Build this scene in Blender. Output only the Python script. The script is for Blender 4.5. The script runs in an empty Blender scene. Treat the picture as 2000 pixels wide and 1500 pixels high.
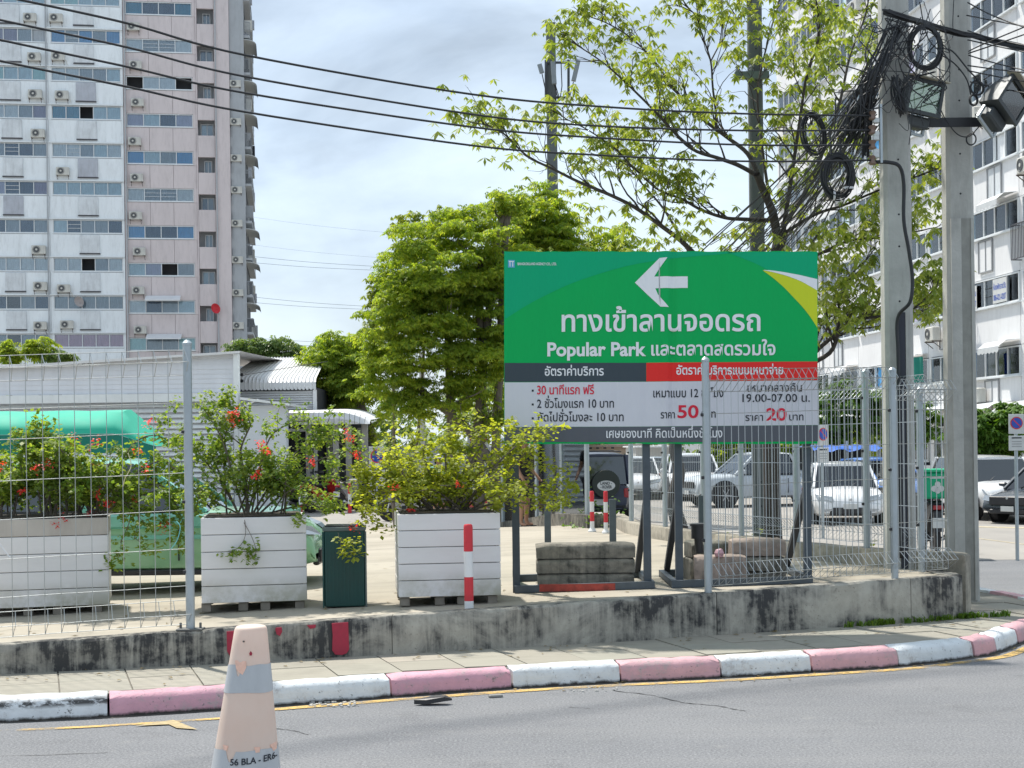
import bpy, math, random
import numpy as np
from mathutils import Vector, Matrix, Euler
random.seed(7)
RNG = np.random.default_rng(11)
SC = bpy.context.scene
COL = SC.collection
R = math.radians
PI = math.pi

# ------------------------------------------------------------------ camera
FOC, PX0, PY0, ROLL, CAMZ = 2900.0, 1000.0, 866.0, 0.0125, 2.0
cam = bpy.data.cameras.new('camera')
cam.sensor_width = 36.0
cam.lens = FOC / 2000 * 36.0
cam.shift_y = (PY0 - 750) / 2000
cam.clip_start = 0.1
cam.clip_end = 3000
camo = bpy.data.objects.new('camera', cam)
COL.objects.link(camo)
_c, _s = math.cos(ROLL), math.sin(ROLL)
camo.matrix_world = Matrix(((_c, _s, 0, 0), (0, 0, -1, 0), (-_s, _c, 0, CAMZ), (0, 0, 0, 1)))
SC.camera = camo

# ------------------------------------------------------------------ sky and sun
SUN_EL, SUN_AZ = 60.0, -36.0          # azimuth measured from +Y (behind the scene), minus = towards the left
world = bpy.data.worlds.new('World')
SC.world = world
world.use_nodes = True
nt = world.node_tree
for n in list(nt.nodes):
    nt.nodes.remove(n)
def wn(t, **k):
    n = nt.nodes.new(t)
    for a, b in k.items():
        setattr(n, a, b)
    return n
w_out = wn('ShaderNodeOutputWorld')
w_sky = wn('ShaderNodeTexSky', sky_type='NISHITA', sun_disc=False)
w_sky.sun_elevation = R(SUN_EL)
w_sky.sun_rotation = R(SUN_AZ)
w_bg = wn('ShaderNodeBackground'); w_bg.inputs[1].default_value = 0.10
w_bg2 = wn('ShaderNodeBackground'); w_bg2.inputs[1].default_value = 0.99
w_mix = wn('ShaderNodeMixShader')
w_tc = wn('ShaderNodeTexCoord')
w_map = wn('ShaderNodeMapping'); w_map.inputs['Scale'].default_value = (1.0, 1.0, 2.6)
w_map.inputs['Location'].default_value = (0.35, 0.0, 0.2)
w_n1 = wn('ShaderNodeTexNoise'); w_n1.inputs['Scale'].default_value = 3.2; w_n1.inputs['Detail'].default_value = 8; w_n1.inputs['Roughness'].default_value = 0.55
w_n1.inputs['Distortion'].default_value = 0.35
w_n2 = wn('ShaderNodeTexNoise'); w_n2.inputs['Scale'].default_value = 7.0; w_n2.inputs['Detail'].default_value = 8; w_n2.inputs['Roughness'].default_value = 0.6
w_r1 = wn('ShaderNodeValToRGB')
w_r1.color_ramp.elements[0].position = 0.36; w_r1.color_ramp.elements[0].color = (0.34, 0.405, 0.48, 1)
w_r1.color_ramp.elements[1].position = 0.64; w_r1.color_ramp.elements[1].color = (0.62, 0.72, 0.80, 1)
e = w_r1.color_ramp.elements.new(0.5); e.color = (0.50, 0.59, 0.69, 1)
w_r2 = wn('ShaderNodeMapRange'); w_r2.inputs['From Min'].default_value = 0.3; w_r2.inputs['From Max'].default_value = 0.7
w_r2.inputs['To Min'].default_value = 0.93; w_r2.inputs['To Max'].default_value = 0.72
w_sep = wn('ShaderNodeSeparateXYZ')
w_hor = wn('ShaderNodeMapRange'); w_hor.inputs['From Min'].default_value = 0.0; w_hor.inputs['From Max'].default_value = 0.16
w_hor.inputs['To Min'].default_value = 0.62; w_hor.inputs['To Max'].default_value = 0.0
w_hm = wn('ShaderNodeMixRGB'); w_hm.inputs[2].default_value = (0.62, 0.68, 0.73, 1)
L_ = nt.links.new
L_(w_tc.outputs['Generated'], w_map.inputs['Vector']); L_(w_map.outputs[0], w_n1.inputs['Vector']); L_(w_map.outputs[0], w_n2.inputs['Vector'])
L_(w_n1.outputs['Fac'], w_r1.inputs[0]); L_(w_n2.outputs['Fac'], w_r2.inputs['Value'])
L_(w_tc.outputs['Generated'], w_sep.inputs[0]); L_(w_sep.outputs['Z'], w_hor.inputs['Value'])
L_(w_hor.outputs[0], w_hm.inputs[0]); L_(w_r1.outputs[0], w_hm.inputs[1]); L_(w_hm.outputs[0], w_bg2.inputs[0])
L_(w_sky.outputs[0], w_bg.inputs[0]); L_(w_r2.outputs[0], w_mix.inputs[0])
L_(w_bg.outputs[0], w_mix.inputs[1]); L_(w_bg2.outputs[0], w_mix.inputs[2]); L_(w_mix.outputs[0], w_out.inputs[0])

sun = bpy.data.lights.new('sun', 'SUN')
sun.energy = 3.8
sun.angle = R(2.0)
sun.color = (1.0, 0.95, 0.87)
suno = bpy.data.objects.new('sun', sun)
COL.objects.link(suno)
_d = Vector((math.sin(R(SUN_AZ)) * math.cos(R(SUN_EL)), math.cos(R(SUN_AZ)) * math.cos(R(SUN_EL)), math.sin(R(SUN_EL))))
suno.rotation_euler = _d.to_track_quat('Z', 'Y').to_euler()
suno.location = (0, 0, 40)

SC.view_settings.view_transform = 'Standard'
SC.view_settings.look = 'None'
SC.view_settings.exposure = 0.62
SC.view_settings.gamma = 1.0
SC.view_settings.use_curve_mapping = False
SC.render.engine = 'CYCLES'
SC.cycles.max_bounces = 6
SC.cycles.diffuse_bounces = 3
SC.cycles.glossy_bounces = 3
SC.cycles.transmission_bounces = 4
SC.cycles.transparent_max_bounces = 16
SC.cycles.caustics_reflective = False
SC.cycles.caustics_refractive = False

# ------------------------------------------------------------------ picking points of the place
def W(px, py, d):
    du, dv = (px - PX0) / FOC, (PY0 - py) / FOC
    return Vector(((du * _c + dv * _s) * d, d, CAMZ + (-du * _s + dv * _c) * d))
def G(px, py, z=0.0):
    du, dv = (px - PX0) / FOC, (PY0 - py) / FOC
    return W(px, py, (z - CAMZ) / (-du * _s + dv * _c))
def zl(X):
    return float(np.interp(X, [-4.4, -1.35, 3.6], [0.37, 0.47, 0.575]))
def gz(X, Y):
    t = min(1, max(0, (Y - 26) / 8)); t = t * t * (3 - 2 * t)
    return zl(X) * (1 - t)
def GL(px, py):
    z = 0.45
    for _ in range(8):
        p = G(px, py, z); z = gz(p.x, p.y)
    return Vector((p.x, p.y, z))

# ------------------------------------------------------------------ mesh building
class MB:
    def __init__(self):
        self.v, self.f = [], []
    def add(self, vs, fs):
        o = len(self.v)
        self.v += [tuple(p) for p in vs]
        self.f += [tuple(i + o for i in f) for f in fs]
        return self
    def box(self, c, s, rot=None, taper=None):
        hx, hy, hz = s[0] / 2, s[1] / 2, s[2] / 2
        t = taper or 1.0
        vs = [Vector((x * hx * (t if z > 0 else 1), y * hy * (t if z > 0 else 1), z * hz)) for z in (-1, 1) for y in (-1, 1) for x in (-1, 1)]
        if rot is not None:
            m = rot if isinstance(rot, Matrix) else Euler(rot).to_matrix()
            vs = [m @ p for p in vs]
        c = Vector(c)
        return self.add([p + c for p in vs], [(0, 2, 3, 1), (4, 5, 7, 6), (0, 1, 5, 4), (2, 6, 7, 3), (0, 4, 6, 2), (1, 3, 7, 5)])
    def bbox(self, x0, x1, y0, y1, z0, z1):
        return self.box(((x0 + x1) / 2, (y0 + y1) / 2, (z0 + z1) / 2), (x1 - x0, y1 - y0, z1 - z0))
    def rbox(self, c, s, b=0.01, rot=None):
        """box with chamfered vertical and top edges"""
        hx, hy, hz = s[0] / 2, s[1] / 2, s[2] / 2
        b = min(b, hx * .45, hy * .45, hz * .45)
        def ring(ix, z):
            x, y = hx - ix, hy - ix
            q = b
            return [(-x + q, -y, z), (x - q, -y, z), (x, -y + q, z), (x, y - q, z), (x - q, y, z), (-x + q, y, z), (-x, y - q, z), (-x, -y + q, z)]
        vs = ring(b, -hz) + ring(0, -hz + b) + ring(0, hz - b) + ring(b, hz)
        fs = [tuple(range(7, -1, -1)), tuple(range(24, 32))]
        for k in range(3):
            for i in range(8):
                j = (i + 1) % 8
                fs.append((k * 8 + i, k * 8 + j, k * 8 + 8 + j, k * 8 + 8 + i))
        vs = [Vector(p) for p in vs]
        if rot is not None:
            m = rot if isinstance(rot, Matrix) else Euler(rot).to_matrix()
            vs = [m @ p for p in vs]
        c = Vector(c)
        return self.add([p + c for p in vs], fs)
    def tube(self, pts, r, n=6, cap=True):
        pts = [Vector(p) for p in pts]
        m = len(pts)
        if m < 2: return self
        rs = r if isinstance(r, (list, tuple)) else [r] * m
        vs, fs = [], []
        prev = None
        for i, p in enumerate(pts):
            t = (pts[min(i + 1, m - 1)] - pts[max(i - 1, 0)])
            if t.length < 1e-9: t = Vector((0, 0, 1))
            t.normalize()
            if prev is None:
                a = t.orthogonal().normalized()
            else:
                a = prev - t * prev.dot(t)
                a = a.normalized() if a.length > 1e-6 else t.orthogonal().normalized()
            prev = a
            b = t.cross(a)
            for k in range(n):
                q = 2 * PI * k / n
                vs.append(p + (a * math.cos(q) + b * math.sin(q)) * rs[i])
        for i in range(m - 1):
            for k in range(n):
                j = (k + 1) % n
                fs.append((i * n + k, i * n + j, (i + 1) * n + j, (i + 1) * n + k))
        if cap:
            fs.append(tuple(range(n - 1, -1, -1)))
            fs.append(tuple((m - 1) * n + k for k in range(n)))
        return self.add(vs, fs)
    def bar(self, a, b, w, h=None, n=4):
        """square bar from a to b"""
        a, b = Vector(a), Vector(b); h = h or w
        t = (b - a); L = t.length; t.normalize()
        x = t.cross(Vector((0, 0, 1)))
        x = x.normalized() if x.length > 1e-3 else Vector((1, 0, 0))
        y = x.cross(t)
        vs = [p + x * (sx * w / 2) + y * (sy * h / 2) for p in (a, b) for sx, sy in ((-1, -1), (1, -1), (1, 1), (-1, 1))]
        return self.add(vs, [(3, 2, 1, 0), (4, 5, 6, 7), (0, 1, 5, 4), (1, 2, 6, 5), (2, 3, 7, 6), (3, 0, 4, 7)])
    def lathe(self, prof, c=(0, 0, 0), n=24, axis='Z', cap=True):
        c = Vector(c); vs, fs = [], []
        for r, h in prof:
            for k in range(n):
                q = 2 * PI * k / n
                x, y = r * math.cos(q), r * math.sin(q)
                p = {'Z': (x, y, h), 'Y': (x, h, y), 'X': (h, x, y)}[axis]
                vs.append(c + Vector(p))
        m = len(prof)
        for i in range(m - 1):
            for k in range(n):
                j = (k + 1) % n
                fs.append((i * n + k, i * n + j, (i + 1) * n + j, (i + 1) * n + k))
        if cap:
            fs.append(tuple(range(n - 1, -1, -1))); fs.append(tuple((m - 1) * n + k for k in range(n)))
        return self.add(vs, fs)
    def prism(self, poly, a, b, plane='XZ'):
        """extrude polygon; plane XZ -> along Y from a to b, XY -> along Z, YZ -> along X"""
        n = len(poly)
        def P(p, h):
            return {'XZ': (p[0], h, p[1]), 'XY': (p[0], p[1], h), 'YZ': (h, p[0], p[1])}[plane]
        vs = [P(p, a) for p in poly] + [P(p, b) for p in poly]
        fs = [tuple(range(n)), tuple(range(2 * n - 1, n - 1, -1))]
        for i in range(n):
            j = (i + 1) % n
            fs.append((i, i + n, j + n, j))
        return self.add(vs, fs)
    def quad(self, a, b, c, d):
        return self.add([a, b, c, d], [(0, 1, 2, 3)])
    def xf(self, M):
        self.v = [tuple(M @ Vector(p)) for p in self.v]
        return self
    def mesh(self, name, smooth=None):
        me = bpy.data.meshes.new(name)
        me.from_pydata(self.v, [], self.f)
        import bmesh as _b
        bm = _b.new(); bm.from_mesh(me); _b.ops.recalc_face_normals(bm, faces=bm.faces); bm.to_mesh(me); bm.free()
        if smooth:
            me.polygons.foreach_set('use_smooth', [True] * len(me.polygons))
            if smooth is not True:
                try: me.set_sharp_from_angle(angle=R(smooth))
                except Exception: pass
        me.update()
        return me

def link(o, parent=None):
    COL.objects.link(o)
    if parent is not None: o.parent = parent
    return o
def thing(name, label, cat, loc=(0, 0, 0), rz=0.0, group=None, scale=1.0):
    o = bpy.data.objects.new(name, None)
    o.empty_display_size = 0.2
    link(o)
    o.location = loc; o.rotation_euler = (0, 0, rz); o.scale = (scale,) * 3
    o['label'] = label; o['category'] = cat
    if group: o['group'] = group
    return o
def tag(o, label=None, cat=None, group=None, kind=None):
    if label: o['label'] = label
    if cat: o['category'] = cat
    if group: o['group'] = group
    if kind: o['kind'] = kind
    return o
def tmat(o):
    return Matrix.Translation(o.location) @ o.rotation_euler.to_matrix().to_4x4() @ Matrix.Diagonal((*o.scale, 1))
def part(name, mb, mat, parent=None, smooth=None, world=False, label=None, kind=None):
    """links the builder's shapes as ONE mesh object; world=True: coordinates are world ones"""
    me = mb if isinstance(mb, bpy.types.Mesh) else None
    if me is None:
        if world and parent is not None:
            m = tmat(parent)
            if parent.parent is not None: m = tmat(parent.parent) @ m
            mb.xf(m.inverted())
        me = mb.mesh(name, smooth)
    if mat is not None and len(me.materials) == 0:
        for mm in (mat if isinstance(mat, (list, tuple)) else [mat]): me.materials.append(mm)
    o = bpy.data.objects.new(name, me)
    link(o, parent)
    if label: o['label'] = label
    if kind: o['kind'] = kind
    return o
def inst(name, me, mat, parent, loc=(0, 0, 0), rz=0.0, scale=None):
    """object that shares mesh data and carries its own material"""
    o = bpy.data.objects.new(name, me)
    link(o, parent); o.location = loc
    if rz: o.rotation_euler = (0, 0, rz)
    if scale: o.scale = scale
    if mat is not None:
        if len(me.materials) == 0: me.materials.append(mat)
        o.material_slots[0].link = 'OBJECT'; o.material_slots[0].material = mat
    return o
def structure(name, mb, mat, smooth=None):
    o = part(name, mb, mat, smooth=smooth); o['kind'] = 'structure'; return o
def setorigin(name, label, cat, mb, mat, base, smooth=None, group=None, kind=None):
    """single-mesh thing given in world coordinates, origin moved to base"""
    b = Vector(base); mb.xf(Matrix.Translation(-b))
    o = part(name, mb, mat, smooth=smooth); o.location = b
    return tag(o, label, cat, group, kind)
def dup(root, loc=None, rz=None, label=None, scale=None):
    r = root.copy(); COL.objects.link(r)
    if loc is not None: r.location = loc
    if rz is not None: r.rotation_euler = (0, 0, rz)
    if label: r['label'] = label
    if scale: r.scale = (scale,) * 3
    for ch in list(root.children):
        c = ch.copy(); COL.objects.link(c); c.parent = r
        for g in ch.children:
            d = g.copy(); COL.objects.link(d); d.parent = c
    return r

# ------------------------------------------------------------------ materials
def newmat(name):
    m = bpy.data.materials.new(name); m.use_nodes = True
    t = m.node_tree; t.nodes.clear()
    return m, t
class NT:
    def __init__(s, name):
        s.m, s.t = newmat(name)
        s.out = s.n('ShaderNodeOutputMaterial')
        s.bsdf = s.n('ShaderNodeBsdfPrincipled')
        s.l(s.bsdf.outputs[0], s.out.inputs['Surface'])
        s.tc = s.n('ShaderNodeTexCoord')
    def n(s, t, **k):
        x = s.t.nodes.new(t)
        for a, b in k.items(): setattr(x, a, b)
        return x
    def l(s, a, b): s.t.links.new(a, b)
    def mapping(s, scale=(1, 1, 1), rot=(0, 0, 0), coord='Object'):
        m = s.n('ShaderNodeMapping'); m.inputs['Scale'].default_value = scale; m.inputs['Rotation'].default_value = rot
        s.l(s.tc.outputs[coord], m.inputs['Vector']); return m.outputs[0]
    def noise(s, scale, detail=5, rough=0.6, vec=None, dist=0.0):
        x = s.n('ShaderNodeTexNoise'); x.inputs['Scale'].default_value = scale; x.inputs['Detail'].default_value = detail
        x.inputs['Roughness'].default_value = rough; x.inputs['Distortion'].default_value = dist
        s.l(vec if vec is not None else s.tc.outputs['Object'], x.inputs['Vector']); return x.outputs['Fac']
    def ramp(s, fac, stops):
        x = s.n('ShaderNodeValToRGB'); cr = x.color_ramp
        while len(cr.elements) < len(stops): cr.elements.new(0.5)
        for e, (p, c) in zip(cr.elements, stops):
            e.position = p; e.color = (*c, 1) if len(c) == 3 else c
        s.l(fac, x.inputs[0]); return x.outputs[0]
    def step(s, fac, a, b, lo=0.0, hi=1.0):
        x = s.n('ShaderNodeMapRange'); x.inputs['From Min'].default_value = a; x.inputs['From Max'].default_value = b
        x.inputs['To Min'].default_value = lo; x.inputs['To Max'].default_value = hi
        s.l(fac, x.inputs['Value']); return x.outputs[0]
    def math(s, op, a, b=None):
        x = s.n('ShaderNodeMath', operation=op)
        for i, q in enumerate((a, b)):
            if q is None: continue
            if isinstance(q, (int, float)): x.inputs[i].default_value = q
            else: s.l(q, x.inputs[i])
        return x.outputs[0]
    def mix(s, fac, a, b, mode='MIX'):
        x = s.n('ShaderNodeMixRGB', blend_type=mode)
        for i, q in enumerate((fac, a, b)):
            if isinstance(q, (int, float)): x.inputs[i].default_value = q
            elif isinstance(q, (tuple, list)): x.inputs[i].default_value = (*q[:3], 1)
            else: s.l(q, x.inputs[i])
        return x.outputs[0]
    def base(s, c):
        if isinstance(c, (tuple, list)): s.bsdf.inputs['Base Color'].default_value = (*c[:3], 1)
        else: s.l(c, s.bsdf.inputs['Base Color'])
    def set(s, **k):
        for a, b in k.items():
            key = {'rough': 'Roughness', 'metal': 'Metallic', 'spec': 'Specular IOR Level', 'coat': 'Coat Weight', 'emit': 'Emission Strength', 'trans': 'Transmission Weight', 'alpha': 'Alpha'}[a]
            if isinstance(b, (int, float)): s.bsdf.inputs[key].default_value = b
            else: s.l(b, s.bsdf.inputs[key])
    def bump(s, h, strength=0.3, dist=0.01):
        x = s.n('ShaderNodeBump'); x.inputs['Strength'].default_value = strength; x.inputs['Distance'].default_value = dist
        s.l(h, x.inputs['Height']); s.l(x.outputs[0], s.bsdf.inputs['Normal'])
def sc(c, k): return tuple(min(1, x * k) for x in c[:3])
MC = {}
def mat(name, col, rough=0.6, metal=0.0, var=0.12, scale=6.0, bump=0.0, coat=0.0, grime=0.0, spec=0.5, stretch=(1, 1, 1)):
    if name in MC: return MC[name]
    m = NT(name)
    v = m.mapping(stretch)
    n = m.noise(scale, 6, 0.62, v)
    c = m.ramp(n, [(0.3, sc(col, 1 - var)), (0.7, sc(col, 1 + var * 0.6))])
    if grime > 0:
        g = m.noise(1.3, 7, 0.7, m.mapping((3, 3, 0.6)))
        c = m.mix(m.step(g, 0.48, 0.75, 0, grime), c, (0.10, 0.09, 0.075))
    m.base(c)
    rr = m.step(n, 0.3, 0.7, max(0.02, rough - 0.06), min(1, rough + 0.08))
    m.set(rough=rr, metal=metal, coat=coat, spec=spec)
    if bump: m.bump(m.noise(scale * 8, 4, 0.6, v), bump, 0.01)
    MC[name] = m.m
    return m.m
def leafmat(name, c1, c2, trans=0.45):
    if name in MC: return MC[name]
    m = NT(name)
    g = m.n('ShaderNodeNewGeometry')
    ri = g.outputs['Random Per Island']
    c = m.ramp(ri, [(0.0, c1), (0.55, tuple((a + b) / 2 for a, b in zip(c1, c2))), (1.0, c2)])
    big = m.noise(1.1, 3, 0.5)
    c = m.mix(m.step(big, 0.35, 0.65, 0, 0.5), c, sc(c1, 0.85))
    m.base(c); m.set(rough=0.5, spec=0.35)
    tr = m.n('ShaderNodeBsdfTranslucent')
    tcol = m.mix(1.0, c, (1.7, 1.55, 0.5), 'MULTIPLY'); m.l(tcol, tr.inputs[0])
    mx = m.n('ShaderNodeMixShader'); mx.inputs[0].default_value = trans
    m.l(m.bsdf.outputs[0], mx.inputs[1]); m.l(tr.outputs[0], mx.inputs[2]); m.l(mx.outputs[0], m.out.inputs['Surface'])
    MC[name] = m.m
    return m.m
def glassmat(name, tint=(0.75, 0.85, 0.88), refl=0.18):
    if name in MC: return MC[name]
    m = NT(name)
    m.t.nodes.remove(m.bsdf)
    tr = m.n('ShaderNodeBsdfTransparent'); tr.inputs[0].default_value = (*tint, 1)
    gl = m.n('ShaderNodeBsdfGlossy'); gl.inputs['Roughness'].default_value = 0.04; gl.inputs[0].default_value = (0.9, 0.95, 1, 1)
    fr = m.n('ShaderNodeFresnel'); fr.inputs[0].default_value = 1.5
    ad = m.math('ADD', fr.outputs[0], refl); ad = m.math('MINIMUM', ad, 1.0)
    mx = m.n('ShaderNodeMixShader'); m.l(ad, mx.inputs[0]); m.l(tr.outputs[0], mx.inputs[1]); m.l(gl.outputs[0], mx.inputs[2])
    m.l(mx.outputs[0], m.out.inputs['Surface'])
    MC[name] = m.m
    return m.m
def stained(name, base, dark, amt=0.9, low=(0.46, 0.44, 0.38), zs=0.33, seed=0.0):
    """weathered concrete: vertical streaks, mould blotches, fine pitting"""
    m = NT(name)
    st = m.noise(2.2, 8, 0.7, m.mapping((6.5, 6.5, 0.55)), 0.3)
    bl = m.noise(1.35, 8, 0.62, m.mapping((1.0, 1.0, 1.4), coord='Object'), 0.5)
    fine = m.noise(38, 5, 0.7)
    mid = m.noise(9, 6, 0.65)
    k = m.math('MULTIPLY', m.step(st, 0.36, 0.66), m.step(bl, 0.34, 0.60))
    k2 = m.math('MULTIPLY', m.step(mid, 0.36, 0.66), m.step(bl, 0.38, 0.56))
    k = m.math('MINIMUM', m.math('ADD', m.math('MULTIPLY', k, 1.15), m.math('MULTIPLY', k2, 0.8)), 1.0)
    c = m.mix(m.step(mid, 0.3, 0.7, 0, 1), base, low)
    c = m.mix(m.math('MULTIPLY', k, amt), c, dark)
    c = m.mix(m.step(fine, 0.60, 0.74, 0, 0.75), c, sc(dark, 0.8))
    c = m.mix(m.step(fine, 0.36, 0.26, 0, 0.5), c, sc(base, 1.25))
    m.base(c); m.set(rough=0.9, spec=0.25)
    h = m.math('ADD', m.math('MULTIPLY', fine, 0.5), mid)
    m.bump(h, 0.5, 0.012)
    MC[name] = m.m
    return m.m

M_wall = stained('stained_concrete', (0.38, 0.36, 0.31), (0.055, 0.055, 0.055), 1.0)
M_block = stained('mossy_concrete', (0.33, 0.30, 0.25), (0.06, 0.06, 0.055), 0.85, (0.25, 0.235, 0.20))
M_pole = mat('pole_concrete', (0.45, 0.45, 0.42), 0.9, var=0.16, scale=4, bump=0.35, grime=0.4)
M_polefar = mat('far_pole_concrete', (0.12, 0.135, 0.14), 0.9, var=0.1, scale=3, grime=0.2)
M_galv = mat('galvanised_steel', (0.42, 0.47, 0.50), 0.42, 0.55, var=0.10, scale=8, grime=0.12)
M_wire = mat('galvanised_wire', (0.43, 0.46, 0.47), 0.4, 0.6, var=0.1, scale=20)
M_cable = mat('black_cable', (0.018, 0.02, 0.024), 0.5, var=0.2, scale=10)
M_cable2 = mat('grey_cable', (0.10, 0.10, 0.12), 0.5, var=0.2, scale=10)
M_dark = mat('dark_void', (0.02, 0.022, 0.026), 0.8, var=0.2)
M_black = mat('black_plastic', (0.025, 0.026, 0.03), 0.45, var=0.15)
M_rubber = mat('tyre_rubber', (0.028, 0.028, 0.03), 0.85, var=0.15)
M_white = mat('white_paint', (0.74, 0.75, 0.76), 0.5, var=0.05, scale=3)
M_red = mat('red_paint', (0.62, 0.03, 0.045), 0.5, var=0.12, scale=12, grime=0.08)
M_chrome = mat('bare_metal', (0.6, 0.61, 0.62), 0.25, 0.9, var=0.05)
M_bark = mat('grey_bark', (0.17, 0.145, 0.12), 0.9, var=0.35, scale=5, bump=0.7, stretch=(4, 4, 1))
M_barkd = mat('dark_bark', (0.07, 0.06, 0.055), 0.92, var=0.4, scale=5, bump=0.8, stretch=(4, 4, 1))
M_steelframe = mat('slate_blue_steel', (0.075, 0.095, 0.115), 0.5, 0.2, var=0.2, scale=9, grime=0.1)
M_leaf_tree = leafmat('leggy_tree_leaf', (0.16, 0.24, 0.05), (0.34, 0.39, 0.11), 0.5)
M_leaf_dense = leafmat('dense_tree_leaf', (0.16, 0.28, 0.045), (0.42, 0.47, 0.08), 0.62)
M_leaf_shrub = leafmat('shrub_leaf', (0.13, 0.24, 0.05), (0.32, 0.39, 0.10), 0.55)
M_leaf_shruby = leafmat('yellow_shrub_leaf', (0.24, 0.31, 0.05), (0.42, 0.46, 0.08), 0.58)
M_leaf_hedge = leafmat('hedge_leaf', (0.07, 0.16, 0.02), (0.14, 0.25, 0.04), 0.4)
M_leaf_far = leafmat('far_leaf', (0.09, 0.17, 0.05), (0.20, 0.27, 0.10), 0.4)
M_flower = leafmat('red_bract', (0.70, 0.03, 0.06), (0.80, 0.13, 0.09), 0.4)
M_grass = leafmat('grass_blade', (0.08, 0.17, 0.02), (0.17, 0.26, 0.04), 0.4)
GL_win = glassmat('window_glass', (0.90, 0.95, 0.98), 0.04)
GL_car = glassmat('car_glass', (0.14, 0.17, 0.18), 0.06)
# ================================================================== GROUND
# --- kerb path (front foot of the kerb, road level)
KP = [G(-700, 1428), G(-480, 1424), G(-250, 1419)] + [G(x, y) for x, y in ((0, 1411), (212, 1401), (490, 1383), (765, 1362), (1000, 1345), (1213, 1333), (1410, 1324), (1590, 1313), (1757, 1302), (1905, 1284), (1948, 1275), (1990, 1258))]
KP = [Vector((p.x, p.y, 0)) for p in KP]
TAIL = [(5.62, 15.35), (5.92, 16.1), (5.97, 16.9), (5.86, 17.8), (5.62, 18.9), (5.2, 20.4), (4.55, 22.5), (3.7, 25.2), (2.9, 28.4)]
KPATH = KP + [Vector((x, y, 0)) for x, y in TAIL]
def smooth_path(pts, k=6):
    out = []
    n = len(pts)
    for i in range(n - 1):
        p0, p1, p2, p3 = pts[max(i - 1, 0)], pts[i], pts[i + 1], pts[min(i + 2, n - 1)]
        for j in range(k):
            t = j / k
            out.append(0.5 * ((2 * p1) + (-p0 + p2) * t + (2 * p0 - 5 * p1 + 4 * p2 - p3) * t * t + (-p0 + 3 * p1 - 3 * p2 + p3) * t ** 3))
    out.append(pts[-1].copy())
    return out
def offset_path(pts, d):
    """offset to the left of travel (inwards, away from the road)"""
    out = []
    for i, p in enumerate(pts):
        t = pts[min(i + 1, len(pts) - 1)] - pts[max(i - 1, 0)]
        t.z = 0; t.normalize()
        out.append(p + Vector((-t.y, t.x, 0)) * d)
    return out
KS = smooth_path(KPATH, 6)

# --- road sheet
m = NT('asphalt')
big = m.noise(0.55, 6, 0.6); fine = m.noise(58, 3, 0.85); f2 = m.noise(27, 4, 0.8); mid = m.noise(5, 5, 0.6)
tr = m.noise(0.7, 5, 0.6, m.mapping((0.25, 2.4, 1)))
c = m.ramp(big, [(0.3, (0.155, 0.160, 0.170)), (0.7, (0.195, 0.200, 0.210))])
c = m.mix(m.step(tr, 0.45, 0.68, 0, 0.35), c, (0.235, 0.235, 0.235))
oil = m.noise(1.7, 7, 0.7)
c = m.mix(m.step(oil, 0.55, 0.72, 0, 0.45), c, (0.10, 0.102, 0.108))
c = m.mix(m.step(fine, 0.52, 0.64, 0, 0.6), c, (0.36, 0.36, 0.36))
c = m.mix(m.step(fine, 0.46, 0.36, 0, 0.65), c, (0.07, 0.072, 0.075))
c = m.mix(m.step(f2, 0.60, 0.68, 0, 0.6), c, (0.06, 0.06, 0.065))
c = m.mix(m.step(mid, 0.60, 0.70, 0, 0.22), c, (0.29, 0.285, 0.27))
m.base(c); m.set(rough=0.9, spec=0.3); m.bump(m.math('ADD', fine, f2), 0.55, 0.008)
M_asphalt = m.m
structure('road', MB().quad((-600, -60, 0), (600, -60, 0), (600, 1500, 0), (-600, 1500, 0)), M_asphalt)

# --- side road and car park beyond (paler, dusty)
m = NT('pale_concrete_road')
big = m.noise(0.28, 6, 0.6); fine = m.noise(60, 4, 0.7); st = m.noise(0.5, 5, 0.6, m.mapping((3, .25, 1)))
c = m.ramp(big, [(0.3, (0.27, 0.255, 0.235)), (0.7, (0.36, 0.34, 0.31))])
c = m.mix(m.step(st, 0.5, 0.7, 0, 0.4), c, (0.22, 0.215, 0.205)); c = m.mix(m.step(fine, 0.5, 0.7, 0, 0.3), c, (0.42, 0.40, 0.37))
m.base(c); m.set(rough=0.9, spec=0.25); m.bump(fine, 0.3, 0.01)
M_side = m.m
sr = MB()
sr.add([(-70, 33.9, .004), (2.2, 33.9, .004), (2.9, 28.4, .004), (3.9, 25.2, .004), (6.0, 24.2, .004), (60, 24.0, .004), (60, 200, .004), (-70, 200, .004)], [tuple(range(8))])
structure('side_road', sr, M_side)
# lane lines on the side street
ln = MB()
for z, (a, b) in enumerate((((1905, 1052), (2060, 1072)), ((1900, 1030), (2060, 1034)))):
    p, q = G(a[0], a[1]), G(b[0], b[1])
    ln.add([(p.x, p.y, .009), (q.x, q.y, .009), (q.x, q.y + .35, .009), (p.x, p.y + .35, .009)], [(0, 1, 2, 3)])
structure('lane_marking', ln, mat('faded_lane_paint', (0.55, 0.47, 0.30), 0.8, var=0.3, scale=8))

# --- car park slab (raised), bounded by the two low walls
FB = [(0, 1312), (250, 1306), (450, 1301), (620, 1289), (900, 1267), (1140, 1255), (1390, 1241), (1480, 1233), (1730, 1222), (1880, 1207)]
FT = [(0, 1260), (220, 1243), (400, 1230), (523, 1223), (682, 1211), (820, 1200), (1140, 1181), (1390, 1157), (1480, 1151), (1625, 1143), (1750, 1136), (1880, 1126)]
wb = [G(x, y, .15) for x, y in FB]
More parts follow.
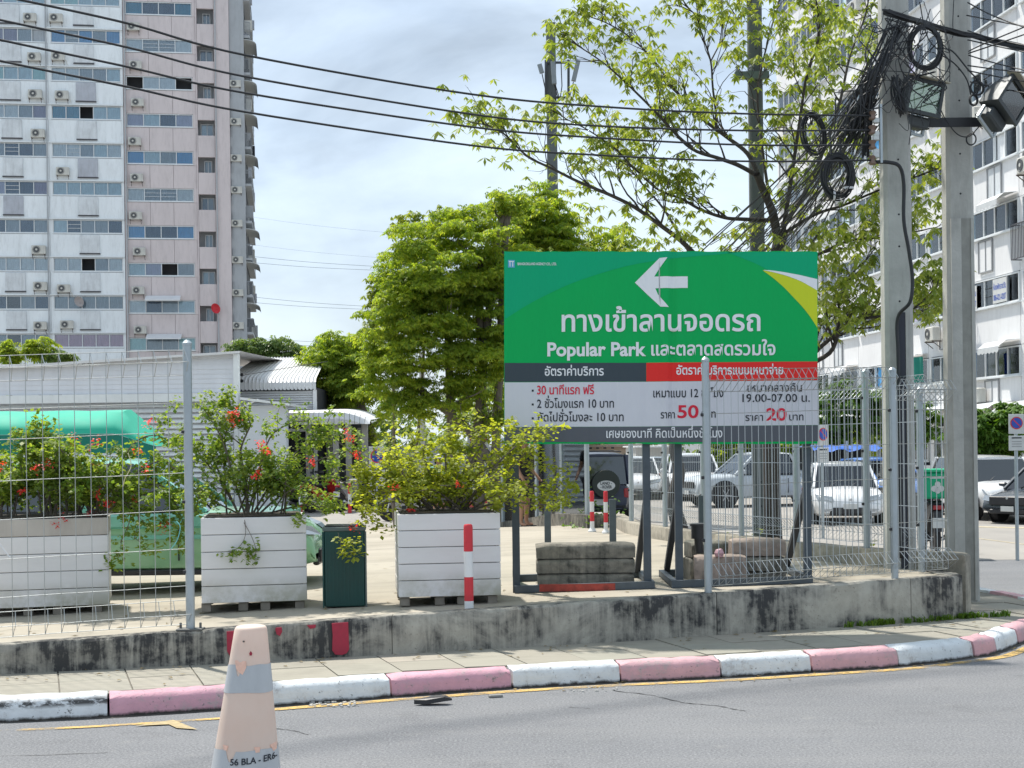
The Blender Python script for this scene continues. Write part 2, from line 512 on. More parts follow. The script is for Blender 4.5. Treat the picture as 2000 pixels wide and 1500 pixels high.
# smooth the plan line of the wall face
xs = [p.x for p in wb]; ys = [p.y for p in wb]
cf = np.polyfit(xs, ys, 2)
def wallY(X): return float(np.polyval(cf, X)) if X > -4.6 else float(np.polyval(cf, -4.6) + (X + 4.6) * (2 * cf[0] * -4.6 + cf[1]))
XT = wb[-1].x
RB = [G(1235, 1046, .62), G(1305, 1054, .62), G(1450, 1068, .62), G(1555, 1086, .66), G(1690, 1106, .66)]
WB2 = [Vector((1.75, 26.5, 0)), Vector((1.76, 24.9, 0)), Vector((1.86, 23.3, 0)), Vector((2.35, 21.3, 0)), Vector((2.85, 19.6, 0)), Vector((3.35, 18.0, 0)), Vector((3.95, 16.7, 0)), Vector((4.6, 16.0, 0)), Vector((XT - .05, 15.75, 0))]
WS2 = smooth_path(WB2, 5)
rows = 46; cols = 40
path = [Vector((XT - .05, wallY(XT) + .10, 0))] + [p.copy() for p in reversed(WS2)] + [Vector((1.78, 30, 0)), Vector((2.0, 36, 0))]
# arc-length sample of the right boundary
def resample(pts, n):
    L = [0]
    for a, b in zip(pts, pts[1:]): L.append(L[-1] + (b - a).length)
    out = []
    for i in range(n):
        t = L[-1] * i / (n - 1)
        k = max(j for j in range(len(L)) if L[j] <= t + 1e-9); k = min(k, len(pts) - 2)
        u = (t - L[k]) / max(1e-9, L[k + 1] - L[k])
        out.append(pts[k].lerp(pts[k + 1], u))
    return out
rp = resample(path, rows)
lot = MB(); vs = []
XL = -46.0
for j, rpt in enumerate(rp):
    for i in range(cols):
        s = (i / (cols - 1)); s = 1 - (1 - s) ** 1.6
        X = XL + (rpt.x - XL) * s
        if j == 0: Y = wallY(X) + .10
        else:
            y0 = wallY(X) + .10
            f = j / (rows - 1)
            Yf = y0 + (36 - y0) * f ** 1.25
            Y = Yf * (1 - s ** 6) + max(rpt.y, y0) * s ** 6
        vs.append((X, Y, gz(X, Y) + (0.0 if Y < 30 else 0.006)))
fs = [(j * cols + i, j * cols + i + 1, (j + 1) * cols + i + 1, (j + 1) * cols + i) for j in range(rows - 1) for i in range(cols - 1)]
lot.add(vs, fs)
m = NT('lot_concrete')
big = m.noise(0.5, 6, 0.62); fine = m.noise(60, 4, 0.7); st = m.noise(1.2, 7, 0.65, m.mapping((0.35, 1.6, 1))); sp = m.noise(3.2, 8, 0.7)
c = m.ramp(big, [(0.3, (0.34, 0.305, 0.245)), (0.7, (0.45, 0.41, 0.34))])
c = m.mix(m.step(st, 0.48, 0.66, 0, 0.5), c, (0.24, 0.22, 0.185))
c = m.mix(m.step(sp, 0.58, 0.70, 0, 0.6), c, (0.19, 0.18, 0.15)); c = m.mix(m.step(fine, 0.55, 0.7, 0, 0.35), c, (0.52, 0.48, 0.40))
m.base(c); m.set(rough=0.92, spec=0.2); m.bump(fine, 0.4, 0.01)
M_lot = m.m
structure('car_park_pavement', lot, M_lot)

# expansion joint cracks in the slab edge
# --- front retaining wall, cast in bays
wall = thing('retaining_wall', 'low stained concrete retaining wall along the sidewalk, streaked black', 'wall', (0, wallY(0), .15))
def zt(X):
    return zl(X) + .012
bays = [-14, -11.2, -8.4, -5.6, -1.08, 1.93, 4.0, XT]
for a, b in zip(bays, bays[1:]):
    mb = MB(); n = max(4, int((b - a) / .12)); ring = []
    for i in range(n + 1):
        X = a + .003 + (b - a - .006) * i / n; Y = wallY(X); z1 = zt(X)
        j = random.uniform(-.006, .006); k = random.uniform(-.005, .005)
        ring.append([(X, Y + j, -.05), (X, Y + j * .4, .30), (X, Y + .004 + j, z1 - .02 + k), (X, Y + .022, z1 + k), (X, Y + .20, z1), (X, Y + .20, -.05)])
    for r_ in ring: mb.v += r_
    for i in range(n):
        for q in range(5):
            mb.f.append((i * 6 + q, i * 6 + q + 1, (i + 1) * 6 + q + 1, (i + 1) * 6 + q))
    mb.f.append(tuple(range(6))); mb.f.append(tuple(n * 6 + q for q in range(5, -1, -1)))
    part('wall_bay', mb, M_wall, wall, smooth=40, world=True)
# end return of the wall at the tip
tip = MB()
pts = [Vector((XT - .004 + .004, wallY(XT), 0)), Vector((XT + .02, wallY(XT) + .25, 0)), Vector((XT - .02, 15.85, 0))]
tip.prism([(XT - .2, wallY(XT) + .202), (XT - .006, wallY(XT) + .004), (XT + .02, wallY(XT) + .3), (XT - .02, 15.86), (XT - .2, 15.86)], -.05, zt(XT) + .003, 'XY')
part('wall_end', tip, M_wall, wall, world=True)
# red paint patches on the wall face
def wall_px(px, py):
    # point on the wall face seen at this pixel
    Y = 13.0
    for _ in range(12):
        p = W(px, py, Y); Y = wallY(p.x)
    return W(px, py, Y)
M_redpaint = mat('crimson_wall_paint', (0.36, 0.02, 0.05), 0.6, var=0.15, scale=20)
def patch(poly):
    mb = MB(); vs = []
    for x, y in poly:
        p = wall_px(x, y); vs.append((p.x, p.y - .010, min(p.z, zt(p.x) - .024)))
    mb.add(vs, [tuple(range(len(vs)))])
    v2 = [(x, y + .02, z) for x, y, z in vs]; k = len(vs)
    mb.add(v2, []); mb.f += [(i, (i + 1) % k, (i + 1) % k + k, i + k) for i in range(k)]
    part('paint_patch', mb, M_redpaint, wall, world=True)
patch([(648, 1214), (680, 1212), (681, 1240), (682, 1268), (677, 1276), (668, 1279), (655, 1278), (649, 1270), (650, 1240)])
patch([(443, 1229), (464, 1228), (466, 1262), (462, 1284), (452, 1284), (444, 1272)])
patch([(539, 1223), (550, 1222), (551, 1234), (547, 1242), (541, 1239), (538, 1230)])
patch([(600, 1219), (617, 1217), (616, 1226), (606, 1228)])

# --- second low wall at the side-street edge
kw = thing('garden_wall', 'curved low concrete kerb wall between the car park slab and side street', 'wall', (2.8, 19.6, .3))
mb = MB(); n = len(WS2)
lft = offset_path(WS2, .0); rgt = offset_path(WS2, .24)
for i in range(n):
    z1 = max(gz(WS2[i].x, WS2[i].y) + .19, .3) + random.uniform(-.006, .006)
    a, b = lft[i], rgt[i]
    mb.v += [(a.x, a.y, -.02), (a.x, a.y, z1 - .02), (a.x + .015, a.y, z1), (b.x - .015, b.y, z1), (b.x, b.y, z1 - .02), (b.x, b.y, -.02)]
for i in range(n - 1):
    for q in range(5): mb.f.append((i * 6 + q, i * 6 + q + 1, (i + 1) * 6 + q + 1, (i + 1) * 6 + q))
mb.f.append(tuple(range(6))); mb.f.append(tuple((n - 1) * 6 + q for q in range(6)))
part('coping', mb, stained('pale_weathered_concrete', (0.42, 0.38, 0.31), (0.13, 0.12, 0.10), 0.6, (0.36, 0.33, 0.27)), kw, smooth=40, world=True)
# soil bed behind it
bed = MB()
WS3 = [p for p in WS2 if p.x < 3.75]; sb = offset_path(WS3, -0.02); ob = [p + Vector((1.15, .35, 0)) for p in sb]
n = len(WS3)
for i in range(n):
    z = .30 if WS3[i].y < 25 else .12
    bed.v += [(sb[i].x, sb[i].y, z), (ob[i].x, ob[i].y, z), (ob[i].x + .02, ob[i].y, .0)]
for i in range(n - 1):
    for q in range(2): bed.f.append((i * 3 + q, i * 3 + q + 1, (i + 1) * 3 + q + 1, (i + 1) * 3 + q))
structure('planting_bed', bed, mat('dry_soil', (0.22, 0.19, 0.14), 0.95, var=0.4, scale=6, bump=0.6))

# --- sidewalk slab and its tiles
inner = offset_path(KS, .19)
side = MB()
swp = [(p.x, p.y) for p in inner]
poly = swp + [(1.75, 28.5), (1.75, 26), (3.6, 19), (XT - .1, 16.2), (XT - .1, wallY(XT) + .15)] + [(x, wallY(x) + .15) for x in (4, 2, 0, -2, -4, -6, -9, -14)]
side.add([(x, y, .137) for x, y in poly], [tuple(range(len(poly)))])
side_o = structure('sidewalk', side, mat('mortar_joint', (0.20, 0.185, 0.155), 0.95, var=0.3, scale=10))
m = NT('sidewalk_tile')
oi = m.n('ShaderNodeObjectInfo').outputs['Random']
g = m.noise(2.0, 5, 0.6, m.mapping((1.2, 22, 1))); fine = m.noise(70, 4, .7); dirt = m.noise(1.4, 6, .65)
c = m.ramp(oi, [(0.0, (0.30, 0.28, 0.235)), (0.5, (0.36, 0.335, 0.28)), (0.8, (0.33, 0.32, 0.27)), (1.0, (0.40, 0.355, 0.30))])
c = m.mix(m.step(g, 0.42, 0.58, 0, 0.35), c, (0.25, 0.24, 0.20)); c = m.mix(m.step(dirt, 0.5, 0.72, 0, 0.5), c, (0.20, 0.19, 0.16))
c = m.mix(m.step(fine, 0.6, 0.75, 0, 0.5), c, (0.45, 0.42, 0.36))
m.base(c); m.set(rough=0.9, spec=0.25); m.bump(g, 0.35, 0.01)
M_tile = m.m
def clip_poly(poly, a, b):
    """keep what lies left of a->b"""
    out = []
    def sd(p): return (b.x - a.x) * (p[1] - a.y) - (b.y - a.y) * (p[0] - a.x)
    for i in range(len(poly)):
        p, q = poly[i], poly[(i + 1) % len(poly)]
        sp_, sq = sd(p), sd(q)
        if sp_ >= 0: out.append(p)
        if sp_ * sq < 0:
            t = sp_ / (sp_ - sq); out.append((p[0] + (q[0] - p[0]) * t, p[1] + (q[1] - p[1]) * t))
    return out
ang = math.atan2(wallY(3) - wallY(-4), 7.0)
ux, uy = Vector((math.cos(ang), math.sin(ang), 0)), Vector((-math.sin(ang), math.cos(ang), 0))
org = Vector((-4.32, wallY(-4.32), 0)); TW, TD = .535, .62
ntile = 0
def inside(pt, poly):
    x, y = pt; c_ = False
    for i in range(len(poly)):
        x1, y1 = poly[i]; x2, y2 = poly[i - 1]
        if (y1 > y) != (y2 > y) and x < (x2 - x1) * (y - y1) / (y2 - y1) + x1: c_ = not c_
    return c_
segs = [(inner[i], inner[i + 1]) for i in range(0, len(inner) - 1)]
for r_ in range(-4, 9):
    for k in range(-8, 24):
        o = org + ux * (k * TW) + uy * (r_ * TD - .0)
        tw, td = TW - .012, TD - .012
        j = random.uniform(-.004, .004)
        q = [(o.x, o.y), ((o + ux * tw).x, (o + ux * tw).y), ((o + ux * tw + uy * td).x, (o + ux * tw + uy * td).y), ((o + uy * td).x, (o + uy * td).y)]
        cx, cy = (q[0][0] + q[2][0]) / 2, (q[0][1] + q[2][1]) / 2
        if cy > 17.6 or not (inside((cx, cy), poly) or any(inside(p, poly) for p in q)): continue
        for a, b in segs:
            if (a - Vector((cx, cy, 0))).length < 1.6:
                q = clip_poly(q, a, b)
                if len(q) < 3: break
        if len(q) < 3: continue
        t = MB(); n = len(q); z = .15 + j
        t.v = [(x, y, z - .04) for x, y in q] + [(x, y, z) for x, y in q]
        t.f = [tuple(range(n, 2 * n))] + [(i, (i + 1) % n, (i + 1) % n + n, i + n) for i in range(n)]
        part('paving_tile', t, M_tile, side_o); ntile += 1

# --- kerb stones
def kerbmat(name, col, chip, seed):
    m = NT(name)
    n1 = m.noise(3.2 + seed, 8, 0.68); n2 = m.noise(26, 6, 0.7); n3 = m.noise(9, 6, .7, None, .6)
    sz = m.n('ShaderNodeSeparateXYZ'); m.l(m.tc.outputs['Object'], sz.inputs[0])
    c = m.mix(m.step(n1, 0.38, 0.66, 0, 0.5), col, sc(col, 0.60))
    c = m.mix(m.step(n2, 0.61, 0.66, 0, 0.9), c, (0.12, 0.12, 0.115))
    wear = m.math('MULTIPLY', m.step(n1, 0.50, 0.60), m.step(n2, 0.46, 0.56))
    c = m.mix(m.math('MULTIPLY', wear, 0.55), c, (0.42, 0.39, 0.37))
    c = m.mix(m.step(n3, 0.70, 0.74, 0, chip), c, (0.13, 0.125, 0.115))
    if seed == 2.0:
        zb_ = m.math('MULTIPLY', m.step(sz.outputs['Z'], .085, .115), m.step(sz.outputs['Z'], .165, .135))
        c = m.mix(m.math('MULTIPLY', zb_, m.step(m.noise(7, 7, .75, m.mapping((1, 1, 2.5))), .44, .52)), c, (0.07, 0.07, 0.07))
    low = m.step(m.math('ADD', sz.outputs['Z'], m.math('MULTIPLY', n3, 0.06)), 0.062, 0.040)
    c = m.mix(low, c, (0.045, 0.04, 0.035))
    m.base(c); m.set(rough=0.65, spec=0.35); m.bump(m.math('ADD', n2, n3), 0.6, 0.008)
    return m.m
K_white = kerbmat('white_kerb_paint', (0.74, 0.77, 0.78), 0.5, 0)
K_white2 = kerbmat('scuffed_white_kerb_paint', (0.74, 0.77, 0.79), 1.0, 2.0)
m_ = K_white2.node_tree
K_pink = kerbmat('faded_pink_kerb_paint', (0.66, 0.36, 0.43), 0.6, .5)
K_pink2 = kerbmat('faded_rose_kerb_paint', (0.66, 0.39, 0.42), 0.5, 1.2)
kerb = bpy.data.objects.new('kerb', None); link(kerb); kerb['kind'] = 'structure'
PROF = [(0, -.05), (0.0, .09), (.012, .13), (.035, .158), (.075, .170), (.13, .172), (.19, .166), (.20, -.05)]
def pos_at(path, s):
    acc = 0
    for a, b in zip(path, path[1:]):
        L = (b - a).length
        if acc + L >= s: return a.lerp(b, (s - acc) / L)
        acc += L
    return path[-1].copy()
def s_of(path, p):
    best, bs, acc = 1e9, 0, 0
    for a, b in zip(path, path[1:]):
        L = (b - a).length; t = max(0, min(1, (p - a).dot(b - a) / (L * L + 1e-12)))
        d = (a.lerp(b, t) - p).length
        if d < best: best, bs = d, acc + t * L
        acc += L
    return bs
bpx = [(-480, 1424), (-250, 1419), (-18, 1412), (212, 1401), (490, 1383), (765, 1362), (1002, 1345), (1213, 1333), (1410, 1324), (1587, 1313), (1757, 1302), (1905, 1284), (1950, 1275), (1988, 1258)]
S = [s_of(KS, G(x, y)) for x, y in bpx]
mats_k = [K_white, K_pink, K_white2, K_pink, K_white, K_pink, K_white, K_pink2, K_white, K_pink2, K_white, K_pink2, K_white]
tot = sum((b - a).length for a, b in zip(KS, KS[1:]))
s_ = S[-1]; i = 0
while s_ + .7 < tot:
    s_ += .75; S.append(s_); mats_k.append(K_pink2 if i % 2 == 0 else K_white); i += 1
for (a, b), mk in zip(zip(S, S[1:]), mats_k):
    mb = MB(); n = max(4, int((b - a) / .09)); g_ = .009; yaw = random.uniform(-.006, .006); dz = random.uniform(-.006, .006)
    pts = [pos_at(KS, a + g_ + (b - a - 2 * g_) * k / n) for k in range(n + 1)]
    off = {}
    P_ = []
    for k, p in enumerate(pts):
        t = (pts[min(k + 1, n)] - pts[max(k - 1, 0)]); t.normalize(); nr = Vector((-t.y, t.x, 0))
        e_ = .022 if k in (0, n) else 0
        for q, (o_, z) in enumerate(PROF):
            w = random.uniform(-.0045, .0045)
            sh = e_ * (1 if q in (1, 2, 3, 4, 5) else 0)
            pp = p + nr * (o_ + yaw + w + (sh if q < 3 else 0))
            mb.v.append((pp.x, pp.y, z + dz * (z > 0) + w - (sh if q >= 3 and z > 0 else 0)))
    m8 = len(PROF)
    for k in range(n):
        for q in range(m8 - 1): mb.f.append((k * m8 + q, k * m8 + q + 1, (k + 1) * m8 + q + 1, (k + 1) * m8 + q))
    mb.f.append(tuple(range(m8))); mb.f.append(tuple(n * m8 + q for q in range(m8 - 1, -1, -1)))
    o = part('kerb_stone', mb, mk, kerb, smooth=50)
# dark dirt line in the gutter
gut = MB(); o1 = offset_path(KS, .03); o2 = [p for p in offset_path(KS, -.035)]
for k in range(len(KS)):
    w = random.uniform(.0, .045)
    a, b = o1[k], KS[k].lerp(o2[k], 1 + w * 10)
    gut.v += [(a.x, a.y, .0025), (b.x, b.y, .0025)]
for k in range(len(KS) - 1): gut.f.append((2 * k, 2 * k + 1, 2 * k + 3, 2 * k + 2))
structure('gutter_dirt', gut, mat('gutter_grit', (0.075, 0.07, 0.06), 0.95, var=0.5, scale=14))

# --- yellow edge line (worn)
m = NT('worn_yellow_paint')
n1 = m.noise(4, 8, 0.75); n2 = m.noise(50, 4, .7); nb = m.noise(.9, 4, .6)
tr = m.n('ShaderNodeBsdfTransparent'); mx = m.n('ShaderNodeMixShader')
m.base(m.mix(m.step(n2, .4, .7, 0, .5), (0.62, 0.40, 0.11), (0.44, 0.35, 0.19))); m.set(rough=0.8)
al = m.math('MULTIPLY', m.step(m.math('ADD', n1, m.math('MULTIPLY', nb, .6)),   .66, .86), m.step(n2, .68, .5, .25, 1))
m.l(al, mx.inputs[0]); m.l(tr.outputs[0], mx.inputs[1]); m.l(m.bsdf.outputs[0], mx.inputs[2]); m.l(mx.outputs[0], m.out.inputs['Surface'])
def stripe(s0, s1, oa, ob, name='edge_line', mt=None):
    mb = MB(); n = max(2, int((s1 - s0) / .12)); pts = [pos_at(KS, s0 + (s1 - s0) * k / n) for k in range(n + 1)]
    A, B = offset_path(pts, -oa), offset_path(pts, -ob)
    for k in range(n + 1):
        w = random.uniform(-.006, .006)
        mb.v += [(A[k].x, A[k].y + w, .006), (B[k].x, B[k].y + w, .006)]
    for k in range(n): mb.f.append((2 * k, 2 * k + 1, 2 * k + 3, 2 * k + 2))
    return structure(name, mb, mt or m.m)
M_yel = m.m
stripe(S[3] + .9, tot, .10, .205)
stripe(S[2] - .2, S[3] + .8, .33, .40)
ar = MB(); q = [G(x, y) for x, y in ((262, 1420), (338, 1408), (386, 1427), (345, 1424), (330, 1417))]
ar.add([(p.x, p.y, .009) for p in q], [(0, 1, 4), (1, 2, 3, 4)]); structure('road_marking', ar, mat('faded_yellow_paint', (0.42, 0.33, 0.18), .85, var=.3, scale=18))
# --- crack lines in the road
def crack(pts, w=.008):
    mb = MB(); P_ = []
    for (a, b) in zip(pts, pts[1:]):
        for k in range(8):
            P_.append(G(a[0] + (b[0] - a[0]) * k / 8 + random.uniform(-2, 2), a[1] + (b[1] - a[1]) * k / 8 + random.uniform(-.6, .6)))
    for p in P_:
        ww = w * random.uniform(.3, 1.2); mb.v += [(p.x, p.y - ww, .0035), (p.x, p.y + ww, .0035)]
    mb.f = [(2 * k, 2 * k + 1, 2 * k + 3, 2 * k + 2) for k in range(len(P_) - 1)]
    structure('road_crack', mb, mat('crack_shadow', (0.03, 0.03, 0.03), 1, var=.2))
crack([(1196, 1349), (1270, 1358), (1340, 1374), (1400, 1379), (1462, 1391)], .012)
crack([(540, 1424), (575, 1428), (608, 1437)], .008)
crack([(1110, 1381), (1160, 1386)], .005)
crack([(0, 1478), (240, 1470)], .004)
# mortar spill in the gutter
sp = MB()
for _ in range(70):
    p = G(random.uniform(605, 700), random.uniform(1372, 1382)); s1 = random.uniform(.006, .018)
    sp.box((p.x, p.y, s1 * .4), (s1 * 1.5, s1, s1), (0, 0, random.uniform(0, 3)))
for _ in range(40):
    p = G(random.uniform(1110, 1210), random.uniform(1341, 1352)); s1 = random.uniform(.005, .013)
    sp.box((p.x, p.y, s1 * .4), (s1 * 1.5, s1, s1), (0, 0, random.uniform(0, 3)))
tag(part('gravel', sp, mat('pale_grit', (0.5, 0.49, 0.46), .9)), 'scattered pale mortar crumbs in the gutter beside the kerb', 'gravel', kind='stuff')
p = G(845, 1376)
mb = MB().prism([(-.14, -.035), (-.05, -.055), (.09, -.045), (.15, .0), (.10, .04), (.02, .055), (-.07, .03)], 0, .014, 'XY')
mb.v = [(x, y, z + (.03 if abs(y) > .03 and z > 0 else .01) + (.02 if x > 0 else 0)) for x, y, z in mb.v]
o = part('rubber_scrap', mb, M_black); o.location = (p.x, p.y, .0); tag(o, 'black scrap of rubber lying on the road by the yellow line', 'scrap')
p = G(968, 1362)
mb = MB().rbox((0, 0, .012), (.11, .05, .022), .006)
o = part('litter_scrap', mb, mat('dirty_grey_scrap', (0.25, .25, .24), .8)); o.location = (p.x, p.y, .0); o.rotation_euler = (0, 0, .3); tag(o, 'small flat grey scrap of litter on the yellow edge line', 'litter')

# --- grass and weeds
def blades(name, pts, h, mt, label, n=9, spread=.08):
    mb = MB()
    for p in pts:
        for _ in range(n):
            a = random.uniform(0, 6.28); r_ = random.uniform(0, spread); b = random.uniform(0, 6.28); hh = h * random.uniform(.4, 1.1)
            x, y = p.x + r_ * math.cos(a), p.y + r_ * math.sin(a); w = .006 + hh * .03; l = hh * random.uniform(.3, .9)
            dx, dy = math.cos(b), math.sin(b)
            A = Vector((x - dy * w, y + dx * w, p.z)); B = Vector((x + dy * w, y - dx * w, p.z))
            C_ = Vector((x + dx * l * .4, y + dy * l * .4, p.z + hh * .7)); D = Vector((x + dx * l, y + dy * l, p.z + hh * .9))
            o_ = len(mb.v)
            mb.v += [tuple(A), tuple(B), tuple(C_ + Vector((dy * w, -dx * w, 0))), tuple(C_ - Vector((dy * w, -dx * w, 0))), tuple(D)]
            mb.f += [(o_, o_ + 1, o_ + 2, o_ + 3), (o_ + 3, o_ + 2, o_ + 4)]
    me = bpy.data.meshes.new(name); me.from_pydata(mb.v, [], mb.f); me.materials.append(mt)
    o = bpy.data.objects.new(name, me); link(o); return tag(o, label, 'grass', kind='stuff')
pts = [Vector((x := wb[-3].x + .9 + random.random() * 1.9, wallY(x) - .03 - random.random() * .05, .15)) for _ in range(60)]
pts += [Vector((XT - .02 + random.uniform(-.25, .12), wallY(XT) - .02 + random.uniform(-.05, .12), .15)) for _ in range(45)]
blades('grass', pts, .07, M_grass, 'thin green weeds growing at the foot of the stained wall', 7, .05)
pts = []
for i in range(2, len(WS3) - 1):
    for _ in range(26):
        q = sb[i].lerp(sb[i + 1 if i + 1 < len(sb) else i], random.random()) + Vector((random.uniform(.02, .9), random.uniform(-.1, .3), 0)); q.z = .30 if q.y < 25 else .12
        pts.append(q)
blades('grass', pts, .20, M_grass, 'tufty green grass in the bed behind the curved kerb wall', 7, .12)

# fallen leaves and grit lying about
lv = MB(); rl0 = random.Random(17)
def litter_leaf(x, y, z):
    a = rl0.uniform(0, 6.28); l = rl0.uniform(.018, .045); w = l * .35; c_, s_ = math.cos(a), math.sin(a); h = rl0.uniform(.002, .012)
    o_ = len(lv.v); lv.v += [(x - c_ * l, y - s_ * l, z + .003), (x + s_ * w, y - c_ * w, z + h), (x + c_ * l, y + s_ * l, z + .004), (x - s_ * w, y + c_ * w, z + h)]; lv.f.append((o_, o_ + 1, o_ + 2, o_ + 3))
for _ in range(110):
    X = rl0.uniform(-4.8, 5.0); litter_leaf(X, wallY(X) - abs(rl0.gauss(0, .35)) - .03, .156)
for _ in range(150):
    X = rl0.uniform(-5, 4.2); Y = wallY(X) + .3 + abs(rl0.gauss(0, 2.0)); litter_leaf(X, Y, gz(X, Y) + .002)
for _ in range(70):
    p = pos_at(KS, rl0.uniform(6, tot - 6)); litter_leaf(p.x + .02, p.y - abs(rl0.gauss(0, .12)) - .03, .003)
tag(part('fallen_leaves', lv, mat('dry_leaf', (.23, .17, .07), .85, var=.5, scale=30)), 'scattered small dry leaves on the sidewalk, car park slab and gutter', 'leaves', kind='stuff')
# ================================================================== BUILDINGS
M_bwhite = mat('white_facade_panel', (0.84, 0.88, 0.90), 0.75, var=0.06, scale=.6, grime=0.2, stretch=(1, 1, .4))
M_bpink = mat('pink_facade_panel', (0.67, 0.595, 0.59), 0.8, var=0.08, scale=.6, grime=0.2, stretch=(1, 1, .4))
M_bgrey = mat('grey_facade', (0.42, 0.44, 0.46), 0.85, var=0.12, scale=.6, grime=0.2)
M_alu = mat('aluminium_frame', (0.76, 0.79, 0.80), 0.45, 0.1, var=0.06, scale=6)
M_acbody = mat('ac_casing', (0.62, 0.61, 0.56), 0.55, var=0.1, scale=3, grime=0.25)
M_hatch = mat('grey_hatch_panel', (0.70, 0.73, 0.75), 0.8, var=0.12, scale=1.5, grime=0.3)
M_hatchd = mat('dark_hatch_panel', (0.48, 0.50, 0.55), 0.8, var=0.15, scale=1.5, grime=0.3)
CURT = {k: mat('curtain_' + k, c, 0.9, var=0.12, scale=3) for k, c in dict(
    white=(0.90, 0.92, 0.93), blue=(0.12, 0.42, 0.78), pale=(0.68, 0.84, 0.90), mauve=(0.36, 0.30, 0.44), pink=(0.80, 0.46, 0.58),
    teal=(0.04, 0.28, 0.42), aqua=(0.55, 0.88, 0.84), grey=(0.44, 0.48, 0.52), navy=(0.05, 0.10, 0.17), lilac=(0.55, 0.52, 0.68)).items()}
_wm = {}
def win_meshes(w, h, n):
    k = (round(w, 3), round(h, 3), n)
    if k in _wm: return _wm[k]
    fr = MB(); f = .055
    fr.bbox(0, w, -.06, .06, 0, f); fr.bbox(0, w, -.06, .06, h - f, h); fr.bbox(0, f, -.058, .058, f, h - f); fr.bbox(w - f, w, -.058, .058, f, h - f)
    pw = (w - 2 * f) / n
    for i in range(1, n): fr.bbox(f + pw * i - .025, f + pw * i + .025, -.052, .052, f, h - f)
    fr.bbox(-.04, w + .04, -.14, .0, -.06, -.003)
    P_ = MB().bbox(.027, pw - .027, .0, .012, f + .003, h - f - .003)
    P2 = MB(); P2.bbox(.027, pw - .027, .012, .02, f + .003, h - f - .003)
    bars = MB()
    for q in (.36, .68): bars.bbox(.03, pw - .03, -.012, -.002, f + (h - 2 * f) * q - .012, f + (h - 2 * f) * q + .012)
    cu = MB(); N = 14
    for i in range(N + 1):
        x = .0 + (pw) * i / N; y = .10 + .035 * math.sin(i * 2.2)
        cu.v += [(x, y, .02), (x, y, h - .02)]
    cu.f = [(2 * i, 2 * i + 2, 2 * i + 3, 2 * i + 1) for i in range(N)]
    r = (fr.mesh('window'), P_.mesh('pane'), cu.mesh('curtain', True), bars.mesh('security_bar'), pw, f)
    _wm[k] = r; return r
def window(parent, x, y, z, w, h, n, cols, name='window', opened=(), bars=()):
    """one window: frame > panes, curtains; cols gives each pane's curtain or None"""
    fr, P_, cu, ba, pw, f = win_meshes(w, h, n)
    o = inst(name, fr, M_alu, parent, (x, y, z))
    for i in range(n):
        c = cols[i % len(cols)] if cols else None
        if i not in opened: inst('pane', P_, GL_win, o, (f + pw * i, 0.01 * (i % 2), 0))
        if c: inst('curtain', cu, CURT[c], o, (f + pw * i, 0, 0))
        if i in bars: inst('security_bar', ba, M_alu, o, (f + pw * i, 0, 0))
    return o
_ac = {}
def ac_unit(parent, x, y, z, s=1.0, body=None, rz=0.0):
    """outdoor unit hung on brackets; front faces local -Y"""
    if 'b' not in _ac:
        _ac['b'] = MB().rbox((0, 0, .30), (.92, .34, .60), .03).mesh('air_conditioner', 40)
        f = MB(); f.lathe([(.235, -.20), (.25, -.175), (.22, -.165)], (-.13, 0, .31), 18, 'Y', cap=False)
        f.lathe([(.20, -.180), (.20, -.176)], (-.13, 0, .31), 18, 'Y')
        _ac['f'] = f.mesh('fan')
        g = MB().lathe([(.07, -.197), (.07, -.182)], (-.13, 0, .31), 12, 'Y'); _ac['h'] = g.mesh('fan_hub')
        b = MB()
        for q in (-.4, .4): b.bbox(q - .02, q + .02, -.2, .22, -.05, -.0); b.bar((q, .18, -.3), (q, -.16, -.04), .03)
        _ac['k'] = b.mesh('bracket')
        p_ = MB().tube([(.46, 0, .1), (.56, .05, .0), (.60, .15, -.25), (.75, .17, -.3)], .02, 5); _ac['p'] = p_.mesh('pipe')
    o = inst('air_conditioner', _ac['b'], body or M_acbody, parent, (x, y, z), rz, (s,) * 3)
    inst('fan', _ac['f'], mat('fan_grille', (0.09, 0.095, 0.10), .6), o); inst('fan_hub', _ac['h'], M_acbody, o)
    inst('bracket', _ac['k'], mat('rusty_bracket', (0.12, 0.10, 0.09), .8), o)
    if random.random() < .5: inst('pipe', _ac['p'], M_acbody, o)
    return o

# ------------------------------------------------ tall apartment tower on the left
D0 = 111.0; TA = R(8.6)
O = W(250, 600, D0)
tower = thing('apartment_tower', 'tall apartment tower with white and pink facade panels and rows of windows', 'building', (O.x, O.y, 0.0), TA)
K = D0 / FOC / math.cos(TA) * 1.004
def tx(px): return (px - 250) * K
def tz(py, base=250): return W(base, py, D0).z
Z0 = tz(727)
def facade_box(name, x0, x1, y0, y1, z0, z1, mt):
    return part(name, MB().bbox(x0, x1, y0, y1, z0, z1), mt, tower)
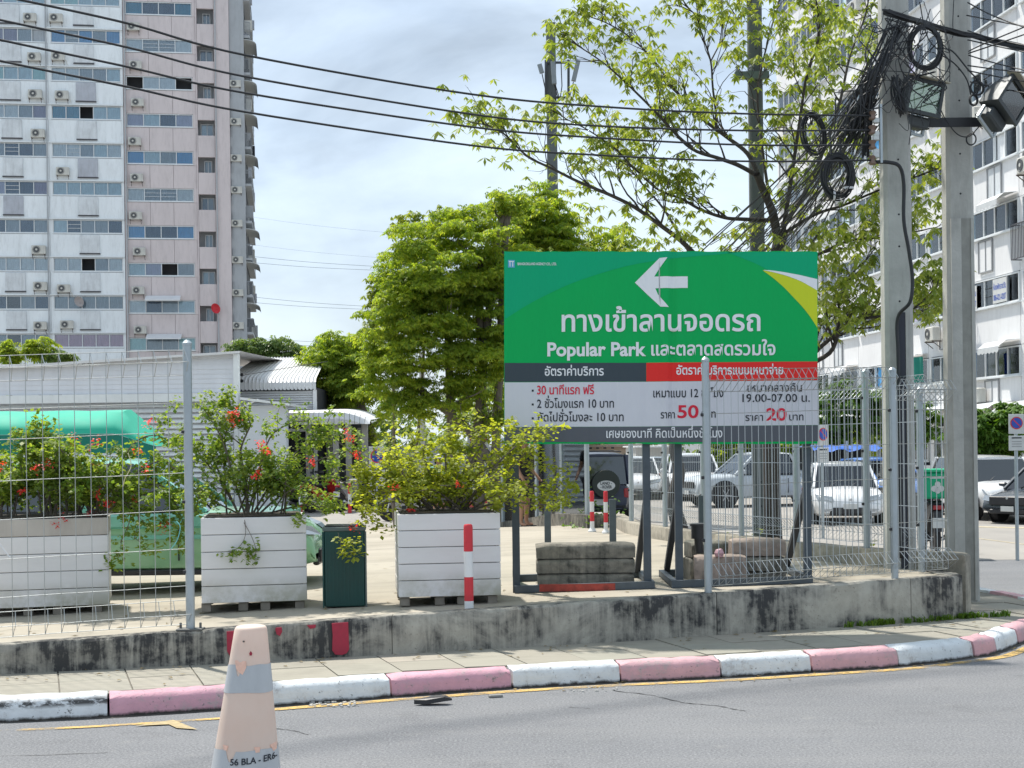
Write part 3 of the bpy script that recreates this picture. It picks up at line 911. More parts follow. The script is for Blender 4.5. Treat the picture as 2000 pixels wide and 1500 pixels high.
# dark interiors / core
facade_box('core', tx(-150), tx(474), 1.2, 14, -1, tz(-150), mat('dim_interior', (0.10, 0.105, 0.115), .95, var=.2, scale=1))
XW0, XW1, XP1 = tx(-150), tx(246), tx(383)
def wrow(i): return tz(61 + 73.9 * (i - 1)), tz(87 + 73.9 * (i - 1))
def prow(i): return tz(74 + 73.1 * (i - 1), 320), tz(99 + 73.1 * (i - 1), 320)
curt_w = [
 (['mauve', 'pale', 'pale', 'pale'], ['aqua', 'aqua', 'pale', 'pale', 'pale']),
 (['mauve', 'mauve', 'grey', 'grey'], ['blue', 'grey', 'blue', 'grey', 'blue']),
 (['aqua', 'pale', 'pale', 'aqua'], ['white', 'white', 'grey', 'grey', 'pale']),
 (['white', 'white', 'grey', 'mauve'], ['teal', 'teal', None, 'pale', 'pale']),
 (['grey', 'navy', 'navy', 'grey'], ['white', 'white', 'grey', 'pale', 'white']),
 (['lilac', 'navy', 'navy', 'mauve'], ['pale', 'pale', 'pale', 'pale', 'pale']),
 (['navy', 'grey', 'navy', 'grey'], ['pale', 'navy', 'grey', 'grey', 'navy']),
 (['white', 'white', 'white', 'white'], ['white', 'white', None, 'grey', 'white']),
 (['navy', None, 'grey', 'navy'], ['grey', 'grey', 'grey', 'grey', 'grey']),
 (['grey', None, 'grey', 'grey'], ['pink', 'pink', 'pink', 'pink', 'pink']),
 (['grey', 'grey', 'white', 'white'], ['grey', 'grey', 'grey', 'white', 'white'])]
curt_p = [['teal', 'navy', 'navy', 'teal'], ['white', 'grey', 'grey', 'white'], [None, 'white', 'white', None], ['lilac', 'pale', 'navy', 'lilac'], ['blue', 'pale', 'grey', 'blue'],
          ['white', 'grey', 'grey', 'white'], ['blue', 'navy', 'navy', 'blue'], ['pale', 'lilac', None, 'grey'], ['white', 'navy', 'grey', 'pale'], ['aqua', 'grey', 'grey', 'aqua'], ['grey', 'grey', 'grey', 'grey']]
AC = {0: [(76, 42), (124, 42)], 1: [(83, 118), (127, 116)], 2: [(84, 190), (133, 191)], 3: [(88, 266)], 4: [(133, 338)], 5: [], 6: [(87, 491)], 7: [(89, 561), (132, 565)], 8: [(88, 637), (137, 635)], 9: [], 10: []}
HB = {0: [(38, 0), (174, 0)], 1: [(40, 0), (174, 0)], 2: [(38, 0), (177, 1)], 3: [(40, 0), (178, 0)], 4: [(41, 0), (179, 1)], 5: [(41, 1), (179, 0)], 6: [(181, 0)], 7: [(43, 0), (181, 0)], 8: [(44, 0), (180, 0)], 9: [], 10: []}
for i in range(-1, 11):
    zt_, zb_ = wrow(i); zn = wrow(i + 1)[0]
    cw = curt_w[i % 11]
    wi_h = zt_ - zb_
    # spandrel panels
    for a, b in ((tx(-150), tx(-2)), (tx(-2) + .02, tx(107)), (tx(107) + .02, XW1)):
        facade_box('facade_panel', a, b, -.12, .25, zn + .02, zb_ - .09, M_bwhite)
    for a, b in ((tx(-150), tx(-135)), (tx(-8), tx(-2)), (tx(105.5), tx(112.5)), (tx(242), XW1)):
        facade_box('pier', a, b, -.10, .25, zb_ - .087, zt_ + .017, M_bwhite)
    facade_box('fascia', XW0, XW1, -.22, -.123, zn + .02, zn + .12, M_alu)
    window(tower, tx(-2), 0, zb_, tx(105.5) - tx(-2), wi_h, 4, cw[0], bars=(1,) if i in (4, 5) else (), opened=(3,) if i == 1 else ())
    window(tower, tx(112.5), 0, zb_, tx(242) - tx(112.5), wi_h, 5, cw[1], opened=(2,) if i in (3, 7) else (), bars=(1,) if i in (1, 4, 6) else ())
    window(tower, tx(-134), 0, zb_, tx(-8) - tx(-134), wi_h, 4, cw[0])
    for (ax, ay) in AC.get(i, []):
        ac_unit(tower, tx(ax), -.34, tz(ay + 8), 1.0 + .1 * random.random())
    for (hx, dk) in HB.get(i, []):
        z1 = zb_ - .14; z0 = z1 - 1.35
        o = part('hatch_panel', MB().rbox((tx(hx), -.18, (z0 + z1) / 2), (1.42, .10, z1 - z0), .02), M_hatchd if dk else M_hatch, tower)
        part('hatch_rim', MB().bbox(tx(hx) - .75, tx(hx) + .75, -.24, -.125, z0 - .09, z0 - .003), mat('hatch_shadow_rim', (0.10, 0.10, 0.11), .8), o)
    # pink bay
    zt_, zb_ = prow(i); zn = prow(i + 1)[0]
    for q in range(3):
        a = tx(250) + (XP1 - tx(250)) * q / 3; b = tx(250) + (XP1 - tx(250)) * (q + 1) / 3
        facade_box('facade_panel', a + .01, b - .01, -.02, .3, zn + .02, zb_ - .09, M_bpink)
    facade_box('pier', tx(247), tx(251), -.1, .3, zn + .02, zt_ + .017, M_bpink); facade_box('pier', tx(377), XP1, -.06, .3, zb_ - .087, zt_ + .017, M_bpink)
    window(tower, tx(251.5), .08, zb_, tx(376.5) - tx(251.5), zt_ - zb_, 4, curt_p[i % 11], opened=(0, 3) if i == 2 else ((2,) if i == 7 else ()), bars=(1, 2) if i in (1, 5) else ())
    if i < 9 and i != 5 and i >= -1:
        ac_unit(tower, tx(267 + 3 * (i % 3)), -.24, tz({0: 60, 1: 135, 2: 208, 3: 284, 4: 355, 6: 428 , 7: 575, 8: 652}.get(i, 500 + i * 1.0) if i != 6 else 575, 320) if i not in (5, 6) else tz(429, 320), 1.0)
    # recessed balcony column
    zb2 = tz(43 + 73.1 * (i)); zt2 = zb2 + 1.15; znn = zb2 - 2.8 + 1.15
    facade_box('balcony_front', tx(386), tx(418), -.10, .12, znn + .02, zb2 - .005, M_bpink)
    facade_box('balcony_back', tx(384), tx(420), 1.0, 1.19, zb2 - .3, zt2 + .3, M_bgrey)
    window(tower, tx(390 if i % 2 else 396), .9, zb2 + .05, (tx(412) - tx(393)) * (1.3 if i % 2 else .8), 1.0, 2, [['grey', 'grey'], ['navy', None], [None, None], ['pale', 'grey']][i % 4])
facade_box('pilaster', tx(383) + .01, tx(385.5), -.12, 1.2, -1, tz(-140), M_bpink)
facade_box('side_wall', tx(418.5), tx(447), -.15, 1.2, -1, tz(-140), M_bpink)
facade_box('side_wall', tx(447.3), tx(475), .1, 1.19, -1, tz(-140), M_bgrey)
# awnings in the lower pink bay
for py, x0, x1 in ((583, 284, 350), (658, 285, 351)):
    z = tz(py, 320)
    mb = MB().add([(tx(x0), -.1, z + .25), (tx(x1), -.1, z + .25), (tx(x1), -1.1, z - .12), (tx(x0), -1.1, z - .12), (tx(x0), -.1, z + .20), (tx(x1), -.1, z + .20), (tx(x1), -1.1, z - .22), (tx(x0), -1.1, z - .22)],
                  [(0, 1, 2, 3), (4, 5, 6, 7), (0, 1, 5, 4), (2, 3, 7, 6), (1, 2, 6, 5), (0, 3, 7, 4)])
    part('awning', mb, M_white, tower)
# satellite dishes
for px, py, mt, lab in ((160, 591, mat('dish_grey', (0.42, 0.38, 0.37), .6), 'grey mesh satellite dish'), (415, 604, M_red, 'red satellite dish')):
    mb = MB(); 
    for r_ in range(5):
        for k in range(16):
            q = 6.283 * k / 16; rr = .46 * r_ / 4
            mb.v.append((rr * math.cos(q), .25 * (r_ / 4) ** 2 * -1, rr * 1.2 * math.sin(q)))
    mb.f = [(r_ * 16 + k, r_ * 16 + (k + 1) % 16, (r_ + 1) * 16 + (k + 1) % 16, (r_ + 1) * 16 + k) for r_ in range(4) for k in range(16)]
    mb.tube([(0, .0, -.1), (.25, -.5, -.35)], .02, 5); mb.tube([(0, .0, 0), (.1, .35, -.7)], .03, 5)
    o = part('satellite_dish', mb, mt, tower, label=lab); o.scale = (.72,) * 3; o.location = (tx(px), -.6, tz(py)); o.rotation_euler = (0, R(-35), R(20))
# air conditioners on the grey edge
for py in (165, 240, 312, 375, 441, 513, 578, 643):
    ac_unit(tower, tx(458), -.35 + .45, tz(py), .9)
    facade_box('drain_pipe', tx(450), tx(451), -.0, .08, tz(py + 22), tz(py - 30), M_bgrey)
# cluttered balconies on the right flank
clut = MB(); rl = MB(); hood = MB()
for i in range(-1, 27):
    z = tz(10 + 26 * i) if False else tz(20 + 24.5 * i)
for i in range(-1, 10):
    zb = tz(60 + 73.5 * i)
    y = .4
    part('balcony_slab', MB().bbox(tx(475), tx(487), .3, 13, zb - .18, zb), M_bgrey, tower)
    r_ = MB()
    for q in range(9): r_.bbox(tx(475) + q * .055, tx(475) + q * .055 + .02, .35, .37, zb, zb + 1.0)
    r_.bbox(tx(475), tx(487), .33, .39, zb + 1.0, zb + 1.05); r_.bbox(tx(486.6), tx(487.2), .35, 12.8, zb + .5, zb + .55); r_.bbox(tx(486.6), tx(487.2), .4, 12.8, zb + 1.0, zb + 1.06)
    for q in range(10): r_.bbox(tx(486.6), tx(487.0), .5 + q * 1.3, .53 + q * 1.3, zb, zb + 1.0)
    part('railing', r_, mat('railing_grey', (0.30, 0.32, 0.34), .6), tower)
    for q in range(5):
        yy = .8 + q * 2.6 + random.random()
        part('balcony_clutter', MB().box((tx(480 + random.uniform(-2, 5)), yy, zb + .2 + random.uniform(.2, .9)), (random.uniform(.2, .6), .5, random.uniform(.4, 1.0))), random.choice([M_bgrey, M_dark, M_acbody, M_hatchd]), tower)
    if i in (1, 2, 3, 4, 6, 7, 8):
        h = MB(); zz = zb + 1.95 + (.3 if i % 2 else 0)
        for k in range(7):
            a = k / 6 * PI / 2
            xx = tx(475) + (.95 if i < 6 else 1.0) * math.sin(a); z2 = zz - .12 + .40 * math.cos(a) * 1
            h.v += [(xx, .3, z2), (xx, 4.3, z2)]
        h.f = [(2 * k, 2 * k + 1, 2 * k + 3, 2 * k + 2) for k in range(6)]
        o_ = len(h.v); h.v += [(x, y_, z_ - .05) for x, y_, z_ in h.v[:14]]
        h.f += [(o_ + 2 * k, o_ + 2 * k + 1, o_ + 2 * k + 3, o_ + 2 * k + 2) for k in range(6)] + [(0, 2, 4, 6, 8, 10, 12, o_ + 12, o_ + 10, o_ + 8, o_ + 6, o_ + 4, o_ + 2, o_)]
        part('canopy_hood', h, mat('hood_grey', (0.48, 0.50, 0.50), .7, var=.1), tower)
for px_, z_lo, z_hi in ((103, -1, 40), (249, -1, 40), (420, -1, 40)):
    facade_box('drain_pipe', tx(px_) , tx(px_) + .09, -.30, -.22, z_lo, z_hi, M_bgrey)
# ------------------------------------------------ white apartment block on the right (receding facade)
BD = Vector((-.107, 1, 0)).normalized()
BO = Vector((19.4, 56.0, 0))
blk = thing('apartment_block', 'long white apartment block with strip windows receding behind the concrete poles', 'building', (BO.x, BO.y, 0), math.atan2(BD.y, BD.x))
# local +x runs away along the facade, local +y points left (towards the viewer's side of the facade)
M_b2 = mat('white_rendered_panel', (0.80, 0.80, 0.80), 0.8, var=0.06, scale=.8, grime=0.12, stretch=(1, 1, .4))
def bbox2(name, x0, x1, y0, y1, z0, z1, mt): return part(name, MB().bbox(x0, x1, y0, y1, z0, z1), mt, blk)
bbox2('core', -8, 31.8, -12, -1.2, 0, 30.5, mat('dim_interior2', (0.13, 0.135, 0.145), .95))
def window2(x, z, w, h, n, cols, opened=(), bars=()):
    fr, P_, cu, ba, pw, f = win_meshes(w, h, n)
    o = inst('window', fr, M_alu, blk, (x + w, 0, z), PI)
    for i in range(n):
        c = cols[i % len(cols)]
        if i not in opened: inst('pane', P_, GL_win, o, (f + pw * i, 0.01 * (i % 2), 0))
        if c: inst('curtain', cu, CURT[c], o, (f + pw * i, 0, 0))
        if i in bars: inst('security_bar', ba, M_dark, o, (f + pw * i, 0, 0))
    return o
pal = ['pale', 'white', 'white', 'aqua', 'pale', 'grey', 'blue', 'pale', 'lilac', 'white']
UN = 4.55
for k in range(-1, 9):
    z1 = 5.5 + 2.8 * k; z0 = z1 - 1.12
    for u in range(-1, 8):
        x0 = -4.2 + u * UN
        bbox2('facade_panel', x0 + .02, x0 + UN - .02, -.3, .0, z1 + .04, z1 + 1.64, M_b2)
        if k == -1: continue
        bbox2('pier', x0 + UN - .34, x0 + UN, -.29, -.01, z0 - .02, z1 + .037, M_b2)
        window2(x0 + .0, z0, UN - .345, 1.12, 4, [pal[(u * 3 + k * 5 + j * 7) % 10] for j in range(4)], opened=(2,) if (u + k) % 4 == 0 else (), bars=(1,) if (u * 2 + k) % 3 == 0 else ())
        # hatch frame under window
        if (u + k) % 3 != 2:
            zz = z0 - .12
            h = MB(); xa = x0 + 1.0 + ((u * 7 + k * 3) % 5) * .45; wv = 1.25; hv = 1.25
            for a_, b_ in (((xa, .06, zz), (xa + wv, .06, zz)), ((xa + wv, .06, zz), (xa + wv, .06, zz - hv)), ((xa + wv, .06, zz - hv), (xa, .06, zz - hv)), ((xa, .06, zz - hv), (xa, .06, zz)), ((xa + wv / 2, .04, zz), (xa + wv / 2, .04, zz - hv))):
                h.bar(a_, b_, .045)
            o = part('hatch_frame', h, mat('thin_grey_frame', (.33, .34, .35), .7), blk)
            part('hatch_panel', MB().bbox(xa + .03, xa + wv - .03, .006, .035, zz - hv + .03, zz - .03), M_b2 if (u + k) % 2 else M_hatch, o)
        if (u * 5 + k * 3) % 4 == 1:
            a_ = ac_unit(blk, x0 + 3.2, .35, z0 - 1.0, 1.0, rz=PI)
        if (u * 3 + k) % 5 == 0 or (k == 0 and u in (0, 1, 3, 5)):
            # scalloped awning
            aw = MB(); xa, xb = x0 + .1, x0 + 2.0; N = 12; zt3 = z1 + .25
            for j in range(N + 1):
                x = xa + (xb - xa) * j / N; dz = .06 * abs(math.sin(j * 1.57))
                aw.v += [(x, .02, zt3), (x, .55, zt3 - .05), (x, .85, zt3 - .28), (x, .86, zt3 - .48 - dz)]
            aw.f = [(4 * j + q, 4 * j + 4 + q, 4 * j + 5 + q, 4 * j + 1 + q) for j in range(N) for q in range(3)]
            part('awning', aw, mat('pale_awning', (.55, .57, .58), .7, var=.1, scale=5), blk, smooth=30)
bbox2('end_wall', 31.85, 32.3, -12, -.01, 0, 30.5, M_b2)
# window cage
def cage(x, z, w, h, dark=True):
    c = MB(); n = 11
    for j in range(n + 1):
        c.bbox(x + w * j / n - .012, x + w * j / n + .012, .40, .425, z, z + h)
    for zz in (z, z + h): c.bbox(x, x + w, .39, .43, zz - .02, zz + .02); c.bbox(x, x + .03, 0, .4, zz - .02, zz + .02); c.bbox(x + w - .03, x + w, 0, .4, zz - .02, zz + .02)
    for j in range(4): c.bbox(x - .01, x + .01, .08 + .1 * j, .095 + .1 * j, z, z + h)
    part('window_cage', c, mat('dark_iron', (.10, .10, .11), .6) , blk)
cage(5.5, 5.75, 1.3, 1.5); cage(4.6, 5.85, 1.0, 1.3); cage(-1.2, 8.7, 1.4, 1.3)
# ground floor: shop awnings, dark openings, rail, blue cloths
bbox2('base_wall', -8, 32.2, -.3, .0, 0, .8, M_b2)
for u in range(-1, 8):
    x0 = -4.2 + u * UN
    bbox2('pier', x0 + UN - .5, x0 + UN, -.29, -.01, .803, 4.337, M_b2)
    window2(x0 + .1, 1.0, UN - .65, 1.5, 4, [None, 'grey', None, 'pale'])
    aw = MB(); xa, xb = x0 + .2, x0 + 3.9; N = 24; zt3 = 3.4
    for j in range(N + 1):
        x = xa + (xb - xa) * j / N; dz = .06 * abs(math.sin(j * 1.57))
        aw.v += [(x, .02, zt3), (x, 1.0, zt3 - .12), (x, 1.5, zt3 - .42), (x, 1.52, zt3 - .62 - dz)]
    aw.f = [(4 * j + q, 4 * j + 4 + q, 4 * j + 5 + q, 4 * j + 1 + q) for j in range(N) for q in range(3)]
    part('awning', aw, mat('pale_awning', (.55, .57, .58), .7), blk, smooth=30)
bl = MB()
for j in range(7): bl.bbox(1.0 + j * .03, 2.0, .5, .53, 3.35, 4.35)
# ================================================================== SHED, CARPORT, STALL
M_shed = mat('shed_siding', (0.74, 0.76, 0.80), 0.55, var=0.06, scale=1.5, grime=0.08)
M_shed2 = mat('shed_trim', (0.78, 0.81, 0.81), 0.55, var=0.05, scale=2, grime=0.1)
M_roof = mat('pale_roof_sheet', (0.72, 0.72, 0.72), 0.5, 0.15, var=0.08, scale=1.2, grime=0.15)
D1 = 45.0
def sx(px, py=800, d=D1): return W(px, py, d).x
def sz(py, px=250, d=D1): return W(px, py, d).z
shed = thing('market_shed', 'long pale grey metal-clad shed with horizontal siding behind the planters', 'building', (sx(250), D1, 0))
x0, x1 = sx(-260), sx(466)
def roofz(px): return sz(714 - (px / 465.0) * 23 if px > 0 else 714 + 0 * px, 250)
N = 9; zb, = (sz(769),)
ztop0 = roofz(0)
for k in range(7):
    a = zb + (ztop0 - zb) * k / 6; b = zb + (ztop0 - zb) * (k + 1) / 6
    if k < 6:
        mb = MB().add([(x0, D1, a), (x1, D1, a), (x1, D1 + .018, b), (x0, D1 + .018, b), (x0, D1 + .09, a), (x1, D1 + .09, a), (x1, D1 + .10, b), (x0, D1 + .10, b)],
                      [(0, 1, 2, 3), (4, 7, 6, 5), (0, 4, 5, 1), (2, 6, 7, 3), (0, 3, 7, 4), (1, 5, 6, 2)])
        part('siding_board', mb, M_shed, shed, world=True)
# sloping top boards
zr = sz(691)
for k in range(2):
    z_a = ztop0 + (zr - ztop0) * k / 2; z_b = ztop0 + (zr - ztop0) * (k + 1) / 2
    xa = sx(10) + (x1 - sx(10)) * k / 2; xb = sx(10) + (x1 - sx(10)) * (k + 1) / 2
    part('siding_board', MB().add([(xa, D1 + .01, z_a), (x1, D1 + .01, z_a), (x1, D1 + .05, z_b), (xb, D1 + .05, z_b)], [(0, 1, 2, 3)]), M_shed, shed, world=True)
part('roof', MB().add([(x0, D1 - .25, ztop0 + .02), (sx(10), D1 - .25, ztop0 + .02), (x1 + .1, D1 - .25, zr + .03), (x1 + .1, D1 + 14, zr + .35), (x0, D1 + 14, zr + .30),
                      (x0, D1 - .25, ztop0 - .06), (sx(10), D1 - .25, ztop0 - .06), (x1 + .1, D1 - .25, zr - .04)], [(0, 1, 2, 3, 4), (0, 5, 6, 1), (1, 6, 7, 2)]), M_roof, shed, world=True)
rr = MB()
for k in range(70):
    xx = x0 + k * .16
    if xx > sx(180): break
    rr.bar((xx, D1 - .2, ztop0 + .05), (xx + .6, D1 + 14, zr + .36), .04)
part('roof_rib', rr, M_roof, shed, world=True, kind='stuff')
part('trim_board', MB().bbox(x0, x1, D1 - .12, D1 - .003, sz(786), sz(770)), M_shed2, shed, world=True)
part('corner_post', MB().bbox(x1 - .12, x1 + .02, D1 - .14, D1 + .2, 0, zr - .05), M_shed2, shed, world=True)
part('back_wall', MB().bbox(x0, x1 - .13, D1 + .32, D1 + .5, 0, sz(770)), M_shed, shed, world=True)
for k in range(26):
    zc = sz(792) - k * .165
    if zc < .1: break
    part('louvre_slat', MB().box(((x0 + x1 - .26) / 2, D1 + .10, zc), (x1 - x0 - .14, .13, .02), (R(52), 0, 0)), M_shed2, shed, world=True)
# white panel wall beside
ext = thing('white_annex', 'plain white panel wall annex beside the metal shed', 'building', (sx(515), 43.5, 0))
part('wall', MB().bbox(W(468, 900, 43.5).x, W(560, 900, 43.5).x, 43.5, 43.9, 0, W(500, 792, 43.5).z), mat('plain_white_wall', (0.62, 0.66, 0.70), .6, var=.05, scale=1), ext, world=True)
p1, p2 = W(470, 776, 43.3), W(566, 788, 43.3)
mb = MB().add([(p1.x, 43.2, p1.z), (p2.x, 43.2, p2.z), (p2.x, 47, p2.z), (p1.x, 47, p1.z), (p1.x, 43.2, p1.z - .07), (p2.x, 43.2, p2.z - .07), (p2.x, 47, p2.z - .07), (p1.x, 47, p1.z - .07)], [(0, 1, 2, 3), (4, 7, 6, 5), (0, 4, 5, 1), (1, 5, 6, 2), (2, 6, 7, 3), (3, 7, 4, 0)])
part('roof', mb, M_shed2, ext, world=True)
part('strut', MB().bar(W(478, 792, 43.25), W(505, 780, 43.25), .05), M_white, ext, world=True)
# curved standing-seam roof building
bl2 = thing('curved_roof_building', 'low building with curved standing-seam metal roof and white louvres', 'building', (sx(540, 800, 48), 48, 0))
D2 = 48.0
def c2(px, py, d=D2): return W(px, py, d)
xa, xb = c2(440, 760).x, c2(617, 760).x
z_r, z_k, z_b = c2(540, 699, D2 + 6).z, c2(540, 742).z, c2(540, 762).z
def seam_roof(par, xa, xb, xbt, zr_, zk, zb_, d, depth, n, mt):
    prof = [(d + depth, zr_), (d + .5, zk + .12), (d + .2, zk + .04), (d + .04, zk - .08), (d, zb_)]
    for k in range(n):
        u0, u1 = k / n, (k + 1) / n
        def X(u, j): return xa + (xb - xa) * u - (xb - xbt) * (1 if j == 0 else 0.08 * (4 - j) / 4) * u
        mb = MB()
        for j, (y, z) in enumerate(prof):
            mb.v += [(X(u0, j) + .004, y, z), (X(u0, j) + .03, y, z + .045), (X(u0, j) + .06, y, z), (X(u1, j), y, z)]
        for j in range(4):
            for q in range(3): mb.f.append((4 * j + q, 4 * j + q + 1, 4 * j + 5 + q, 4 * j + 4 + q))
        part('roof_sheet', mb, mt, par, world=True)
seam_roof(bl2, xa, xb, c2(592, 700).x, z_r, z_k, z_b, D2, 6, 24, M_roof)
part('wall', MB().bbox(xa, xb - .1, D2 + .25, D2 + 5.5, 0, z_b + .1), M_dark, bl2, world=True)
for k in range(11):
    zc = z_b - .06 - k * .075
    part('louvre_slat', MB().box(((xa + xb) / 2, D2 + .12, zc), (xb - xa - .06, .08, .016), (R(50), 0, 0)), M_white, bl2, world=True)
part('corner_post', MB().bbox(xb - .10, xb, D2 + .02, D2 + .22, 0, z_b), M_white, bl2, world=True)
part('fascia', MB().bbox(xa, xb - .12, D2 + .05, D2 + .24, z_b - 1.35, z_b - .9), M_white, bl2, world=True)
for q in (0, 1): part('roof_light', MB().lathe([(.05, -.06), (.06, 0), (.03, .05)], c2(472, 732 + 12 * q, D2 - .35), 8, 'Y'), M_dark, bl2, world=True)
# motorcycle shelter
D3 = 47.0
shl = thing('motorcycle_shelter', 'open shelter with curved white seamed roof on grey posts over motorcycles', 'shelter', (W(640, 900, D3).x, D3, 0))
xa, xb = W(562, 820, D3).x, W(722, 820, D3).x
prof = [(W(560, 801, D3).z, -3.2)]
n = 16
z1, z2 = W(640, 799, D3).z, W(640, 829, D3).z
for k in range(n):
    u0, u1 = k / n, (k + 1) / n
    def topz(u): return z1 - .02 - (max(0, u - .55) / .45) ** 2.2 * .33
    mb = MB()
    for u in (u0, u1):
        X = xa + (xb - xa) * u
        if u == u0: X += .012
        for (y, z) in ((D3 + 4.0, topz(u) + .12), (D3 + .35, topz(u)), (D3 + .1, topz(u) - .08), (D3, max(z2, topz(u) - .28)), (D3 + .01, z2), (D3 + .2, z2 - .0)):
            mb.v.append((X, y, z))
    mb.f = [(q, q + 1, q + 7, q + 6) for q in range(5)]
    part('roof_sheet', mb, M_roof, shl, world=True)
for px, dd in ((602, 0), (642, 3.5), (655, 0), (680, 0), (703, 3.6), (712, .2)):
    X = W(px, 880, D3 + dd).x
    part('post', MB().bbox(X - .09, X + .09, D3 + .1 + dd, D3 + .28 + dd, 0, z2 + .02), mat('post_taupe', (.42, .40, .36), .8, var=.1, grime=.2), shl, world=True)
part('beam', MB().bbox(xa, xb - .3, D3 + .12, D3 + .26, z2 - .12, z2 - .003), M_dark, shl, world=True)
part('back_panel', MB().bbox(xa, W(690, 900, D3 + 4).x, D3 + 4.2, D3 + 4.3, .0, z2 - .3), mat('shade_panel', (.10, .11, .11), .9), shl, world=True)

# green fabric stall canopy
D4 = 34.0
M_green = mat('sea_green_canvas', (0.02, 0.40, 0.27), 0.75, var=0.10, scale=1.2)
M_greend = mat('dark_green_canvas', (0.005, 0.16, 0.12), 0.8, var=0.1, scale=1.2)
st = thing('market_stall', 'market stall with a rounded sea-green canvas canopy in front of the shed', 'stall', (W(120, 900, D4).x, D4, 0))
xa, xk, xe = W(-200, 850, D4).x, W(222, 850, D4).x, W(300, 850, D4).x
zt4, zm4, ze4 = W(120, 799, D4).z, W(120, 848, D4).z, W(120, 868, D4).z
mb = MB()
def ringc(X, s, n=9):
    r_ = []
    for k in range(n):
        a = k / (n - 1) * PI / 2
        r_.append((X, D4 + 1.6 - 1.6 * math.sin(a) * 1.0, zm4 + (zt4 - zm4) * (math.cos(a)) * s))
    return r_
X_s = [xa + (xk - xa) * k / 10 for k in range(11)]
rings = [ringc(X, 1 + .02 * math.sin(i * 2.1)) for i, X in enumerate(X_s)]
for r_ in rings: mb.v += r_
n = 9
for i in range(10):
    for k in range(n - 1): mb.f.append((i * n + k, i * n + k + 1, (i + 1) * n + k + 1, (i + 1) * n + k))
o_ = len(mb.v); 
for t in (.25, .5, .75, 1.0):
    X = xk + (xe - xk) * t
    mb.v += [(X, y + (D4 + 1.2 - y) * 0 + t * .2, zm4 - .30 * t + (z - zm4) * (1 - t) ** .8) for (_, y, z) in ringc(0, 1)]
for i in range(4):
    b0 = o_ + (i - 1) * n if i else 10 * n
    b1 = o_ + i * n
    for k in range(n - 1): mb.f.append((b0 + k, b0 + k + 1, b1 + k + 1, b1 + k))
part('canopy', mb, M_green, st, smooth=40, world=True)
vl = MB(); N = 24
for j in range(N + 1):
    X = xa + (xk - xa) * j / N; w = .02 * math.sin(j * 1.9)
    vl.v += [(X, D4 - .0 + w, zm4 - .004), (X, D4 + w * 1.5, W(120, 886, D4).z)]
k0 = len(vl.v)
for j in range(1, 7):
    t = j / 6; X = xk + (xe - xk) * t
    vl.v += [(X, D4 + t * .2, zm4 - .30 * t - .004), (X, D4 + t * .2, W(120, 886, D4).z - .22 * t)]
vl.f = [(2 * j, 2 * j + 1, 2 * j + 3, 2 * j + 2) for j in range(N + 6)]
part('valance', vl, M_greend, st, world=True)
for X in (xa + .3, W(60, 900, D4).x, xk + .3):
    part('post', MB().tube([(X, D4 + .3, 0), (X, D4 + .3, zm4)], .03, 8), M_chrome, st, world=True)
part('counter', MB().bbox(xa, xk, D4 + .6, D4 + 1.4, 0, .9), M_dark, st, world=True)

# ================================================================== BEYOND: far low buildings, fences of the drive
fb = thing('far_low_building', 'distant beige low building behind the dark blue off-road car', 'building', (W(1215, 880, 120).x, 120, 0))
def fx(px, d=120): return W(px, 880, d).x
def fz(py, px=1215, d=120): return W(px, py, d).z
part('wall', MB().bbox(fx(1100), fx(1262), 120, 128, 0, fz(872)), mat('beige_render', (.52, .42, .33), .85, var=.08, scale=.3), fb, world=True)
part('fascia', MB().bbox(fx(1095), fx(1266), 119.2, 128.5, fz(873), fz(868)), mat('brown_fascia', (.30, .24, .20), .8), fb, world=True)
for px in (1152, 1166, 1180, 1195, 1222, 1244): part('lamp', MB().bbox(fx(px) - .12, fx(px) + .12, 119.0, 119.1, fz(876), fz(873)), M_dark, fb, world=True)
for px in (1218, 1235): part('window', MB().bbox(fx(px), fx(px + 12), 119.9, 119.97, fz(900), fz(886)), mat('dim_window', (.12, .14, .13), .4), fb, world=True)
ws = thing('white_shed', 'distant white warehouse seen beneath the parking sign', 'building', (W(1290, 880, 90).x, 90, 0))
part('wall', MB().bbox(W(1242, 880, 90).x, W(1330, 880, 90).x, 90, 98, 0, W(1290, 874, 90).z), mat('pale_shed_wall', (.55, .54, .52), .8, var=.08, scale=.4), ws, world=True)
part('roof', MB().bbox(W(1238, 880, 90).x, W(1334, 880, 90).x, 89.3, 99, W(1290, 874, 90).z + .003, W(1290, 871, 90).z), M_white, ws, world=True)
part('door', MB().bbox(W(1262, 880, 90).x, W(1300, 880, 90).x, 89.95, 89.997, 0, W(1290, 908, 90).z), M_dark, ws, world=True)
# corrugated grey hoarding left of the drive
hd = thing('corrugated_fence', 'grey corrugated metal fence along the far side of the car park behind the shrubs', 'fence', (W(870, 950, 44).x, 44, 0))
pa, pb_ = Vector((W(735, 930, 52).x, 52, 0)), Vector((W(1010, 930, 36).x, 36, 0))
ht = 1.9
for k in range(11):
    a, b = pa.lerp(pb_, k / 11), pa.lerp(pb_, (k + 1) / 11); mb = MB(); n = 26; dirv = (b - a).normalized(); nr = Vector((-dirv.y, dirv.x, 0))
    for j in range(n + 1):
        p = a.lerp(b, j / n * .994) + nr * (.025 if j % 4 in (0, 1) else -.025)
        mb.v += [(p.x, p.y, 0.02), (p.x, p.y, ht + (.02 if k % 2 else 0))]
    mb.f = [(2 * j, 2 * j + 1, 2 * j + 3, 2 * j + 2) for j in range(n)]
    part('sheet', mb, mat('zinc_sheet', (.33, .36, .37), .5, .3, var=.12, scale=1.5, grime=.2), hd, world=True)
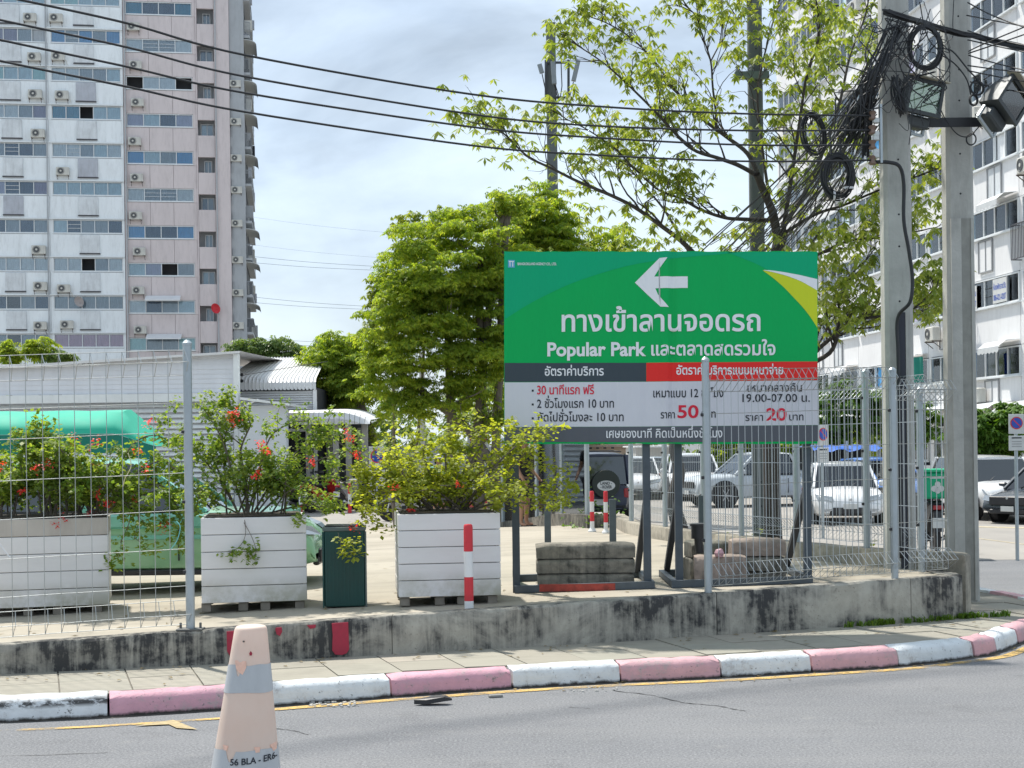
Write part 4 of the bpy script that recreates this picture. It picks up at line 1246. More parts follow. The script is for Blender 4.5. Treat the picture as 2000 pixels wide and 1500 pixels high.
for k in range(12):
    p = pa.lerp(pb_, k / 11); part('post', MB().bbox(p.x - .04, p.x + .04, p.y - .12, p.y - .04, 0, ht + .1), M_galv, hd, world=True)
# tinted panel screen ending at the drive
sc_ = thing('panel_screen', 'tinted grey-green panel screen between galvanised posts beside the drive entrance', 'fence', (W(1100, 1020, 27).x, 27, 0))
M_screen = glassmat('tinted_screen', (.62, .68, .68), .12)
pl = [Vector((G(985, 1010, gz(-.2, 31)).x, 33.0, 0)), Vector((W(1048, 900, 29.5).x, 29.5, 0)), Vector((W(1097, 900, 27.5).x, 27.5, 0)), Vector((W(1146, 900, 25.9).x, 25.9, 0))]
for a, b in zip(pl, pl[1:]):
    za = gz(a.x, a.y) + .15
    dirv = (b - a).normalized(); nr = Vector((-dirv.y, dirv.x, 0)) * .006
    mb = MB().add([(a.x + nr.x, a.y + nr.y, za), (b.x + nr.x, b.y + nr.y, za), (b.x + nr.x, b.y + nr.y, za + 1.75), (a.x + nr.x, a.y + nr.y, za + 1.75),
                   (a.x - nr.x, a.y - nr.y, za), (b.x - nr.x, b.y - nr.y, za), (b.x - nr.x, b.y - nr.y, za + 1.75), (a.x - nr.x, a.y - nr.y, za + 1.75)], [(0, 1, 2, 3), (7, 6, 5, 4), (3, 2, 6, 7), (0, 4, 5, 1)])
    part('panel', mb, M_screen, sc_, world=True)
    part('rail', MB().bar((a.x, a.y, za + 1.78), (b.x, b.y, za + 1.78), .04).bar((a.x, a.y, za), (b.x, b.y, za), .04), M_galv, sc_, world=True)
for p in pl: part('post', MB().tube([(p.x, p.y, .1), (p.x, p.y, gz(p.x, p.y) + 2.1)], .045, 10), M_galv, sc_, world=True)
kb = thing('drive_kerb_wall', 'low rough concrete kerb wall under the tinted panel screen', 'wall', (pl[2].x, pl[2].y, .2))
cols_ = [Vector((pl[0].x - 1.2, 35, 0))] + pl + [Vector((pl[3].x + .12, pl[3].y - .35, 0))]
for i in range(len(cols_) - 1):
    a, b = cols_[i], cols_[i + 1]
    mb = MB().bar((a.x, a.y, gz(a.x, a.y) + .07), (b.x, b.y, gz(b.x, b.y) + .07), .3, .30)
    part('kerb_segment', mb, M_block, kb, world=True)

# ================================================================== FENCES
def fence_panel(par, a, b, zfun, ht, sp, roll=.11, r=.0038, hz=(0.18, .45, .9, 1.35, 1.7), z_off=.06, side=-1):
    """welded wire panel whose top and bottom are rolled to a triangle"""
    d = (b - a); L = d.length; d.normalize(); nr = Vector((-d.y, d.x, 0)) * side
    mb = MB(); n = max(1, int(L / sp))
    for k in range(n + 1):
        p = a + d * (L * k / n); z0 = zfun(p) + z_off; z1 = z0 + ht
        j = random.uniform(-.004, .004); p = p + d * j
        sk = d * .035
        mb.tube([p + nr * roll + Vector((0, 0, z0 + .02)) + sk, p + nr * (roll * .55) + Vector((0, 0, z0 + .2)) * 1 , p + Vector((0, 0, z0 + .2))][1:2] + [p + Vector((0, 0, z0 + .22)), p + Vector((0, 0, z0))], r, 3, cap=False) if False else None
        pts = [p + sk * .6 + nr * 0 + Vector((0, 0, z0 + .21)), p + nr * roll + sk + Vector((0, 0, z0 + .10)), p + Vector((0, 0, z0)), p + Vector((0, 0, z0 + .21)), p + Vector((0, 0, z1 - .21)), p + Vector((0, 0, z1 - .10)) + nr * 0, p + sk * .2 + nr * (roll * .5) + Vector((0, 0, z1)), p + sk + nr * roll + Vector((0, 0, z1 - .10)), p + sk * .3 + Vector((0, 0, z1 - .215))]
        mb.tube(pts, r, 3, cap=False)
    def hwire(off, zz):
        m_ = max(2, int(L / .5)); mb.tube([a + d * (L * k / m_) + nr * off[0] + d * off[1] + Vector((0, 0, zfun(a + d * (L * k / m_)) + z_off + zz + random.uniform(-.003, .003))) for k in range(m_ + 1)], r * .95, 3, cap=False)
    for zz in hz: hwire((0, 0), zz)
    hwire((0, 0), 0.0); hwire((0, 0), .21); hwire((roll, .03), .10); hwire((0, 0), ht - .21); hwire((0, 0), ht - .10); hwire((roll * .5, 0), ht); hwire((roll, .03), ht - .10)
    return part('wire_panel', mb, M_wire, par, world=True, kind='stuff')
def fence_post(par, p, z0, h, r=.038, plate=True, label=None):
    mb = MB(); mb.tube([(p.x, p.y, z0 + .0), (p.x, p.y, z0 + h)], r, 14)
    mb.lathe([(r * 1.12, 0), (r * 1.12, .02), (r * .4, .045)], (p.x, p.y, z0 + h), 14)
    o = part('post', mb, M_galv, par, smooth=40, world=True, label=label)
    if plate:
        pl_ = MB().rbox((p.x, p.y, z0 + .008), (.22, .16, .016), .004)
        for sx_ in (-.085, .085): pl_.lathe([(.011, 0), (.011, .05), (.004, .055)], (p.x + sx_, p.y, z0 + .01), 8)
        part('base_plate', pl_, mat('weathered_steel', (.16, .16, .155), .7, .3), par, world=True)
    cl = MB()
    for q in (.5, 1.1, 1.7):
        if q < h: cl.rbox((p.x - r, p.y - .01, z0 + q), (.035, .03, .03), .004)
    part('clamp', cl, M_black, par, world=True)
    return o
f1 = thing('wire_fence', 'tall galvanised wire mesh fence in front of the leftmost planter', 'fence', (-4, wallY(-4) + .12, .45))
def wz(p): return zt(p.x)
pp = W(383, 1228, 12.95); PX = pp.x
fence_post(f1, Vector((PX, wallY(PX) + .11, 0)), zt(PX), W(383, 674, wallY(PX) + .1).z - zt(PX))
hf = W(383, 676, wallY(PX)).z - zt(PX)
fence_panel(f1, Vector((-9.5, wallY(-9.5) + .13, 0)), Vector((PX - .03, wallY(PX) + .11, 0)), wz, hf - .08, .1275, roll=.13, r=.0036, hz=(.33, .65, .98, 1.30, 1.65, 1.9), z_off=.05)
fence_post(f1, Vector((-7.9, wallY(-7.9) + .11, 0)), zt(-7.9), hf)
f2 = thing('wire_fence', 'galvanised wire mesh fence wrapping around the corner in front of the parking sign', 'fence', (3, wallY(3) + .12, .55))
P1 = W(1382, 1153, 14.25); P1 = Vector((P1.x, wallY(P1.x) + .10, 0))
P2 = Vector((W(1738, 1130, 15.2).x, wallY(W(1738, 1130, 15.2).x) + .10, 0))
P3 = Vector((XT - .10, wallY(XT) + .16, 0)); P4 = Vector((XT - .28, 15.72, 0))
h2 = W(1382, 706, P1.y).z - zt(P1.x)
fence_post(f2, P1, zt(P1.x) - .0, h2, .036, plate=False); fence_post(f2, P2, zt(P2.x), h2 - .12, .036, plate=False)
fence_panel(f2, P1 + Vector((.04, 0, 0)), P2 - Vector((.04, 0, 0)), wz, h2 - .14, .076, r=.0042, hz=(.5, .95, 1.3, 1.65), side=-1)
fence_panel(f2, P2 + Vector((.04, 0, 0)), P3, wz, h2 - .26, .076, r=.0042, hz=(.5, .95, 1.3, 1.65), side=-1)
fence_panel(f2, P3, P4, wz, h2 - .28, .076, r=.0042, hz=(.5, .95, 1.3, 1.65), side=1)
fence_post(f2, P4, zt(P4.x), h2 - .3, .036, plate=False)
f3 = thing('wire_fence', 'galvanised wire mesh fence standing on the curved kerb wall behind the sign legs', 'fence', (2.8, 19.6, .6))
def kz(p): return gz(p.x, p.y) + .19
cl_ = offset_path(WS2, .10)
def near(px, py):
    best = None
    for i in range(len(cl_) - 1):
        for t in (0, .25, .5, .75):
            q = cl_[i].lerp(cl_[i + 1], t)
            sxp = PX0 + (q.x / q.y) * FOC
            if best is None or abs(sxp - px) < best[0]: best = (abs(sxp - px), q)
    return best[1]
posts = [near(x, 0) for x in (1232, 1300, 1372, 1447, 1553, 1690)]
for q in posts: fence_post(f3, q, kz(q), 1.98, .038, plate=False)
ch = [posts[0]] + posts[1:] + [P4]
for a, b in zip(ch, ch[1:]):
    fence_panel(f3, a, b, kz, 1.85, .076, r=.0036, hz=(.45, .9, 1.35), side=1)

# ================================================================== SIGN BOARD
SD = 14.85
sgn = thing('parking_sign', 'large green billboard with a white left arrow and Thai parking rates', 'sign', (W(1292, 870, SD).x, SD, GL(1292, 1152).z))
def SP(px, py, off=0.0):
    p = W(px, py, SD); return Vector((p.x, SD - off, p.z))
def crease(x):
    # the vinyl buckles where the two frames meet
    c = W(1299, 700, SD).x; u = (x - c)
    return .018 * math.exp(-(u / .05) ** 2) - .022 * math.exp(-((u - .075) / .035) ** 2) + .010 * math.sin(u * 7) + .005 * math.sin(u * 19 + 1) + .0025 * math.sin(u * 43)
GRIDX = [984.5 + (1597.5 - 984.5) * k / 140 for k in range(141)]
GRIDC = [crease(W(x, 680, SD).x) for x in GRIDX]
def crease(px): return float(np.interp(px, GRIDX, GRIDC))
def SM(name, r, g=None, rough=0.5): return mat(name, r, rough, var=0.03, scale=2, spec=0.2)
S_green = SM('sign_green', (0.0, 0.42, 0.10)); S_green2 = SM('sign_deep_green', (0.0, 0.40, 0.18)); S_dark = SM('sign_charcoal', (0.055, 0.075, 0.09)); S_red = SM('sign_red', (0.80, 0.035, 0.03))
S_lt = SM('sign_pale_grey', (0.66, 0.67, 0.72)); S_mid = SM('sign_slate', (0.115, 0.125, 0.145)); S_white = SM('sign_white', (0.82, 0.84, 0.86)); S_lime = SM('sign_lime', (0.60, 0.68, 0.03))
S_crim = SM('sign_crimson', (0.70, 0.03, 0.06)); S_ink = SM('sign_ink', (0.03, 0.035, 0.045)); S_blue = SM('logo_blue', (0.12, 0.42, 0.62))
xL, xR, yT, yB = 984.5, 1597.5, 491, 867
def strip_poly(name, poly_px, off, mt, label=None):
    """flat print: clip the polygon to narrow vertical strips so that it follows the creased vinyl"""
    mb = MB(); xs = [p[0] for p in poly_px]; x0_, x1_ = min(xs), max(xs)
    cuts = sorted(set([float(x0_), float(x1_)] + [984.5 + (1597.5 - 984.5) * k / 140 for k in range(141) if x0_ < 984.5 + (1597.5 - 984.5) * k / 140 < x1_]))
    for a, b in zip(cuts, cuts[1:]):
        q = list(poly_px)
        q = clip_poly(q, Vector((a, 9999)), Vector((a, -9999))) if True else q
        q = clip_poly(q, Vector((b, -9999)), Vector((b, 9999)))
        if len(q) < 3:
            continue
        o_ = len(mb.v)
        for x, y in q:
            p = SP(x, y); mb.v.append((p.x, SD - off - crease(x), p.z))
        mb.f.append(tuple(range(o_, o_ + len(q))))
    return part(name, mb, mt, sgn, world=True, label=label)
# vinyl body: box with creased front
mb = MB(); N = 140
for k in range(N + 1):
    px = xL + (xR - xL) * k / N
    a, b = SP(px, yT + (.6 * math.sin(k * .5))), SP(px, yB + .5 * math.sin(k * .4))
    cr = crease(px); mb.v += [(a.x, SD - cr, a.z), (b.x, SD - cr, b.z), (b.x, SD + .05, b.z), (a.x, SD + .05, a.z)]
for k in range(N):
    for q in range(4): mb.f.append((4 * k + q, 4 * k + (q + 1) % 4, 4 * k + 4 + (q + 1) % 4, 4 * k + 4 + q))
mb.f += [(0, 1, 2, 3), (4 * N + 3, 4 * N + 2, 4 * N + 1, 4 * N)]
part('banner', mb, S_green, sgn, world=True)
def arc(pts, n=10):
    out = []
    for i in range(len(pts) - 1):
        p0, p1, p2, p3 = [Vector((*pts[max(0, min(len(pts) - 1, i + q))], 0)) for q in (-1, 0, 1, 2)]
        for j in range(n):
            t = j / n; v = 0.5 * ((2 * p1) + (-p0 + p2) * t + (2 * p0 - 5 * p1 + 4 * p2 - p3) * t * t + (-p0 + 3 * p1 - 3 * p2 + p3) * t ** 3); out.append((v.x, v.y))
    out.append(pts[-1]); return out
strip_poly('print_area', arc([(985.5, 624), (1040, 590), (1110, 556), (1180, 532), (1240, 516), (1310, 505), (1380, 499), (1440, 493)], 6) + [(1440, 492.2), (985.5, 492.2)], .002, S_green2)
strip_poly('print_area', arc([(1420, 493), (1470, 512), (1500, 528)], 4) + [(1560, 542), (1596.5, 551), (1596.5, 492.2), (1421, 492.2)], .002, S_green2)
strip_poly('lime_swoosh', arc([(1489, 528), (1525, 556), (1560, 592), (1580, 615), (1596.8, 640)], 5) + arc([(1596.8, 566), (1560, 548), (1525, 536), (1489, 528)], 5), .003, S_lime)
strip_poly('white_swoosh', arc([(1491, 528), (1530, 537), (1565, 550), (1596.8, 567)], 4) + arc([(1596.8, 545), (1560, 537), (1520, 530), (1491, 527.4)], 4), .0045, S_white)
strip_poly('header_band', [(985.5, 709), (1262, 708.5), (1262, 745), (985.5, 746)], .003, S_dark)
strip_poly('header_band', [(1262.5, 708.5), (1597, 706), (1597, 742.5), (1262.5, 745)], .003, S_red)
strip_poly('rate_panel', [(985.5, 747), (1262, 745.6), (1597, 743), (1598, 830), (1262, 833), (985.5, 834)], .0022, S_lt)
strip_poly('footer_band', [(985.5, 834.5), (1262, 833.5), (1598, 830.5), (1598, 862), (1300, 864), (985.5, 863)], .003, S_mid)
strip_poly('arrow', [(1240, 552), (1288, 504), (1303, 503), (1286, 527), (1278, 540), (1343, 540), (1343, 562.5), (1280, 563), (1285, 575), (1306, 600), (1290, 599)], .004, S_white)
strip_poly('logo_panel', [(992, 508), (1005.5, 508), (1005.5, 523), (992, 523)], .0045, S_blue)
for x in (995.2, 1000.6): strip_poly('logo_mark', [(x, 511), (x + 1.7, 511), (x + 1.7, 521), (x, 521)], .006, S_white)
strip_poly('logo_mark', [(993.8, 510), (1003.8, 510), (1003.8, 512), (993.8, 512)], .0055, S_white)

# --- lettering
def text_mesh(body, bold=0.0):
    """outline text as flat polygons (list of verts, faces), tone marks lifted above vowels, overlapping contours nudged apart"""
    UP = 'ัิีึืํ็'; TONE = '่้๊๋์'
    main = ''; marks = []
    for i, ch in enumerate(body):
        if ch in TONE and i and body[i - 1] in UP: marks.append((main, ch))
        else: main += ch
    dg = bpy.context.evaluated_depsgraph_get
    def grab(s):
        c = bpy.data.curves.new('lettering', 'FONT'); c.body = s; c.size = 1; c.offset = bold; c.resolution_u = 4; c.fill_mode = 'FRONT'
        o = bpy.data.objects.new('lettering', c); COL.objects.link(o); bpy.context.view_layer.update()
        me = o.evaluated_get(dg()).to_mesh()
        v = [Vector(p.co) for p in me.vertices]; f = [tuple(p.vertices) for p in me.polygons]
        o.evaluated_get(dg()).to_mesh_clear(); bpy.data.objects.remove(o); bpy.data.curves.remove(c)
        return v, f
    v, f = grab(main)
    if marks:
        barv, _ = grab('|'); bw = max(p.x for p in barv)
        for pre, ch in marks:
            pv, _ = grab(pre + '|'); adv = max(p.x for p in pv) - bw
            mv, mf = grab(ch); o_ = len(v)
            v += [p + Vector((adv, .19, 0)) for p in mv]; f += [tuple(i + o_ for i in q) for q in mf]
    # islands get tiny separate heights (fonts with overlapping contours)
    par_ = list(range(len(v)))
    def find(a):
        while par_[a] != a: par_[a] = par_[par_[a]]; a = par_[a]
        return a
    for q in f:
        for i in q[1:]: par_[find(q[0])] = find(i)
    ids = {}
    for i, p in enumerate(v):
        r_ = find(i); k = ids.setdefault(r_, len(ids)); p.z = (k % 4) * .0004
    return v, f
def lettering(name, body, x0, x1, ybase, h, mt, parent=None, bold=0.012, off=.006, map_=None, label=None):
    """fits the line between pixels x0 and x1, h = pixel height of one font unit"""
    v, f = text_mesh(body, bold)
    a, b = min(p.x for p in v), max(p.x for p in v)
    mb = MB()
    for p in v:
        px = x0 + (p.x - a) / (b - a) * (x1 - x0); py = ybase - p.y * h - (px - x0) * .0035
        if map_: q = map_(px, py, p.z)
        else:
            s_ = SP(px, py); q = (s_.x, SD - off - p.z - crease(px), s_.z)
        mb.v.append(q)
    mb.f = f
    return part(name, mb, mt, parent or sgn, world=True)
T_ = lettering
T_('lettering', 'ทางเข้าลานจอดรถ', 1097, 1485, 647, 57, S_white, bold=.018)
T_('lettering', 'Popular Park', 1069, 1262, 695, 37, S_white, bold=.03)
T_('lettering', 'และตลาดสดรวมใจ', 1272, 1514, 694, 36, S_white, bold=.020)
T_('lettering', 'อัตราค่าบริการ', 1064, 1179, 733.5, 24, S_white, bold=.016)
T_('lettering', 'อัตราค่าบริการแบบเหมาจ่าย', 1321, 1529, 731.5, 24, S_white, bold=.016)
for y in (763, 790, 817): strip_poly('bullet', [(1038.5, y - 2), (1042.5, y - 2), (1042.5, y + 2), (1038.5, y + 2)], .005, S_ink)
T_('lettering', '30 นาทีแรก ฟรี', 1049, 1160, 770, 24, S_crim, bold=.014)
T_('lettering', '2 ชั่วโมงแรก 10 บาท', 1049, 1199, 796.5, 23, S_ink, bold=.010)
T_('lettering', 'ถัดไปชั่วโมงละ 10 บาท', 1050, 1218, 823, 23, S_ink, bold=.010)
T_('lettering', 'เหมาแบบ 12 ชั่วโมง', 1276, 1413, 776, 23, S_ink, bold=.010)
T_('lettering', 'ราคา', 1290, 1318, 817, 21, S_ink, bold=.010)
T_('lettering', '50', 1323, 1364, 816, 35, S_crim, bold=.02)
T_('lettering', 'บาท', 1370, 1398, 815.5, 21, S_ink, bold=.010)
T_('lettering', 'เหมากลางคืน', 1460, 1566, 765, 22, S_ink, bold=.010)
T_('lettering', '19.00-07.00 น.', 1450, 1582, 785, 22, S_ink, bold=.010)
T_('lettering', 'ราคา', 1456, 1490, 822, 20, S_ink, bold=.010)
T_('lettering', '20', 1496, 1536, 821, 34, S_crim, bold=.02)
T_('lettering', 'บาท', 1541, 1569, 821, 20, S_ink, bold=.010)
T_('lettering', 'เศษของนาที คิดเป็นหนึ่งชั่วโมง', 1184, 1411, 855, 24, S_white, bold=.012)
T_('lettering', 'BANGKOKLAND AGENCY CO., LTD.', 1011, 1087, 518, 7, S_white, bold=.02)
# --- steel frames
def zg(px, py): return GL(px, py)
def frame_leg(px, y0, y1, d, w=.075, name='leg'):
    a = W(px, y0, d); b = W(px, y1, d); g_ = gz(a.x, d)
    return part(name, MB().bbox(a.x - w / 2, a.x + w / 2, d - w / 2, d + w / 2, g_ + .001, b.z), M_steelframe, sgn, world=True)
FD = SD + .10
for px in (1009, 1265, 1327, 1578): frame_leg(px, 1150, 500, FD + (.0 if px < 1300 else .04))
for xa_, xb_, ya in ((1005, 1279, 1152), (1312, 1588, 1145)):
    A, B = W(xa_, ya, FD - .12), W(xb_, ya - 6, FD - .12); g_ = max(gz(A.x, FD), gz(B.x, FD))
    part('base_rail', MB().bar((A.x, FD - .085, gz(A.x, FD) + .04), (B.x, FD - .085, gz(B.x, FD) + .04), .07), M_steelframe, sgn, world=True)
    part('base_rail', MB().bar((A.x, FD + 1.15, gz(A.x, FD) + .04), (B.x, FD + 1.15, gz(B.x, FD) + .04), .07), M_steelframe, sgn, world=True)
    for X in (A.x + .03, B.x - .03):
        g_ = gz(X, FD); part('base_rail', MB().bar((X, FD - .04, g_ + .045), (X, FD + 1.1, g_ + .045), .06), M_steelframe, sgn, world=True)
for px in (1009, 1265, 1327, 1578):
    X = W(px, 1000, FD).x; g_ = gz(X, FD)
    part('brace', MB().bar((X - .02, FD + 1.1, g_ + .08), (X - .0, FD + .05, g_ + .95), .06), mat('brace_steel', (.03, .035, .045), .6), sgn, world=True)
rp_ = MB(); A, B = W(1053, 1150, FD), W(1200, 1150, FD); rp_.bbox(A.x, B.x, FD - .124, FD - .1215, gz(A.x, FD) + .012, gz(B.x, FD) + .069)
part('rust_patch', rp_, mat('red_oxide_primer', (.35, .06, .045), .8, var=.4, scale=14), sgn, world=True)
for px in (1069, 1196, 1371):
    a = GL(px, 1075 if px < 1300 else 1090); q = W(px, 975 if px < 1300 else 968, a.y)
    o = setorigin('steel_stub_post', {1069: 'short dark steel post behind the stacked kerb stones, left one', 1196: 'short dark steel post behind the stacked kerb stones, right one', 1371: 'short dark steel post beside the broken kerb pile, right sign frame'}[px], 'post',
                  MB().bbox(q.x - .045, q.x + .045, a.y - .04, a.y + .04, a.z, q.z), M_steelframe, (q.x, a.y, a.z))
# concrete kerb stones used as ballast
def kstone(px0, px1, ytop, ybot, d, label, mt, rz=0, w=None, jit=.012, taper=.86):
    a, b = W(px0, ybot, d), W(px1, ybot, d); zt_ = W(px0, ytop, d).z; zb_ = W((px0 + px1) / 2, ybot, d).z
    L = (b.x - a.x) if w is None else w; h = W((px0 + px1) / 2, ytop, d).z - zb_
    mb = MB(); n = 12; D_ = .26
    pr = [(-D_ / 2, 0), (-D_ / 2, h * .55), (-D_ / 2 * .97, h * .8), (-D_ / 2 * .75, h * .97), (-D_ / 2 * .4, h), (D_ / 2, h), (D_ / 2, 0)]
    for k in range(n + 1):
        x = -L / 2 + L * k / n; e_ = .015 if k in (0, n) else 0
        for (y, z) in pr:
            mb.v.append((x + random.uniform(-.004, .004), y * (1 - e_ * 2) + random.uniform(-.006, .006), max(.0, z - e_ * (z > 0)) + random.uniform(-.004, .004) * (z > 0)))
    m_ = len(pr)
    for k in range(n):
        for q in range(m_): mb.f.append((k * m_ + q, k * m_ + (q + 1) % m_, (k + 1) * m_ + (q + 1) % m_, (k + 1) * m_ + q))
    mb.f += [tuple(range(m_)), tuple(n * m_ + q for q in range(m_ - 1, -1, -1))]
    o = part('concrete_kerb_block', mb, mt, smooth=45); o.location = ((a.x + b.x) / 2, d, zb_); o.rotation_euler = (0, 0, rz)
    return tag(o, label, 'concrete block', 'old kerb stones weighing down the sign frames')
BD_ = FD + .22
kstone(1047, 1239, 1060, 1088.5, BD_ + .02, 'mouldy kerb stone, topmost of the neat stack between the left sign legs', M_block)
kstone(1048, 1238, 1089.5, 1117, BD_, 'mouldy kerb stone, middle of the neat stack between the left sign legs', M_block)
kstone(1050, 1237, 1118, 1147, BD_ - .01, 'dark kerb stone, bottom of the neat stack resting on the red-primed rail', M_block)
M_blockp = stained('pinkish_old_kerb', (0.42, 0.33, 0.28), (0.10, 0.09, 0.08), 0.55, (0.34, 0.28, 0.24))
kstone(1426, 1531, 1052, 1084, BD_ + .25, 'pink-tinged kerb stone, top of the pile between the right sign legs', M_blockp)
kstone(1440, 1531, 1085, 1113, BD_ + .24, 'grey kerb stone under the pink-tinged one in the right pile', M_block)
kstone(1440, 1532, 1114, 1141, BD_ + .26, 'shaded kerb stone at the bottom of the right pile', M_block)
kstone(1357, 1456, 1084, 1141, BD_ - .0, 'large broken kerb stone at the front of the right pile behind the fence post', M_blockp, rz=-.10)
kstone(1342, 1420, 1056, 1086, BD_ + .62, 'mossy kerb stone at the back left of the right pile', M_block, rz=.2)
kstone(1340, 1420, 1087, 1141, BD_ + .60, 'thick mossy kerb block under the back left stone of the right pile', M_block, rz=.2)
q = W(1364, 1048, BD_ + .3)
mb = MB(); mb.tube([(q.x, q.y, q.z + .13), (q.x, q.y, q.z - .02)], .075, 14); mb.tube([(q.x, q.y, q.z - .02), (q.x + .01, q.y, q.z - .17)], .045, 12)
mb.lathe([(.09, 0), (.09, .025), (.07, .03)], (q.x, q.y, q.z + .11), 14)
setorigin('drain_pipe_socket', 'black plastic pipe socket lying on the broken kerb pile', 'pipe', mb, M_black, (q.x, q.y, q.z - .17), smooth=40)
q = W(1402, 1078, BD_ - .02)
mb = MB().lathe([(.0, -.045), (.04, -.035), (.05, 0), (.035, .035), (.0, .045)], (0, 0, 0), 12, cap=False)
mb.v = [(x * (1 + .25 * math.sin(z * 90)), y, z * (1 + .2 * math.sin(x * 80))) for x, y, z in mb.v]
o = part('crumpled_wrapper', mb, mat('pink_white_wrapper', (.55, .32, .36), .6, var=.5, scale=30)); o.location = (q.x, q.y - .1, W(1402, 1084, BD_).z + .03); tag(o, 'crumpled pink and white wrapper on the broken kerb stone', 'litter')

# ================================================================== PLANTERS, BIN, BOLLARD
M_plank = NT('planter_plank')
m = M_plank; n1 = m.noise(1.6, 6, .62, m.mapping((.6, 1, 3))); n2 = m.noise(30, 4, .7)
c = m.ramp(n1, [(0.3, (0.68, 0.67, 0.665)), (0.7, (0.77, 0.765, 0.765))]); c = m.mix(m.step(n2, .66, .74, 0, .4), c, (.38, .36, .3))
sz_ = m.n('ShaderNodeSeparateXYZ'); m.l(m.tc.outputs['Object'], sz_.inputs[0])
n3 = m.noise(2.4, 7, .65)
c = m.mix(m.math('MULTIPLY', m.step(sz_.outputs['Z'], .34, .10), m.step(n3, .42, .6, 0, .75)), c, (.30, .29, .19))
m.base(c); m.set(rough=.75, spec=.3); m.bump(n2, .12, .005); M_plank = m.m
M_plank2 = mat('weathered_beige_plank', (0.50, 0.465, 0.42), .8, var=.12, scale=2, grime=.25)
def planter(label, pxl, pxr, yb, wtop, seed, lw, side=.92, rz=0.0):
    a = GL((pxl + pxr) / 2, yb); d = a.y
    wdt = (pxr - pxl) / FOC * d; ht = wtop
    t = thing('planter_box', label, 'planter', (a.x * (a.y + side / 2) / a.y, a.y + side / 2, a.z), rz, 'white boarded planters in the car park')
    lh = .085; H = ht - lh; n = 5; hw, hd = wdt / 2, side / 2
    for k in range(n):
        z0 = lh + H * k / n + .003; z1 = lh + H * (k + 1) / n - .003
        mt = M_plank2 if (k == n - 1 and seed == 1) else M_plank
        for (x0_, x1_, y0_, y1_) in ((-hw, hw, -hd, -hd + .03), (-hw, hw, hd - .03, hd), (-hw - .0, -hw + .03, -hd + .032, hd - .032), (hw - .03, hw, -hd + .032, hd - .032)):
            j = random.uniform(-.0025, .0025)
            part('plank', MB().rbox(((x0_ + x1_) / 2, (y0_ + y1_) / 2 + j, (z0 + z1) / 2), (x1_ - x0_, y1_ - y0_, z1 - z0), .004), mt, t)
    for x in lw:
        for y in (-hd + .09, hd - .12): part('foot', MB().rbox((-hw + x * wdt, y, lh / 2), (.09, .12, lh - .004), .006), mat('foot_grey', (.22, .20, .17), .9, var=.3, grime=.3), t)
    part('liner', MB().bbox(-hw + .035, hw - .035, -hd + .035, hd - .035, lh + .02, ht + .004), mat('black_liner', (.03, .03, .03), .7), t)
    part('soil', MB().bbox(-hw + .05, hw - .05, -hd + .05, hd - .05, ht - .04, ht + .012), mat('dark_soil', (.07, .055, .04), .95, var=.4, bump=.8), t)
    return t, a, wdt, ht
pl1 = planter('white planter box behind the wire fence at the far left', -25, 216, 1203, (1203 - 1013) / FOC * GL(100, 1203).y, 1, (.10, .36, .59, .90), rz=R(14))
pl2 = planter('white planter box between the fence post and the green bin', 397, 600, 1194, (1194 - 1010) / FOC * GL(500, 1194).y, 2, (.04, .39, .60, .93), rz=R(9.5))
pl3 = planter('white planter box behind the red and white bollard', 773, 973, 1183, (1183 - 1003) / FOC * GL(870, 1183).y, 3, (.06, .40, .62, .92), rz=R(6.5))
# bin
a = GL(675, 1187)
M_bin = mat('dark_green_metal', (0.003, 0.055, 0.048), 0.5, var=.2, scale=3, grime=.05)
bn = thing('litter_bin', 'dark green ribbed metal bin between two white planters', 'bin', (a.x * (a.y + .17) / a.y, a.y + .17, a.z), .085)
bw, bh = 84 / FOC * a.y, 160 / FOC * a.y
part('body', MB().rbox((0, 0, bh / 2), (bw - .02, .34, bh - .02), .01), M_bin, bn)
for k in range(11):
    x = -bw / 2 + .03 + (bw - .06) * k / 10
    part('rib', MB().bbox(x - .007, x + .007, -.1765, -.168, .03, bh - .08), M_bin, bn)
part('rim', MB().rbox((0, 0, bh - .03), (bw, .37, .04), .006), mat('rim_grey_green', (.10, .13, .125), .5), bn)
part('lid', MB().rbox((0, 0, bh - .003), (bw - .05, .30, .012), .004), M_black, bn)
for x_ in (-1, 1):
    part('corner_rail', MB().bbox(x_ * (bw / 2 - .003) - .008, x_ * (bw / 2 - .003) + .008, -.178, -.16, .003, bh - .055), mat('rim_grey_green', (.10, .13, .125), .5) if x_ > 0 else M_bin, bn)
# bollards
def bollard(label, px, yb, ytop, wpx, bands, group=None, base=False, gfun=GL):
    a = gfun(px, yb); s = a.y / FOC; r = wpx / 2 * s; H = (yb - ytop) * s
    t = thing('bollard', label, 'bollard', (a.x, a.y + r, a.z), 0, group)
    z = 0
    for k, (fr_, cm) in enumerate(bands):
        z1 = z + H * fr_
        last = k == len(bands) - 1
        pr = [(r, z + .0005), (r, z1 - (.03 if last else .0005))] + ([(r * .93, z1 - .012), (r * .75, z1 - .002), (r * .3, z1)] if last else [])
        part('band', MB().lathe(pr, (0, 0, 0), 20), M_red if cm == 'r' else M_white, t, smooth=40, label={'r': 'red painted band', 'w': 'white painted band'}[cm])
        z = z1
    if base: part('base_flange', MB().lathe([(r * 1.9, 0), (r * 1.9, .02), (r * 1.3, .05), (r * 1.02, .07)], (0, 0, 0), 16), M_white, t)
    return t
bollard('tall red and white bollard in front of the white planter', 916, 1191, 1024, 18, ((.10, 'w'), (.28, 'r'), (.30, 'w'), (.32, 'r')))
